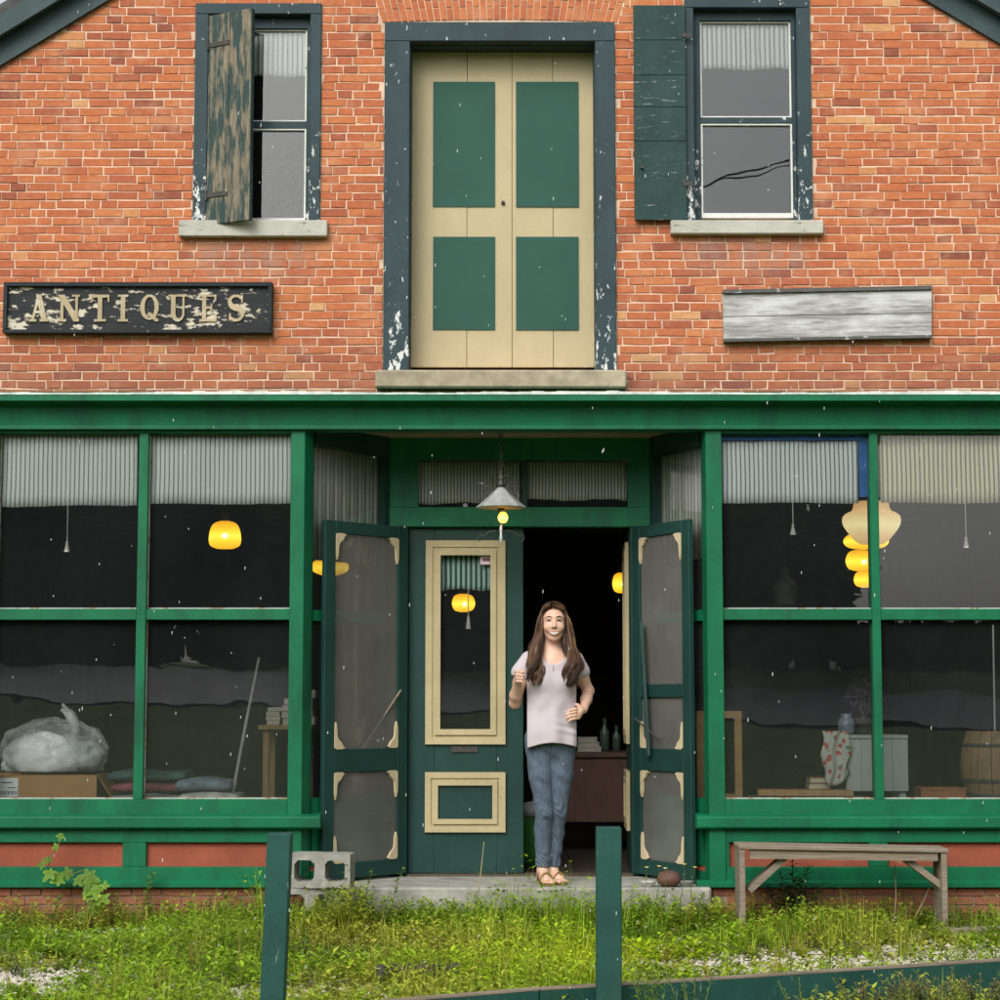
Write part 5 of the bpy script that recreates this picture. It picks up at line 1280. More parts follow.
def green_bag():
    Y = 1.35; g = thing('green_sack', (X(533, 870, Y), Y, Z_STEP), 'bright green sack with white top just inside the doorway', 'bag'); cx = X(534, 850, Y)
    MB().lathe([(0.10, 0.0), (0.125, 0.06), (0.12, 0.20), (0.105, 0.30), (0.09, 0.33)], (cx, Y, Z_STEP+.001), 14, wob=lambda t, i: 1+.06*math.sin(5*t+i)).build('sack_body', plain('sack_green', (0.03, 0.15, 0.02), 0.6, 0.3), g, True)
    MB().lathe([(0.092, 0.33), (0.10, 0.38), (0.06, 0.42), (0.0, 0.43)], (cx, Y, Z_STEP+.002), 14, wob=lambda t, i: 1+.1*math.sin(7*t+i)).build('sack_neck', plain('sack_white', (0.4, 0.42, 0.45), 0.6), g, True)
green_bag()

# ------------------------------------------------------------------ yard furniture
def bench():
    y0, y1 = -0.52, -0.27; zt = Z(843.5, -0.40)
    xl, xr = X(740, 880, y0), X(948, 880, y0)
    b = thing('wooden_bench', ((xl+xr)/2, -0.4, 0), 'long grey wooden bench with slanted braces below the right window', 'bench')
    MB().hexa([(xl-.005, y0, zt-.024), (xr+.01, y0, zt-.045), (xr+.01, y1, zt-.043), (xl-.005, y1, zt-.022), (xl-.005, y0, zt), (xr+.01, y0, zt-.022), (xr+.01, y1, zt-.02), (xl-.005, y1, zt+.002)]).build('seat', BENCHW, b, bevel=.004)
    MB().hexa([(xl+.06, y0+.02, zt-.078), (xr-.05, y0+.02, zt-.092), (xr-.05, y0+.045, zt-.092), (xl+.06, y0+.045, zt-.078), (xl+.06, y0+.02, zt-.026), (xr-.05, y0+.02, zt-.046), (xr-.05, y0+.045, zt-.046), (xl+.06, y0+.045, zt-.026)]).build('apron', BENCHW, b)
    for x, k in ((xl, .0), (xr-.032, -.022)):
        MB().hexa([(x, y0+.01, -.03), (x+.032, y0+.01, -.03), (x+.032, y1-.01, -.03), (x, y1-.01, -.03), (x+.0, y0+.01, zt-.026+k), (x+.032, y0+.01, zt-.026+k), (x+.032, y1-.01, zt-.026+k), (x, y1-.01, zt-.026+k)]).build('leg', BENCHW, b, bevel=.003)
    for px0, py0, px1, py1 in ((748, 890, 785, 856), (941, 886, 904, 858)):
        a = at(px0, py0, -.4); c = at(px1, py1, -.4); MB().bar((a[0], -.40, a[1]), (c[0], -.40, c[1]), 0.12, 0.035, (0, 0, 1)).build('brace', BENCHW, b)
bench()
def cinder_block(name, label, cx, cy, z0, ang, holes_front=True):
    b = thing(name, (cx, cy, z0), label, 'cinder block', 'cinder blocks stacked beside the step')
    W, H, D = 0.352, 0.19, 0.19
    # hollow cores face the viewer: webs and shells butted round two openings
    m = MB(); x0, x1 = -W/2, W/2; t = 0.034; c = 0.03
    def ring(ax0, ax1):
        # one core: rounded rectangular opening as an octagonal hole in a rectangular cell
        k = 0.022; z_0, z_1 = t, H-t; i0, i1 = ax0+t*0.9, ax1-t*0.9
        out = [(ax0, 0), (i0+k, 0), (i1-k, 0), (ax1, 0), (ax1, z_0+k), (ax1, z_1-k), (ax1, H), (i1-k, H), (i0+k, H), (ax0, H), (ax0, z_1-k), (ax0, z_0+k)]
        inn = [None, (i0+k, z_0), (i1-k, z_0), None, (i1, z_0+k), (i1, z_1-k), None, (i1-k, z_1), (i0+k, z_1), None, (i0, z_1-k), (i0, z_0+k)]
        order = [1, 2, 4, 5, 7, 8, 10, 11]
        o = len(m.v); vs = []
        for y in (-D/2, D/2):
            for p in out: vs.append((p[0], y, p[1]))
            for i in order: vs.append((inn[i][0], y, inn[i][1]))
        fs = []
        for s_ in (0, 20):
            I = {q: s_+12+j for j, q in enumerate(order)}
            fq = [(s_+1, s_+2, I[2], I[1]), (s_+2, s_+3, s_+4, I[4], I[2]), (s_+4, s_+5, I[5], I[4]), (s_+5, s_+6, s_+7, I[7], I[5]), (s_+7, s_+8, I[8], I[7]), (s_+8, s_+9, s_+10, I[10], I[8]), (s_+10, s_+11, I[11], I[10]), (s_+11, s_+0, s_+1, I[1], I[11])]
            fs += fq if s_ == 0 else [f[::-1] for f in fq]
        for j in range(8): a_, b_ = 12+j, 12+(j+1) % 8; fs.append((a_, b_, b_+20, a_+20))
        for j in range(12):
            if (j == 3 or j == 4 or j == 5) and ax1 < x1-1e-6: continue
            if (j == 9 or j == 10 or j == 11) and ax0 > x0+1e-6: continue
            fs.append((j, j+20, (j+1) % 12+20, (j+1) % 12))
        m.add(vs, fs)
    ring(x0, 0.0); ring(0.0, x1)
    ca, sa = math.cos(ang), math.sin(ang)
    m.v = [(cx+v[0]*ca-v[1]*sa, cy+v[0]*sa+v[1]*ca, z0+v[2]) for v in m.v]
    m.build('block', BLOCKC, b, jit=0.0012)
yb_ = -0.34; zb_ = Z(888, yb_-0.09)
cinder_block('cinder_block', 'upper hollow cinder block lying on its side beside the step', X(322, 870, yb_), yb_, zb_, math.radians(-4))
cinder_block('cinder_block', 'lower cinder block half hidden in weeds beside the step', X(312, 900, yb_)-0.02, yb_+0.02, zb_-0.192, math.radians(8))
def post(px, pxw, pyt, depth, label, lean):
    Y = depth-12.0; w = pxw*depth/2000.0; cx = X(px, 915, Y); zt = Z(pyt, Y)
    p = thing('green_post', (cx, Y, 0), label, 'post', 'square green wooden posts along the border')
    h = w/2
    MB().hexa([(cx-h+lean, Y-h, -.06), (cx+h+lean, Y-h, -.06), (cx+h+lean, Y+h, -.06), (cx-h+lean, Y+h, -.06), (cx-h, Y-h, zt), (cx+h, Y-h, zt), (cx+h, Y+h, zt), (cx-h, Y+h, zt)]).build('shaft', POSTG, p, bevel=.004)
    return cx, Y
p1 = post(279.5, 23.5, 833, 7.45, 'green square wooden post in front of the cinder blocks', -0.030)
p2 = post(609, 24.5, 827, 8.05, 'green square wooden post in front of the open doorway', -0.004)
def border():
    d = Vector((p2[0]-p1[0], p2[1]-p1[1])); d.normalize(); s0 = Vector((p1[0]+0.02, p1[1]+0.085)); 
    b = thing('border_board', (0.6, -3.8, 0), 'long low green border board in the weeds behind the posts', 'border')
    pts = [(-0.0, 0.175), (1.05, 0.185), (1.70, 0.178), (3.4, 0.170), (4.4, 0.17)]
    for (a, za), (c, zc_) in zip(pts, pts[1:]):
        A = s0+d*(a+0.003); C = s0+d*(c-0.003); n = Vector((-d.y, d.x))*0.045
        m = MB().hexa([(A.x, A.y, -.05), (C.x, C.y, -.05), (C.x+n.x, C.y+n.y, -.05), (A.x+n.x, A.y+n.y, -.05), (A.x, A.y, za), (C.x, C.y, zc_), (C.x+n.x, C.y+n.y, zc_), (A.x+n.x, A.y+n.y, za)])
        m.build('board', POSTG, b, bevel=.003)
        m = MB().hexa([(A.x, A.y, za+.002), (C.x, C.y, zc_+.002), (C.x+n.x, C.y+n.y, zc_+.002), (A.x+n.x, A.y+n.y, za+.002), (A.x, A.y, za+.010), (C.x, C.y, zc_+.010), (C.x+n.x, C.y+n.y, zc_+.010), (A.x+n.x, A.y+n.y, za+.010)])
        m.build('bare_top', BENCHW, b)
    return s0, d
BS0, BDV = border()
def ground_bits():
    Y = -2.45; a = thing('rotten_timber', (X(424, 975, Y), Y, 0), 'dark rotten timber lying in the weeds', 'timber')
    rotm = plain('rotten_wood', (0.07, 0.062, 0.055), 0.95, 0.4, 20, 0.8)
    A = (X(380, 978, Y), Y); C = (X(468, 976, Y), Y+.12)
    MB().obox(A, C, 0, 0.21, 0, .09, -.02, .075).build('timber', rotm, a, bevel=.008); MB().obox(A, C, 0.215, 0.41, .01, .09, -.02, .07).build('timber', rotm, a, bevel=.008)
    Y = -0.62; a = thing('lying_plank', (X(970, 922, Y), Y, 0), 'greyed plank lying by the wall at the far right', 'plank')
    MB().obox((X(940, 922, Y), Y), (X(1040, 922, Y), Y+.08), 0, .7, 0, .12, -.005, .045).build('timber', BENCHW, a, bevel=.004)
    y = -0.05; z = Z_STEP+.001
    k = thing('round_stone', (X(669, 876, y), y, z), 'round brown stone on the end of the step', 'stone')
    MB().lathe([(0.03, 0), (0.062, .02), (0.07, .045), (0.055, .08), (0.02, .095), (0, .096)], (X(669, 876, y), y, z), 14, wob=lambda t, i: 1+.08*math.sin(2*t+i)).build('stone', plain('brown_stone', (0.13, 0.06, 0.045), 0.6, 0.3), k, True)
    for px, r_, lab in ((648, .05, 'small white saucer on the step left of the round stone'), (686, .05, 'small grey dish on the step right of the round stone')):
        k = thing('small_dish', (X(px, 878, y), y, z), lab, 'dish')
        MB().lathe([(r_*.5, 0), (r_*.6, .004), (r_, .03), (r_*1.02, .034), (r_*.92, .03), (r_*.5, .012), (0, .010)], (X(px, 878, y), y, z), 18).build('dish_body', plain('dish_glaze_%d' % px, (0.5, 0.5, 0.47) if px < 660 else (0.22, 0.24, 0.22), 0.3), k, True)
ground_bits()
# ------------------------------------------------------------------ the woman on the step
class Field:
    """signed distance on a grid: smooth unions of tapered capsules and ellipsoids, meshed by surface nets"""
    def __init__(s, lo, hi, h):
        s.lo = np.array(lo, float); s.h = h; s.n = np.ceil((np.array(hi)-s.lo)/h).astype(int)+1
        s.F = np.full(s.n, 0.3, np.float32)
    def _win(s, lo, hi):
        a = np.clip(((np.array(lo)-s.lo)/s.h).astype(int), 0, s.n-1); b = np.clip(((np.array(hi)-s.lo)/s.h).astype(int)+2, 1, s.n)
        g = [s.lo[i]+s.h*np.arange(a[i], b[i]) for i in range(3)]
        return tuple(slice(a[i], b[i]) for i in range(3)), np.meshgrid(*g, indexing='ij', sparse=True)
    def put(s, sl, d, k, sub=False):
        f = s.F[sl]
        if sub: s.F[sl] = np.maximum(f, -d); return
        if k <= 0: s.F[sl] = np.minimum(f, d); return
        h = np.clip(0.5+0.5*(f-d)/k, 0, 1); s.F[sl] = f*(1-h)+d*h-k*h*(1-h)
    def cap(s, a, b, ra, rb, k=0.02, ys=1.0, sub=False):
        a = np.array(a, float); b = np.array(b, float); m = max(ra, rb)+0.07
        sl, (x, y, z) = s._win(np.minimum(a, b)-m, np.maximum(a, b)+m)
        d = b-a; dy = d[1]/ys; l2 = d[0]**2+dy**2+d[2]**2
        px, py, pz = x-a[0], (y-a[1])/ys, z-a[2]
        t = np.clip((px*d[0]+py*dy+pz*d[2])/l2, 0, 1)
        q = np.sqrt((px-t*d[0])**2+(py-t*dy)**2+(pz-t*d[2])**2)-(ra+(rb-ra)*t)
        s.put(sl, q*(ys if ys < 1 else 1), k, sub)
    def chain(s, pts, k=0.02, ys=1.0):
        for p, q in zip(pts, pts[1:]): s.cap(p[:3], q[:3], p[3], q[3], k, ys)
    def ell(s, c, r, k=0.02, sub=False):
        c = np.array(c, float); r = np.array(r, float); m = r+0.07
        sl, (x, y, z) = s._win(c-m, c+m)
        q = np.sqrt(((x-c[0])/r[0])**2+((y-c[1])/r[1])**2+((z-c[2])/r[2])**2)
        s.put(sl, (q-1)*r.min(), k, sub)
    def clip(s, z0=None, z1=None):
        z = (s.lo[2]+s.h*np.arange(s.n[2]))[None, None, :]
        if z0 is not None: s.F = np.maximum(s.F, z0-z)
        if z1 is not None: s.F = np.maximum(s.F, z-z1)
    def grid(s): return s._win(s.lo-1, s.lo+s.n*s.h+1)[1]
    def front(s, x, z):
        i = int(round((x-s.lo[0])/s.h)); k = int(round((z-s.lo[2])/s.h)); c = s.F[i, :, k]; j = np.argmax(c < 0)
        return s.lo[1]+s.h*(j-1+c[j-1]/(c[j-1]-c[j]))
    def mesh(s):
        F = s.F.copy(); F[0] = F[-1] = 0.1; F[:, 0] = F[:, -1] = 0.1; F[:, :, 0] = F[:, :, -1] = 0.1
        S = F < 0
        cnt = sum(S[i:S.shape[0]-1+i, j:S.shape[1]-1+j, k:S.shape[2]-1+k].astype(np.int8) for i in (0, 1) for j in (0, 1) for k in (0, 1))
        idx = np.argwhere((cnt > 0) & (cnt < 8)); vid = np.full(cnt.shape, -1, np.int64); vid[tuple(idx.T)] = np.arange(len(idx))
        P = np.zeros((len(idx), 3)); N = np.zeros(len(idx))
        for ax in range(3):
            o1, o2 = [a for a in range(3) if a != ax]
            for u in (0, 1):
                for v in (0, 1):
                    a = idx.copy(); a[:, o1] += u; a[:, o2] += v; b = a.copy(); b[:, ax] += 1
                    fa = F[tuple(a.T)]; fb = F[tuple(b.T)]; m = (fa < 0) != (fb < 0)
                    t = np.where(m, fa/np.where(m, fa-fb, 1), 0); p = a.astype(float); p[:, ax] += t
                    P[m] += p[m]; N[m] += 1
        P /= N[:, None]; quads = []
        for ax in range(3):
            o1, o2 = [(1, 2), (2, 0), (0, 1)][ax]
            a = [slice(None)]*3; b = [slice(None)]*3; a[ax] = slice(0, -1); b[ax] = slice(1, None)
            e = np.argwhere(S[tuple(a)] != S[tuple(b)]); e = e[(e[:, o1] > 0) & (e[:, o2] > 0)]
            ins = S[tuple(e.T)]
            c = []
            for du, dv in ((-1, -1), (0, -1), (0, 0), (-1, 0)):
                q = e.copy(); q[:, o1] += du; q[:, o2] += dv; c.append(vid[tuple(q.T)])
            c = np.stack(c, 1); c[~ins] = c[~ins][:, ::-1]; quads.append(c)
        return P*s.h+s.lo, np.concatenate(quads)
def np_mesh(name, P, Q, mat, parent, smooth=True, tone=None):
    me = bpy.data.meshes.new(name); me.from_pydata(P.tolist(), [], Q.tolist()); me.materials.append(mat)
    me.polygons.foreach_set('use_smooth', [smooth]*len(me.polygons))
    if tone is not None: me.attributes.new('tone', 'FLOAT', 'POINT').data.foreach_set('value', tone)
    me.update(); o = bpy.data.objects.new(name, me); COL.objects.link(o); o.parent = parent; return o

def person():
    Y0 = 0.12; ox = X(550, 880, Y0)
    P_ = thing('person', (ox, Y0, Z_STEP), 'smiling person with long brown hair, pale top and jeans standing on the step', 'person')
    skin = NT('skin'); n = skin.noise(9, 4)
    skin.color(skin.ramp(n, [(0.35, (0.62, 0.37, 0.265)), (0.65, (0.72, 0.46, 0.34))])); skin.set(Roughness=0.48)
    skin.b.inputs['Subsurface Weight'].default_value = 0.12; skin.b.inputs['Subsurface Radius'].default_value = (0.02, 0.008, 0.004); skin.b.inputs['Subsurface Scale'].default_value = 0.4
    # --- body
    f = Field((-0.33, -0.30, -0.01), (0.33, 0.22, 1.70), 0.005)
    hx = 0.026
    f.ell((hx, 0.012, 1.600), (0.070, 0.090, 0.080), 0.0)                      # cranium
    f.ell((hx+0.001, -0.018, 1.545), (0.0595, 0.070, 0.088), 0.03)             # face
    f.cap((hx+0.002, -0.060, 1.464), (hx+0.002, -0.03, 1.480), 0.015, 0.030, 0.025)   # chin and jaw
    for s in (-1, 1):
        f.ell((hx+s*0.035, -0.062, 1.532), (0.023, 0.020, 0.020), 0.032)       # cheeks lifted by the smile
        f.cap((hx+s*0.046, -0.01, 1.515), (hx+s*0.018, -0.05, 1.468), 0.014, 0.013, 0.025)  # jaw line
        f.cap((hx+s*0.012, -0.082, 1.592), (hx+s*0.045, -0.066, 1.592), 0.008, 0.008, 0.015)   # brow
        f.ell((hx+s*0.029, -0.094, 1.571), (0.015, 0.016, 0.008), 0.0, True)    # eye sockets
        f.ell((hx+s*0.028, -0.070, 1.571), (0.0135, 0.0135, 0.0115), 0.004)     # lids
        f.cap((hx+s*0.069, 0.02, 1.555), (hx+s*0.069, 0.018, 1.525), 0.012, 0.009, 0.008)      # ears
    f.cap((hx+0.001, -0.082, 1.577), (hx+0.001, -0.102, 1.536), 0.0075, 0.0115, 0.010)         # nose
    for s in (-1, 1): f.ell((hx+s*0.011, -0.090, 1.531), (0.008, 0.010, 0.0075), 0.006)
    f.ell((hx+0.001, -0.080, 1.4970), (0.028, 0.010, 0.014), 0.012)            # mouth mound
    f.cap((hx-0.002, 0.02, 1.49), (0.016, 0.032, 1.36), 0.047, 0.054, 0.03)     # neck
    f.cap((-0.115, 0.032, 1.332), (0.148, 0.032, 1.332), 0.043, 0.043, 0.04)    # shoulders
    f.chain([(0.018, 0.02, 1.27, 0.125), (0.010, 0.02, 1.06, 0.112), (0.004, 0.02, 0.90, 0.130)], 0.05, 0.70)
    for s in (-1, 1): f.cap((0.018+s*0.065, -0.045, 1.20), (0.018+s*0.06, -0.02, 1.21), 0.055, 0.05, 0.04)
    RS, RE, RW_ = (-0.142, 0.030, 1.325), (-0.208, 0.005, 1.078), (-0.192, -0.135, 1.205)
    LS, LE, LW_ = (0.168, 0.030, 1.325), (0.238, 0.090, 1.150), (0.204, -0.050, 1.040)
    f.chain([(*RS, 0.044), (-0.180, 0.018, 1.20, 0.039), (*RE, 0.035)], 0.02); f.chain([(*RE, 0.035), (-0.205, -0.045, 1.125, 0.036), (*RW_, 0.024)], 0.015)
    f.chain([(*LS, 0.044), (0.200, 0.058, 1.23, 0.039), (*LE, 0.034)], 0.02); f.chain([(*LE, 0.034), (0.222, 0.03, 1.10, 0.035), (*LW_, 0.023)], 0.015)
    # right hand: loose fist held up, knuckles to the street
    f.cap(RW_, (-0.186, -0.165, 1.232), 0.024, 0.025, 0.012); f.cap((-0.188, -0.165, 1.212), (-0.186, -0.168, 1.250), 0.022, 0.020, 0.010)
    for i in range(4):
        z = 1.262-0.0185*i; L = (0.030, 0.034, 0.032, 0.026)[i]; r = (0.0090, 0.0092, 0.0088, 0.0080)[i]
        k0 = (-0.205+0.002*i, -0.178, z); k1 = (-0.196, -0.206-0.002*(i == 1), z); k2 = (-0.196+L, -0.204, z-0.003); k3 = (-0.196+L-0.004, -0.176, z-0.003)
        f.cap(k0, k1, r*1.1, r*1.05, 0.004); f.cap(k1, k2, r*1.05, r*0.95, 0.003); f.cap(k2, k3, r*0.95, r*0.85, 0.002)
    f.cap((-0.180, -0.160, 1.240), (-0.164, -0.190, 1.270), 0.013, 0.0105, 0.008); f.cap((-0.164, -0.190, 1.270), (-0.158, -0.212, 1.262), 0.0105, 0.0088, 0.004)
    # left hand: resting on the hip, fingers forward, thumb behind
    f.cap(LW_, (0.176, -0.088, 1.024), 0.022, 0.023, 0.012); f.cap((0.182, -0.080, 1.036), (0.172, -0.088, 1.006), 0.021, 0.020, 0.010)
    for i in range(4):
        z = 1.044-0.0185*i; L = (0.040, 0.046, 0.044, 0.034)[i]; r = (0.0090, 0.0094, 0.0090, 0.0080)[i]
        k0 = (0.174, -0.092, z); k1 = (0.148, -0.116, z-0.003); k2 = (0.148-L*0.75, -0.127, z-0.010); k3 = (0.148-L*1.15, -0.124, z-0.018)
        f.cap(k0, k1, r*1.1, r*1.05, 0.004); f.cap(k1, k2, r*1.05, r*0.95, 0.003); f.cap(k2, k3, r*0.95, r*0.8, 0.002)
    f.cap((0.188, -0.066, 1.046), (0.166, -0.046, 1.066), 0.013, 0.0105, 0.008); f.cap((0.166, -0.046, 1.066), (0.146, -0.040, 1.070), 0.0105, 0.0085, 0.004)
    # legs and feet
    LG = {-1: [(-0.070, 0.02, 0.85, 0.074), (-0.056, 0.0, 0.65, 0.063), (-0.032, -0.012, 0.43, 0.044), (-0.040, 0.022, 0.31, 0.044), (-0.042, 0.030, 0.09, 0.030)],
          1: [(0.080, 0.02, 0.85, 0.076), (0.070, 0.022, 0.65, 0.062), (0.050, 0.030, 0.43, 0.043), (0.036, 0.068, 0.31, 0.044), (0.018, 0.075, 0.09, 0.030)]}
    for s in (-1, 1): f.chain([(p[0], p[1], p[2], p[3]-(0.010 if p[2] > 0.2 else 0.0)) for p in LG[s]], 0.012)
    TOE = {-1: (-0.012, -0.130), 1: (0.078, -0.070)}
    for s in (-1, 1):
        ax, ay = LG[s][-1][0], LG[s][-1][1]; tx, ty = TOE[s]; d = np.array([tx-ax, ty-ay]); d = d/np.linalg.norm(d); nrm = np.array([-d[1], d[0]])
        f.cap((ax, ay, 0.09), (ax-d[0]*0.02, ay-d[1]*0.02, 0.042), 0.032, 0.030, 0.02)
        f.cap((ax, ay, 0.070), (ax+(tx-ax)*0.62, ay+(ty-ay)*0.62, 0.034), 0.030, 0.026, 0.02); f.cap((ax-d[0]*0.02, ay-d[1]*0.02, 0.038), (ax+(tx-ax)*0.66, ay+(ty-ay)*0.66, 0.030), 0.026, 0.030, 0.02)
        for i in range(5):
            w = (i-2)*0.0145*s; bx, by = ax+(tx-ax)*0.72+nrm[0]*w, ay+(ty-ay)*0.72+nrm[1]*w; L = (0.050, 0.046, 0.042, 0.036, 0.030)[i]; r = (0.0125, 0.0095, 0.009, 0.0085, 0.008)[i]
            f.cap((bx, by, 0.026), (bx+d[0]*L, by+d[1]*L, 0.0215), r*1.1, r, 0.006)
    Pv, Q = f.mesh(); body = np_mesh('body', Pv, Q, skin.m, P_)
    # --- face details laid on the skin
    dark = plain('lash_brown', (0.035, 0.020, 0.014), 0.6); lipm = plain('lips', (0.45, 0.15, 0.12), 0.4, 0.1); teeth = plain('teeth', (0.76, 0.73, 0.67), 0.3, 0.03)
    def on(x, z, off): return (x, f.front(x, z)-off, z)
    def arc(nm, x0, x1, z0, bow, r, mat, off, n=9):
        pts = []; rs = []
        for i in range(n):
            t = i/(n-1); pts.append(on(x0+(x1-x0)*t, z0+bow*math.sin(t*math.pi), off)); rs.append(r*(0.35+0.65*math.sin(t*math.pi)))
        m = MB(); m.tube(pts, rs, 6); ORG[body.name] = Vector((0, 0, 0)); return m.build(nm, mat, body, True)
    for s in (-1, 1):
        cx = hx+s*0.030
        arc('eyelash', cx-0.0145, cx+0.0145, 1.5700, 0.0035, 0.0040, dark, 0.0005)
        arc('eyelash', cx-0.012, cx+0.012, 1.5655, 0.0012, 0.0020, dark, 0.0003)
        arc('eyebrow', cx-0.019, cx+0.019, 1.5900, 0.0050, 0.0036, dark, 0.0004)
    m = MB(); nn = 12
    for j, (dz) in enumerate((0.0, -1.0)):
        for i in range(nn+1):
            t = i/nn; x = hx+0.001-0.031+0.062*t; zc = 1.5060-0.0050*math.sin(t*math.pi); hh = 0.0128*math.sin(t*math.pi)**0.6
            m.v.append(on(x, zc+dz*hh, 0.0026))
    for i in range(nn): m.f.append((i, nn+1+i, nn+2+i, i+1)); m.mi.append(0)
    m.build('teeth', teeth, body, True)
    arc('lip', hx-0.033, hx+0.035, 1.5095, -0.0055, 0.0028, lipm, 0.0006, 13); arc('lip', hx-0.031, hx+0.033, 1.5080, -0.0245, 0.0042, lipm, 0.0006, 13)
    for s in (-1, 1): 
        m = MB(); m.lathe([(0, -.0035), (.0035, 0), (0, .0035)], on(hx+0.001+s*0.007, 1.5265, 0.0), 6); m.build('nostril', dark, body, True)
    # --- jeans
    j = Field((-0.24, -0.20, 0.06), (0.26, 0.24, 0.96), 0.005)
    j.chain([(0.004, 0.02, 0.94, 0.135), (0.005, 0.022, 0.86, 0.148)], 0.03, 0.72)
    for s in (-1, 1):
        j.chain([(p[0], p[1], p[2], p[3]+(0.007 if p[2] > 0.2 else 0.012)) for p in LG[s]], 0.018)
    x, y, z = j.grid()
    wr = 0.0030*np.sin(z*150+9*np.sin(x*31+z*14)+y*60)*(np.exp(-((z-0.43)/0.07)**2)+1.1*np.exp(-((z-0.14)/0.06)**2))+0.0022*np.sin(z*62+x*55+2*np.sin(y*40))
    j.F = (j.F+wr).astype(np.float32)
    sl_, (gx, gy, gz) = j._win((-.03, -.2, .70), (.05, .24, .92))
    seam = 0.010*np.exp(-((gx-0.006)/0.006)**2)*(gy < 0)*np.clip((gz-0.70)/0.1, 0, 1); j.F[sl_] = j.F[sl_]+seam.astype(np.float32)*0.5
    j.clip(0.098, 0.925)
    t = NT('denim'); c = t.ramp(t.noise(5, 6, 0.7), [(0.3, (0.050, 0.072, 0.105)), (0.7, (0.098, 0.135, 0.185))])
    c = t.mix(0.35, c, t.ramp(t.noise(55, 3, 0.7, (1, 1, 0.5)), [(0.35, (0.04, 0.06, 0.09)), (0.65, (0.15, 0.19, 0.245))])); t.color(c); t.set(Roughness=0.9); t.bump(t.noise(240, 2), 0.25, 0.002)
    Pj, Qj = j.mesh(); np_mesh('jeans', Pj, Qj, t.m, P_)
    # --- loose short-sleeved top
    s_ = Field((-0.30, -0.24, 0.76), (0.32, 0.22, 1.46), 0.005)
    s_.cap((-0.112, 0.032, 1.332), (0.146, 0.032, 1.332), 0.055, 0.055, 0.04)
    s_.chain([(0.018, 0.015, 1.27, 0.150), (0.014, 0.015, 1.17, 0.152), (0.006, 0.015, 1.02, 0.150), (0.0, 0.015, 0.90, 0.172), (-0.002, 0.015, 0.80, 0.186)], 0.04, 0.80)
    for k in (-1, 1): s_.cap((0.018+k*0.066, -0.065, 1.205), (0.018+k*0.062, -0.03, 1.21), 0.058, 0.056, 0.045)
    s_.cap((-0.125, 0.03, 1.335), (-0.176, 0.016, 1.262), 0.052, 0.056, 0.02); s_.cap((0.155, 0.03, 1.335), (0.192, 0.045, 1.268), 0.052, 0.054, 0.02)
    x, y, z = s_.grid()
    lowm = np.clip((1.16-z)/0.25, 0, 1)
    wr = 0.0062*lowm*np.sin(x*46+1.5*np.sin(z*5)+1.2+y*20)+0.0030*np.sin(z*30-x*52+1.0)*np.clip((1.25-z)/0.2, 0, 1)*np.exp(-((z-1.08)/0.10)**2)+0.005*np.exp(-((z-0.93)/0.05)**2)*np.sin(z*120+x*25)*np.clip(x*8, 0, 1)
    s_.F = (s_.F+wr).astype(np.float32)
    hem = 0.818+0.012*np.cos(x*15)+0.012*np.sin(x*9+1)
    s_.F = np.maximum(s_.F, hem-z).astype(np.float32)
    # sleeve openings and neckline
    for a, d, side in (((-0.196, 0.010, 1.235), (-0.25, -0.10, -0.95), -1), ((0.212, 0.058, 1.240), (0.22, 0.15, -0.95), 1)):
        d = np.array(d); d = d/np.linalg.norm(d); q = (x-a[0])*d[0]+(y-a[1])*d[1]+(z-a[2])*d[2]
        m = (x*side > 0.135+0*y+0*z) if side < 0 else (x > 0.163+0*y+0*z)
        s_.F = np.where(m, np.maximum(s_.F, q), s_.F).astype(np.float32)
    s_.ell((0.022, -0.075, 1.405), (0.082, 0.14, 0.098), 0, True); s_.ell((0.02, 0.03, 1.44), (0.078, 0.09, 0.09), 0, True)
    t = NT('top_cloth'); t.color(t.ramp(t.noise(7, 4), [(0.3, (0.48, 0.42, 0.45)), (0.7, (0.55, 0.49, 0.515))])); t.set(Roughness=0.85); t.bump(t.noise(200, 2), 0.2, 0.002); t.b.inputs['Sheen Weight'].default_value = 0.1
    Ps, Qs = s_.mesh(); np_mesh('top', Ps, Qs, t.m, P_)
    ORG[P_.name] = Vector((0, 0, 0))
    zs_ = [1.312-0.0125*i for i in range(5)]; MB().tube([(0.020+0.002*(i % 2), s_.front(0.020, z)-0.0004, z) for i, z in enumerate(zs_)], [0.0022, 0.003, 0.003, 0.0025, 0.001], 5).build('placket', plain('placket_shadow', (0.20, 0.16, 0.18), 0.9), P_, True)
    # --- hair: under mass and strands
    t = NT('hair_brown'); a = t.n('ShaderNodeAttribute', attribute_name='tone')
    t.color(t.ramp(a.outputs['Fac'], [(0.0, (0.020, 0.011, 0.008)), (0.5, (0.095, 0.047, 0.026)), (1.0, (0.27, 0.145, 0.072))])); t.set(Roughness=0.42); t.b.inputs['Specular IOR Level'].default_value = 0.35
    h = Field((-0.20, -0.20, 1.10), (0.26, 0.16, 1.72), 0.005)
    h.ell((hx, 0.020, 1.608), (0.079, 0.094, 0.086), 0.0); h.cap((hx, 0.07, 1.58), (hx-0.01, 0.085, 1.36), 0.06, 0.075, 0.03)
    left = [(-0.038, 0.0, 1.615, 0.026), (-0.052, -0.012, 1.55, 0.024), (-0.062, -0.018, 1.48, 0.026), (-0.078, -0.045, 1.40, 0.036), (-0.090, -0.092, 1.32, 0.040), (-0.088, -0.118, 1.25, 0.030), (-0.098, -0.122, 1.19, 0.012)]
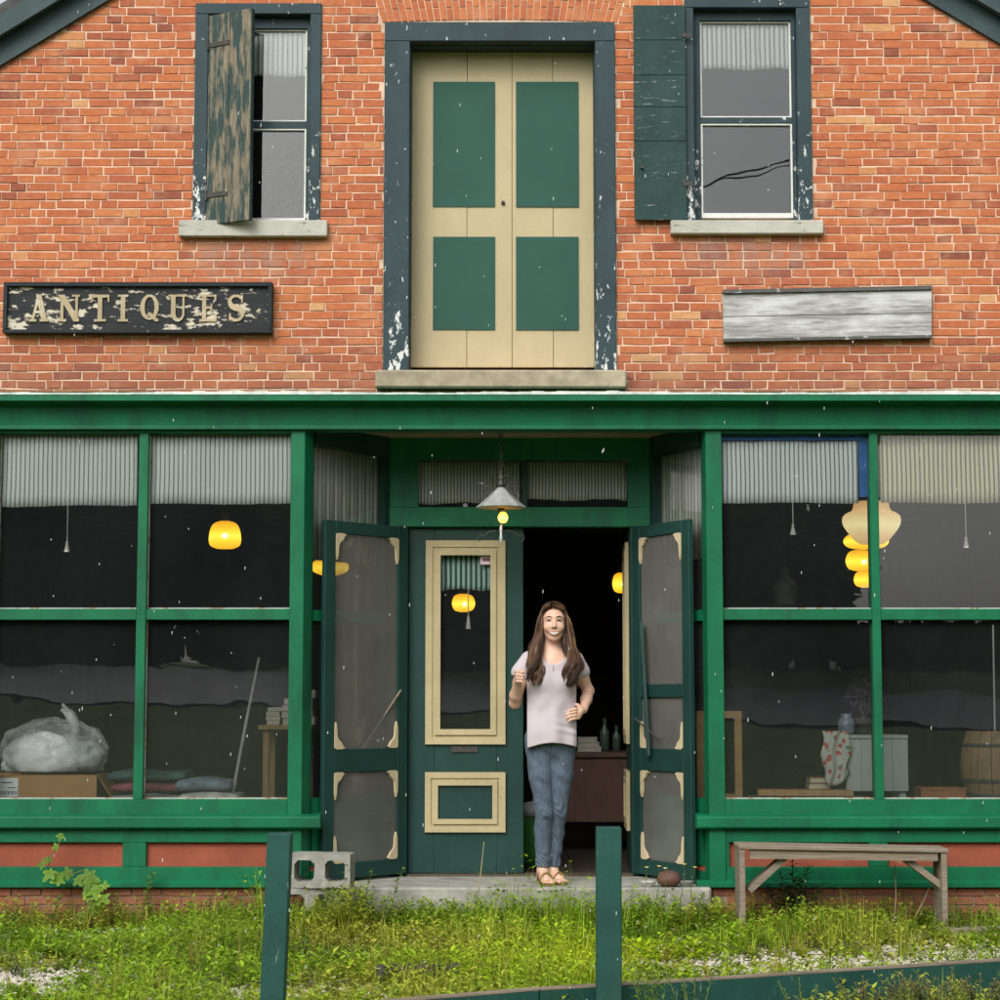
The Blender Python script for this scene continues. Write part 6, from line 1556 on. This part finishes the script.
    right = [(0.090, 0.0, 1.615, 0.026), (0.104, -0.012, 1.55, 0.026), (0.113, -0.016, 1.48, 0.030), (0.128, -0.045, 1.40, 0.042), (0.140, -0.090, 1.32, 0.047), (0.132, -0.122, 1.25, 0.036), (0.120, -0.128, 1.18, 0.014)]
    thin = lambda c: [(p[0], p[1]+0.006, p[2], p[3]*0.72) for p in c]; h.chain(thin(left), 0.02); h.chain(thin(right), 0.02)
    h.ell((hx-0.002, -0.080, 1.555), (0.054, 0.085, 0.091), 0, True)
    Ph, Qh = h.mesh(); np_mesh('hair', Ph, Qh, t.m, P_, True, [0.38]*len(Ph))
    rg = np.random.default_rng(3); SV = []; SF = []; ST = []
    def cr(P, t):
        n = len(P)-1; i = min(int(t*n), n-1); u = t*n-i; p0, p1, p2, p3 = P[max(i-1, 0)], P[i], P[i+1], P[min(i+2, n)]
        return 0.5*((2*p1)+(p2-p0)*u+(2*p0-5*p1+4*p2-p3)*u*u+(3*p1-p0-3*p2+p3)*u**3)
    for side, ch in ((-1, left), (1, right)):
        NL = 22; locks = [(2*math.pi*i/NL+rg.uniform(-.2, .2), rg.uniform(0.75, 1.2), rg.uniform(0, 6.28), float(np.clip(rg.normal(0.45, 0.3), 0.05, 1)), rg.uniform(0.78, 1.04), rg.uniform(0.007, 0.017), rg.uniform(12, 19)) for i in range(NL)]
        for q in range(1100):
            lk = locks[q % NL]; ang = lk[0]+rg.normal(0, 0.13); rad = lk[1]*rg.uniform(0.86, 1.06)
            phi = math.radians(36+114*(((q % NL)*0.618) % 1.0)+rg.normal(0, 4)); lift = rg.uniform(1.0, 1.07); pts = []
            for lam in (2, 38, 68):
                la = math.radians(lam); pts.append(np.array([hx-0.008*(lam < 5)+side*0.074*math.sin(la)*lift, 0.012-0.095*math.cos(phi)*math.cos(la)**0.6*lift, 1.601+0.086*math.sin(phi)*math.cos(la)**0.8*lift]))
            for i, c in enumerate(ch[1:]):
                r = c[3]*rad*(1.0 if i else 1.05); pts.append(np.array([c[0]+math.cos(ang)*r*(0.85), c[1]+math.sin(ang)*r*0.85+(0.035*(phi-1.2) if i == 0 else 0), c[2]+rg.normal(0, 0.006)]))
            end = lk[4]*rg.uniform(0.93, 1.03); wv = lk[5]; ph = lk[2]+rg.normal(0, 0.18); fr = lk[6]
            n = 20; o = len(SV)*1; path = []
            for i in range(n):
                tt = min(1.0, i/(n-1)*end); p = cr(pts, tt); a_ = max(0, tt-0.4)*1.6; path.append(p+np.array([math.sin(tt*fr+ph), math.cos(tt*fr+ph)*0.6, 0])*wv*a_*3.6)
            w0 = rg.uniform(0.0011, 0.0021); tn = float(np.clip(lk[3]+rg.normal(0, 0.1), 0, 1))
            for i, p in enumerate(path):
                w = w0*(1-0.6*i/n)
                for k in range(3): an = 2.094*k; SV.append(p+np.array([math.cos(an)*w, math.sin(an)*w, 0.0])); ST.append(min(1, tn+0.25*i/n))
            for i in range(n-1):
                for k in range(3): SF.append((o+i*3+k, o+i*3+(k+1) % 3, o+(i+1)*3+(k+1) % 3, o+(i+1)*3+k))
    np_mesh('hair_strands', np.array(SV), np.array(SF), t.m, P_, True, ST)
    # --- sandals
    tan = plain('sandal_leather', (0.20, 0.09, 0.035), 0.6, 0.2)
    for s in (-1, 1):
        ax, ay = LG[s][-1][0], LG[s][-1][1]; tx, ty = TOE[s]; d = Vector((tx-ax, ty-ay)).normalized(); nr = Vector((-d.y, d.x)); A = Vector((ax, ay))-d*0.05; Ln = (Vector((tx, ty))-A).length+0.022
        out = []
        for i in range(24):
            a_ = 2*math.pi*i/24; u = math.cos(a_); v = math.sin(a_); wv = 0.036*(1.0 if u > 0 else 0.82); out.append(A+d*(Ln*(0.5+0.5*u))+nr*(wv*math.copysign(abs(v)**0.8, v)))
        m = MB(); m.prism_z([(p.x, p.y) for p in out], 0.001, 0.014); ORG[P_.name] = Vector((0, 0, 0)); sd = m.build('sandal', tan, P_, bevel=0.002); ORG[sd.name] = Vector((0, 0, 0))
        for fr_, hh in ((0.66, 0.052), (0.30, 0.085)):
            c = A+d*(Ln*fr_); m = MB(); pts = []
            for i in range(9): a_ = math.pi*i/8; pts.append((c.x+nr.x*0.037*math.cos(a_), c.y+nr.y*0.037*math.cos(a_), 0.012+(hh+0.008)*math.sin(a_)))
            m.tube(pts, 0.006, 6); m.build('strap', tan, sd, True)
person()
# ------------------------------------------------------------------ weeds, gravel, plants
def leaf_mat(name):
    t = NT(name); a = t.n('ShaderNodeAttribute', attribute_name='tint')
    c = t.mix(0.4, a.outputs['Color'], t.ramp(t.noise(35, 3), [(0.3, (0.55, 0.55, 0.5)), (0.7, (1.3, 1.3, 1.15))]), 'MULTIPLY')
    t.color(c); t.set(Roughness=0.55); t.b.inputs['Specular IOR Level'].default_value = 0.25
    tl = t.n('ShaderNodeBsdfTranslucent'); t.l(c, tl.inputs[0]); m = t.n('ShaderNodeMixShader'); m.inputs[0].default_value = 0.35
    t.l(t.b.outputs[0], m.inputs[1]); t.l(tl.outputs[0], m.inputs[2]); t.l(m.outputs[0], t.out.inputs[0]); return t.m
LEAFM = leaf_mat('leaf_tinted')
class Veg:
    """collects leaf blades with a colour per vertex"""
    def __init__(s): s.v = []; s.f = []; s.c = []; s.n = 0
    def leaf(s, base, d, up, L, w, col, bend=0.3):
        """pointed blade of 6 verts, folded slightly along the midrib"""
        d = d/np.linalg.norm(d); sd = np.cross(d, up); l = np.linalg.norm(sd)
        sd = sd/l if l > 1e-6 else np.array([1.0, 0, 0]); u = np.cross(sd, d)
        m = base+d*L*0.45; tip = base+d*L-np.array([0, 0, 1])*bend*L*0.5
        s.v += [base, m+sd*w/2+u*w*0.12, m, m-sd*w/2+u*w*0.12, tip]
        o = s.n; s.f += [(o, o+2, o+1), (o, o+3, o+2), (o+1, o+2, o+4), (o+2, o+3, o+4)]; s.c += [col]*5; s.n += 5
    def blade(s, base, d, L, w, col, droop):
        sd = np.cross(d, (0, 0, 1.0)); l = np.linalg.norm(sd); sd = sd/l if l > 1e-6 else np.array([1.0, 0, 0])
        h = d*np.array([1, 1, 0]); n = 4; o = s.n
        for i in range(n):
            t = i/(n-1); p = base+d*L*t+h*droop*L*t*t-np.array([0, 0, 1])*droop*L*0.45*t*t; ww = w*(1-t*0.92)/2; s.v += [p-sd*ww, p+sd*ww]
        for i in range(n-1): s.f.append((o+2*i, o+2*i+1, o+2*i+3, o+2*i+2))
        s.c += [col]*(2*n); s.n += 2*n
    def build(s, name, parent=None, off=None, mat=None):
        me = bpy.data.meshes.new(name); v = np.array(s.v); v = v-np.array(off) if off is not None else v
        me.from_pydata(v.tolist(), [], s.f); me.materials.append(mat or LEAFM)
        c = np.ones((len(s.v), 4), np.float32); c[:, :3] = np.array(s.c); me.color_attributes.new('tint', 'FLOAT_COLOR', 'POINT').data.foreach_set('color', c.ravel())
        me.update(); o = bpy.data.objects.new(name, me); COL.objects.link(o)
        if parent: o.parent = parent
        return o
G = np.random.default_rng(17)
def vnoise(x, y, s, seed=0):
    return 0.5+0.25*(math.sin(x*s+seed)+math.sin(y*s*1.3+seed*2.1+1.7*math.sin(x*s*0.7)))
def bare(x, y):
    """how open the cover is (0 dense, 1 gravel shows)"""
    d = 0.0
    for cx, cy, rx, ry, k in ((-2.2, -2.45, 0.42, 0.55, 1.1), (-1.25, -2.75, 0.6, 0.25, 0.8), (-2.3, -0.55, 0.6, 0.12, 0.5), (1.7, -1.95, 1.0, 0.40, 1.12), (0.95, -2.7, 0.5, 0.25, 0.8), (2.4, -1.5, 0.5, 0.35, 0.8), (-1.85, -0.35, 0.5, 0.12, 0.8), (0.7, -3.2, 0.6, 0.3, 0.5)):
        d = max(d, k*math.exp(-((x-cx)/rx)**2-((y-cy)/ry)**2))
    return d
def border_y(x): return BS0.y+(x-BS0.x)*BDV.y/BDV.x
def in_solid(x, y):
    if X(345, 890, -.1) < x < X(714, 890, -.1) and y > -0.16: return True
    if y > -0.03: return True
    if abs(y-border_y(x)-0.02) < 0.05 and x > BS0.x: return True
    for p in (p1, p2):
        if abs(x-p[0]) < 0.07 and abs(y-p[1]) < 0.07: return True
    if X(288, 890, -.35) < x < X(357, 890, -.35) and -0.47 < y < -0.22: return True
    return False
def tintc(x, y, kind):
    yel = np.array([0.33, 0.43, 0.020]); grn = np.array([0.15, 0.265, 0.025]); drk = np.array([0.040, 0.095, 0.025]); dry = np.array([0.30, 0.25, 0.09]); pal = np.array([0.27, 0.32, 0.06])
    w = math.exp(-((x-0.55)/0.75)**2-((y+2.1)/0.9)**2); a = grn*(1-w)+yel*w
    a = a*(1-0.5*vnoise(x, y, 2.1, 3))+pal*0.5*vnoise(x, y, 2.1, 3)
    p = vnoise(x*1.7, y*1.9, 1.9, 5.0)
    if p > 0.62: a = a*(1-(p-0.62)*1.6)+drk*(p-0.62)*1.6
    q = vnoise(x, y, 2.7, 9.3)
    if q > 0.66: a = a*0.6+dry*0.4
    if kind == 'dry': a = dry
    u = G.random()
    if u < 0.10: a = a*0.5+drk*0.5
    elif u < 0.20: a = a*0.5+dry*0.5
    return np.clip(a*np.array([1.50, 1.48, 0.8])*G.uniform(0.65, 1.45), 0, 0.75)
def rosette(V, x, y, z, h, nl, ll, col):
    """leafy stem: leaves in whorls"""
    lean = np.array([G.normal(0, 0.25), G.normal(0, 0.25), 1.0])
    for i in range(nl):
        t = (i+0.5)/nl; a = i*2.4+G.uniform(0, 1); b = np.array([x, y, z])+lean*h*t*0.95
        d = np.array([math.cos(a), math.sin(a), 0.15+0.9*t*G.random()]); V.leaf(b, d, np.array([0, 0, 1.0]), ll*G.uniform(0.6, 1.2)*(1-0.35*t), ll*0.30*G.uniform(0.8, 1.3), col*G.uniform(0.82, 1.2), G.uniform(0.0, 0.5))
def tuft(V, x, y, z, h, n, w, col):
    for i in range(n):
        a = G.uniform(0, 6.28); d = np.array([math.cos(a)*G.uniform(0.05, 0.55), math.sin(a)*G.uniform(0.05, 0.55), 1.0]); d = d/np.linalg.norm(d)
        V.blade(np.array([x+G.normal(0, .012), y+G.normal(0, .012), z]), d, h*G.uniform(0.5, 1.1), w, col*G.uniform(0.8, 1.2), G.uniform(0.1, 0.6))
def ground_cover():
    V = Veg(); W = Veg(); n = 0
    while n < 12500:
        y = -0.05-5.2*G.random(); half = 0.27*(12+y)+0.45; x = G.uniform(-half, half)
        if in_solid(x, y): continue
        b = bare(x, y)
        if G.random() < b*0.90: continue
        n += 1; z = gh(x, y)-0.004; near = math.exp(-((y+0.25)/0.3)**2)
        mid = math.exp(-((x-0.2)/1.1)**2)
        u = G.random(); beyond = y < border_y(x)+0.1 and x > BS0.x
        hs = (0.45+1.25*vnoise(x, y, 3.9, 1)**1.5)*(1-0.72*b)*(2.0 if near > 0.3 and -1.4 < x < 1.3 else 1.2)*(0.75 if beyond else 1)
        if u < 0.62: rosette(V, x, y, z, 0.085*hs*G.uniform(0.7, 1.7), int(G.integers(7, 12)), 0.056*G.uniform(0.8, 1.35), tintc(x, y, 'leaf'))
        elif u < 0.90: tuft(W, x, y, z, 0.13*hs*G.uniform(0.6, 1.5), int(G.integers(5, 9)), 0.0060, tintc(x, y, 'leaf'))
        else: tuft(W, x, y, z, 0.11*hs*G.uniform(0.6, 1.4), int(G.integers(4, 8)), 0.0035, tintc(x, y, 'dry'))
    for i in range(150):
        y = -0.3-3.6*G.random(); x = G.uniform(-1, 1)*0.26*(12+y)
        if in_solid(x, y) or bare(x, y) > 0.5: continue
        c = tintc(x, y, 'leaf')*G.uniform(0.55, 1.0)
        for k in range(int(G.integers(5, 9))):
            a = k*2.4+G.random(); V.leaf(np.array([x, y, gh(x, y)]), np.array([math.cos(a), math.sin(a), G.uniform(0.5, 1.5)]), np.array([0, 0, 1.0]), G.uniform(0.08, 0.15), G.uniform(0.025, 0.045), c*G.uniform(0.8, 1.2), 0.5)
    for i in range(70):
        y = -0.2-3.4*G.random(); x = G.uniform(-1, 1)*0.26*(12+y)
        if in_solid(x, y): continue
        tuft(W, x, y, gh(x, y), G.uniform(0.16, 0.30), int(G.integers(8, 18)), 0.0055, tintc(x, y, 'dry' if G.random() < 0.4 else 'leaf')*0.8)
    for i in range(420):
        x = G.uniform(X(283, 900, -.5), X(362, 900, -.5)); y = -0.50-0.35*G.random(); z = gh(x, y)
        if in_solid(x, y): continue
        if G.random() < 0.6: rosette(V, x, y, z, G.uniform(0.10, 0.24)*(0.75+0.6*(x > X(325, 900, -.5))), 14, 0.06, tintc(x, y, 'leaf'))
        else: tuft(W, x, y, z, G.uniform(0.14, 0.27), 7, 0.006, tintc(x, y, 'leaf'))
    for i in range(520):
        x = G.choice([-1, 1])*G.uniform(1.25, 3.2); y = -0.06-0.22*G.random(); z = gh(x, y)
        if in_solid(x, y): continue
        if G.random() < 0.5: rosette(V, x, y, z, G.uniform(0.06, 0.20), 12, 0.055, tintc(x, y, 'leaf')*0.9)
        else: tuft(W, x, y, z, G.uniform(0.10, 0.24), 7, 0.005, tintc(x, y, 'dry' if G.random() < .2 else 'leaf'))
    for i in range(900):
        x = G.uniform(X(345, 900), X(720, 900)); y = -0.17-0.28*G.random()**1.5; z = gh(x, y)
        if in_solid(x, y): continue
        if G.random() < 0.55: rosette(V, x, y, z, G.uniform(0.08, 0.20), 12, 0.06, tintc(x, y, 'leaf')*0.85)
        else: tuft(W, x, y, z, G.uniform(0.12, 0.24), 7, 0.006, tintc(x, y, 'leaf'))
    tag(V.build('weeds'), 'low leafy yellow green weeds covering the yard', 'weeds', None, 'stuff')
    tag(W.build('grass'), 'thin green and dry grass blades among the weeds', 'grass', None, 'stuff')
    F = Veg(); k = 0
    while k < 260:
        y = -0.2-3.6*G.random(); half = 0.26*(12+y); x = G.uniform(-half, half)
        if in_solid(x, y): continue
        k += 1; z = gh(x, y)+G.uniform(0.05, 0.13); c = np.array([0.80, 0.78, 0.68]) if G.random() < 0.55 else np.array([0.85, 0.66, 0.12]); r = G.uniform(0.006, 0.013)
        for i in range(6):
            a = i*1.047+G.random()*.3; F.leaf(np.array([x, y, z]), np.array([math.cos(a), math.sin(a)-0.3, 0.5]), np.array([0, 0, 1.0]), r, r*0.8, c, 0.1)
    tag(F.build('wildflower_heads'), 'tiny white and yellow wildflowers dotted over the weeds', 'flowers', None, 'stuff')
    # pale crushed stone showing in the bare patches
    S = MB(); n = 0
    base = [(1, 0, 0), (0, 1, 0), (-1, 0, 0), (0, -1, 0), (0.1, 0, 0.8), (0, 0.1, -0.6)]; fc = [(0, 1, 4), (1, 2, 4), (2, 3, 4), (3, 0, 4), (1, 0, 5), (2, 1, 5), (3, 2, 5), (0, 3, 5)]
    while n < 6500:
        y = -0.1-4.0*G.random(); half = 0.26*(12+y)+0.2; x = G.uniform(-half, half)
        if in_solid(x, y) or G.random() > bare(x, y)+0.03: continue
        n += 1; r = G.uniform(0.006, 0.019); a = G.uniform(0, 6.28); s = G.uniform(0.6, 1.3, 3)
        S.add([(x+r*(p[0]*s[0]*math.cos(a)-p[1]*s[1]*math.sin(a))+G.normal(0, r*.1), y+r*(p[0]*s[0]*math.sin(a)+p[1]*s[1]*math.cos(a)), gh(x, y)+r*0.3+r*p[2]*s[2]) for p in base], fc)
    tag(S.build('gravel', plain('limestone_chips', (0.50, 0.46, 0.38), 0.9, 0.4, 25)), 'pale crushed limestone showing between the weeds', 'gravel', None, 'stuff')
ground_cover()

def plant(name, label, cat, px, py, Y, fn, group=None):
    """one individual plant: stem and leaves as parts"""
    x = X(px, py, Y); o = thing(name, (x, Y, gh(x, Y)), label, cat, group); V = Veg(); M = MB(); fn(V, M)
    if M.v:
        M2 = M; ORG[o.name] = Vector((0, 0, 0)); M2.build('stem', STEMM, o)
    if V.v: V.build('foliage', o)
    return o
STEMM = plain('green_stem', (0.10, 0.14, 0.035), 0.7, 0.3, 20); STEMD = plain('dry_stem', (0.34, 0.28, 0.15), 0.8, 0.2, 20)
def star_leaf(V, c, r, nrm, col, rot):
    """five pointed ivy like leaf"""
    nrm = nrm/np.linalg.norm(nrm); a = np.cross(nrm, (0, 0, 1.0)); a = a/np.linalg.norm(a); b = np.cross(nrm, a); o = V.n; n = 10
    n = 25; V.v.append(c); V.c.append(col*0.8)
    for i in range(n):
        t = 2*math.pi*i/n; lobe = abs(math.cos(2.5*t))**1.6; rr = r*(0.46+0.54*lobe)*(0.72+0.28*math.cos(t))*1.25
        V.v.append(c+(a*math.cos(t+rot)+b*math.sin(t+rot))*rr+nrm*(-0.16*rr)*(1-0.5*lobe)); V.c.append(col*(0.88+0.25*(i % 2)))
    for i in range(n): V.f.append((o, o+1+i, o+1+(i+1) % n))
    V.n += n+1
def vine():
    Y = -0.14; base = (90, 922); o = thing('climbing_vine', (X(*base, Y), Y, 0), 'bright green vine with star shaped leaves against the bulkhead', 'vine')
    pts = [(90, 925), (86, 912), (97, 900), (95, 882), (85, 870), (62, 877), (47, 872), (50, 860), (58, 845), (62, 833)]
    path = [(X(a, b, Y), Y+0.012*math.sin(i*1.7), Z(b, Y)) for i, (a, b) in enumerate(pts)]
    MB().tube(path, [0.005]*5+[0.0035]*5, 6).build('stem', STEMM, o, True)
    for a, b, r in ((95, 906, 12), (98, 888, 12), (90, 875, 13), (61, 880, 10), (52, 872, 9), (71, 872, 8), (103, 897, 9), (62, 835, 5), (58, 846, 5), (50, 858, 5), (44, 864, 6), (84, 915, 9), (88, 897, 8), (79, 879, 7), (106, 886, 6)):
        V = Veg(); star_leaf(V, np.array([X(a, b, Y), Y-0.03-0.02*G.random(), Z(b, Y)]), r/168.0, np.array([G.normal(0, .25), -1, G.normal(0.45, .2)]), np.array([0.20, 0.36, 0.045])*G.uniform(0.65, 1.2), G.uniform(0, 6.28))
        V.build('leaf', o, ORG[o.name])
vine()
def tall_weed(px, pyt, pyb, Y, label, col, nl=18, ll=0.05, lean=0.02, flower=None):
    x = X(px, pyb, Y); z1 = Z(pyt, Y); o = thing('tall_weed', (x, Y, gh(x, Y)), label, 'weed', 'tall weeds standing by the shop wall')
    h = z1-gh(x, Y); P = lambda t: np.array([lean*t*t*2+0.008*math.sin(t*7+px), 0.01*math.sin(t*5), h*t])
    m = MB(); ORG[o.name] = Vector((0, 0, 0)); m.tube([P(t) for t in np.linspace(0, 1, 7)], [0.0035*(1-.6*t) for t in np.linspace(0, 1, 7)], 5).build('stem', STEMM, o, True)
    V = Veg(); c = np.array(col)
    for i in range(nl):
        t = 0.12+0.88*(i+0.5)/nl; a = i*2.4; V.leaf(P(t), np.array([math.cos(a), math.sin(a), 0.55]), np.array([0, 0, 1.0]), ll*1.35*(1.25-0.75*t)*G.uniform(.8, 1.2), ll*0.48, c*G.uniform(.8, 1.25), 0.35)
    V.build('foliage', o)
    if flower:
        F = Veg()
        for i in range(7): a = i*.9; F.leaf(P(1.0), np.array([math.cos(a), math.sin(a)-.4, .45]), np.array([0, 0, 1.0]), .02, .014, np.array(flower), .1)
        F.build('flower', o)
gcol = (0.15, 0.25, 0.04); ycol = (0.27, 0.34, 0.035)
for a in ((145, 872, 925, -0.12, 'tall green weed beneath the middle of the left bulkhead', gcol, 26, .06), (53, 893, 928, -0.15, 'short weed left of the star leaved vine', gcol, 14, .05), (112, 892, 925, -0.13, 'weed right of the star leaved vine', gcol, 16, .05),
          (170, 896, 925, -.14, 'small pale weed at the wall right of the tall weed', ycol, 14, .045), (187, 900, 925, -.13, 'small weed second right of the tall weed at the wall', gcol, 12, .045), (206, 893, 926, -.14, 'thin weed before the grass tuft at the left bulkhead', gcol, 14, .045),
          (341, 862, 912, -.42, 'weed growing right of the cinder blocks', ycol, 22, .055), (388, 868, 915, -.25, 'slender weed before the left screen door', gcol, 20, .05, .05), (365, 868, 905, -.24, 'weed at the end of the step by the left screen door', gcol, 16, .05),
          (697, 893, 925, -.25, 'leafy weed at the right corner of the step', gcol, 16, .055), (760, 905, 935, -.55, 'low weed at the near leg of the bench', ycol, 14, .05), (875, 900, 925, -.15, 'pale weed beneath the far half of the bench', ycol, 10, .05)):
    tall_weed(*a)
for px, pyt, lab, fc in ((643, 868, 'yellow flower leftmost of the row on the step end', (0.85, 0.68, 0.2)), (656, 867, 'yellow flower second in the row on the step end', (0.85, 0.70, 0.25)), (663, 869, 'pale flower largest in the row on the step end', (0.86, 0.8, 0.45)), (681, 865, 'yellow flower tallest by the right screen door', (0.85, 0.68, 0.2)), (691, 868, 'yellow flower rightmost by the right screen door', (0.85, 0.68, 0.2)), (669, 914, 'cream flower standing in the weeds below the step', (0.88, 0.8, 0.5)), (703, 913, 'cream flower at the right corner of the step', (0.88, 0.8, 0.5))):
    tall_weed(px, pyt, 915, -0.20, lab, gcol, 8, .035, 0.01, fc)
def grass_clump(px, pyt, pyb, Y, label, col, n, w, spread=0.9):
    x = X(px, pyb, Y); o = thing('grass_tuft', (x, Y, gh(x, Y)), label, 'grass tuft'); V = Veg(); h = Z(pyt, Y)-gh(x, Y)
    for i in range(n):
        a = G.uniform(0, 6.28); d = np.array([math.cos(a)*G.uniform(.1, spread), math.sin(a)*G.uniform(.1, spread)*.6, 1.0]); d = d/np.linalg.norm(d)
        V.blade(np.array([G.normal(0, .025), G.normal(0, .02), 0]), d, h*G.uniform(.6, 1.15), w, np.array(col)*G.uniform(.7, 1.3), G.uniform(.1, .6))
    V.build('blade_bunch', o)
grass_clump(245, 882, 925, -0.16, 'grey green arching grass tuft below the left bulkhead panel', (0.085, 0.13, 0.06), 46, .006)
grass_clump(225, 890, 925, -0.18, 'small grass tuft left of the arching tuft', (0.10, 0.16, 0.05), 26, .005)
grass_clump(955, 893, 930, -0.50, 'yellow green grass tuft at the far bench leg', (0.26, 0.27, 0.05), 46, .005)
grass_clump(18, 905, 940, -0.3, 'dark grass tuft at the far left by the wall', (0.06, 0.10, 0.03), 40, .006)
grass_clump(18, 945, 1000, -2.3, 'dark grass tuft in the gravel at the bottom left', (0.07, 0.10, 0.03), 34, .006)
grass_clump(118, 930, 985, -1.7, 'long green grass tuft beside the bottom left gravel', (0.16, 0.24, 0.04), 46, .005)
def thistle():
    Y = -0.2; x = X(793, 918, Y); o = thing('thistle', (x, Y, 0), 'dark blue green thistle growing under the bench', 'thistle'); V = Veg(); m = MB(); ORG[o.name] = Vector((0, 0, 0))
    for k, (dx, h) in enumerate(((0, .42), (-.08, .34), (.09, .36), (-.16, .25), (.17, .26), (.04, .3), (-.05, .25))):
        m.tube([(0, 0, 0), (dx*.6, 0, h*.55), (dx, -.02, h)], [.006, .004, .002], 5)
        for i in range(40):
            t = .1+.9*i/40; b = np.array([dx*t, -.01, h*t]); a = i*2.4; V.leaf(b, np.array([math.cos(a), math.sin(a)*.7, .35]), np.array([0, 0, 1.0]), .10*(1.2-.7*t)*G.uniform(.7, 1.2), .026, np.array([0.030, 0.066, 0.046])*G.uniform(.7, 1.4), .5)
    m.build('stem', STEMM, o, True); V.build('foliage', o)
thistle()
def dry_stalks():
    Y = -0.28
    for px0, pyb, px1, pyt, lab in ((893, 932, 895, 865, 'bare dry stalk standing under the bench'), (907, 925, 933, 880, 'slanting dry stalk crossing the far bench brace'), (962, 925, 940, 893, 'slanting dry stalk right of the bench'), (471, 900, 484, 842, 'thin dry stalk before the closed door')):
        o = thing('dry_stalk', (X(px0, pyb, Y), Y, 0), lab, 'stalk'); a = (X(px0, pyb, Y), Y, -.01); b = (X(px1, pyt, Y), Y, Z(pyt, Y)); mid = tuple((p+q)/2+d for p, q, d in zip(a, b, (.012, 0, .01)))
        MB().tube([a, mid, b], [.0045, .0035, .002], 5).build('stalk', STEMD, o, True)
dry_stalks()
def front_bush(px, pyt, Y, label, col, n, ll, spread, seedy=False):
    x = X(px, 1000, Y); o = thing('leafy_plant', (x, Y, gh(x, Y)), label, 'plant', 'plants in front of the border board'); V = Veg(); m = MB(); h = Z(pyt, Y)-gh(x, Y); ORG[o.name] = Vector((0, 0, 0))
    for k in range(n):
        dx, dy = G.normal(0, spread), G.normal(0, spread*.5); hh = h*G.uniform(.72, 1.05); P = lambda t: np.array([dx*t, dy*t, hh*t])
        m.tube([P(0), P(.5)+np.array([.005, 0, 0]), P(1)], [.003, .0025, .0015], 4)
        for i in range(20):
            t = .25+.75*i/20; a = i*2.4; c = np.array(col)*G.uniform(.75, 1.25)
            if seedy and t > .7: c = np.array([0.17, 0.11, 0.06])*G.uniform(.7, 1.5)
            V.leaf(P(t), np.array([math.cos(a), math.sin(a), .5]), np.array([0, 0, 1.0]), ll*G.uniform(.6, 1.2)*(1.1-.4*t), ll*(.26 if not seedy else .55), c, .3)
    m.build('stem', STEMM, o, True); V.build('foliage', o)
front_bush(652, 958, -4.25, 'bright feathery plant in front of the border board right of the post', (0.20, 0.33, 0.04), 9, .055, .045)
front_bush(690, 968, -4.1, 'lower feathery plant right of the bright one at the border board', (0.15, 0.26, 0.05), 6, .04, .05)
front_bush(800, 980, -4.0, 'small weed in front of the border board below the bench', (0.13, 0.20, 0.05), 5, .035, .06)
for px, pyt, lab in ((868, 976, 'brown seeded weed leftmost in front of the border board'), (905, 972, 'brown seeded weed second in front of the border board'), (938, 970, 'tallest brown seeded weed at the bottom right'), (975, 974, 'brown seeded weed near the bottom right corner'), (1000, 972, 'brown seeded weed cut by the right edge')):
    front_bush(px, pyt, -3.95, lab, (0.14, 0.17, 0.06), 14, .028, .07, True)

# ------------------------------------------------------------------ falling rain
def rain():
    m = MB(); n = 0
    while n < 330:
        Y = -12+G.uniform(2.5, 9.5); px, py = G.uniform(-60, 1060), G.uniform(-60, 1060)
        x, z = at(px, py, Y); r = (0.0011+0.0007*G.random())*(12+Y)/6.0; L = r*G.uniform(1.8, 5.0); n += 1
        o = (x, Y, z); vs = [(0, 0, L)]; fs = []
        for zz, q in ((0.5*L, .9), (-.5*L, 1.0)):
            for k in range(5): a = k*1.2566; vs.append((math.cos(a)*r*q+zz*.08, math.sin(a)*r*q, zz))
        vs.append((-.05*L, 0, -L*.75))
        for k in range(5): k2 = (k+1) % 5; fs += [(0, 1+k, 1+k2), (1+k, 6+k, 6+k2, 1+k2), (6+k, 11, 6+k2)]
        m.add([(x+a, Y+b, z+c) for a, b, c in vs], fs)
    mt = NT('rain_drop'); mt.set(Roughness=0.3, Alpha=0.6); mt.b.inputs['Base Color'].default_value = (0.75, 0.78, 0.8, 1)
    tag(m.build('rain', mt.m, None, True), 'scattered bright raindrops falling before the shop', 'rain', None, 'stuff')
rain()
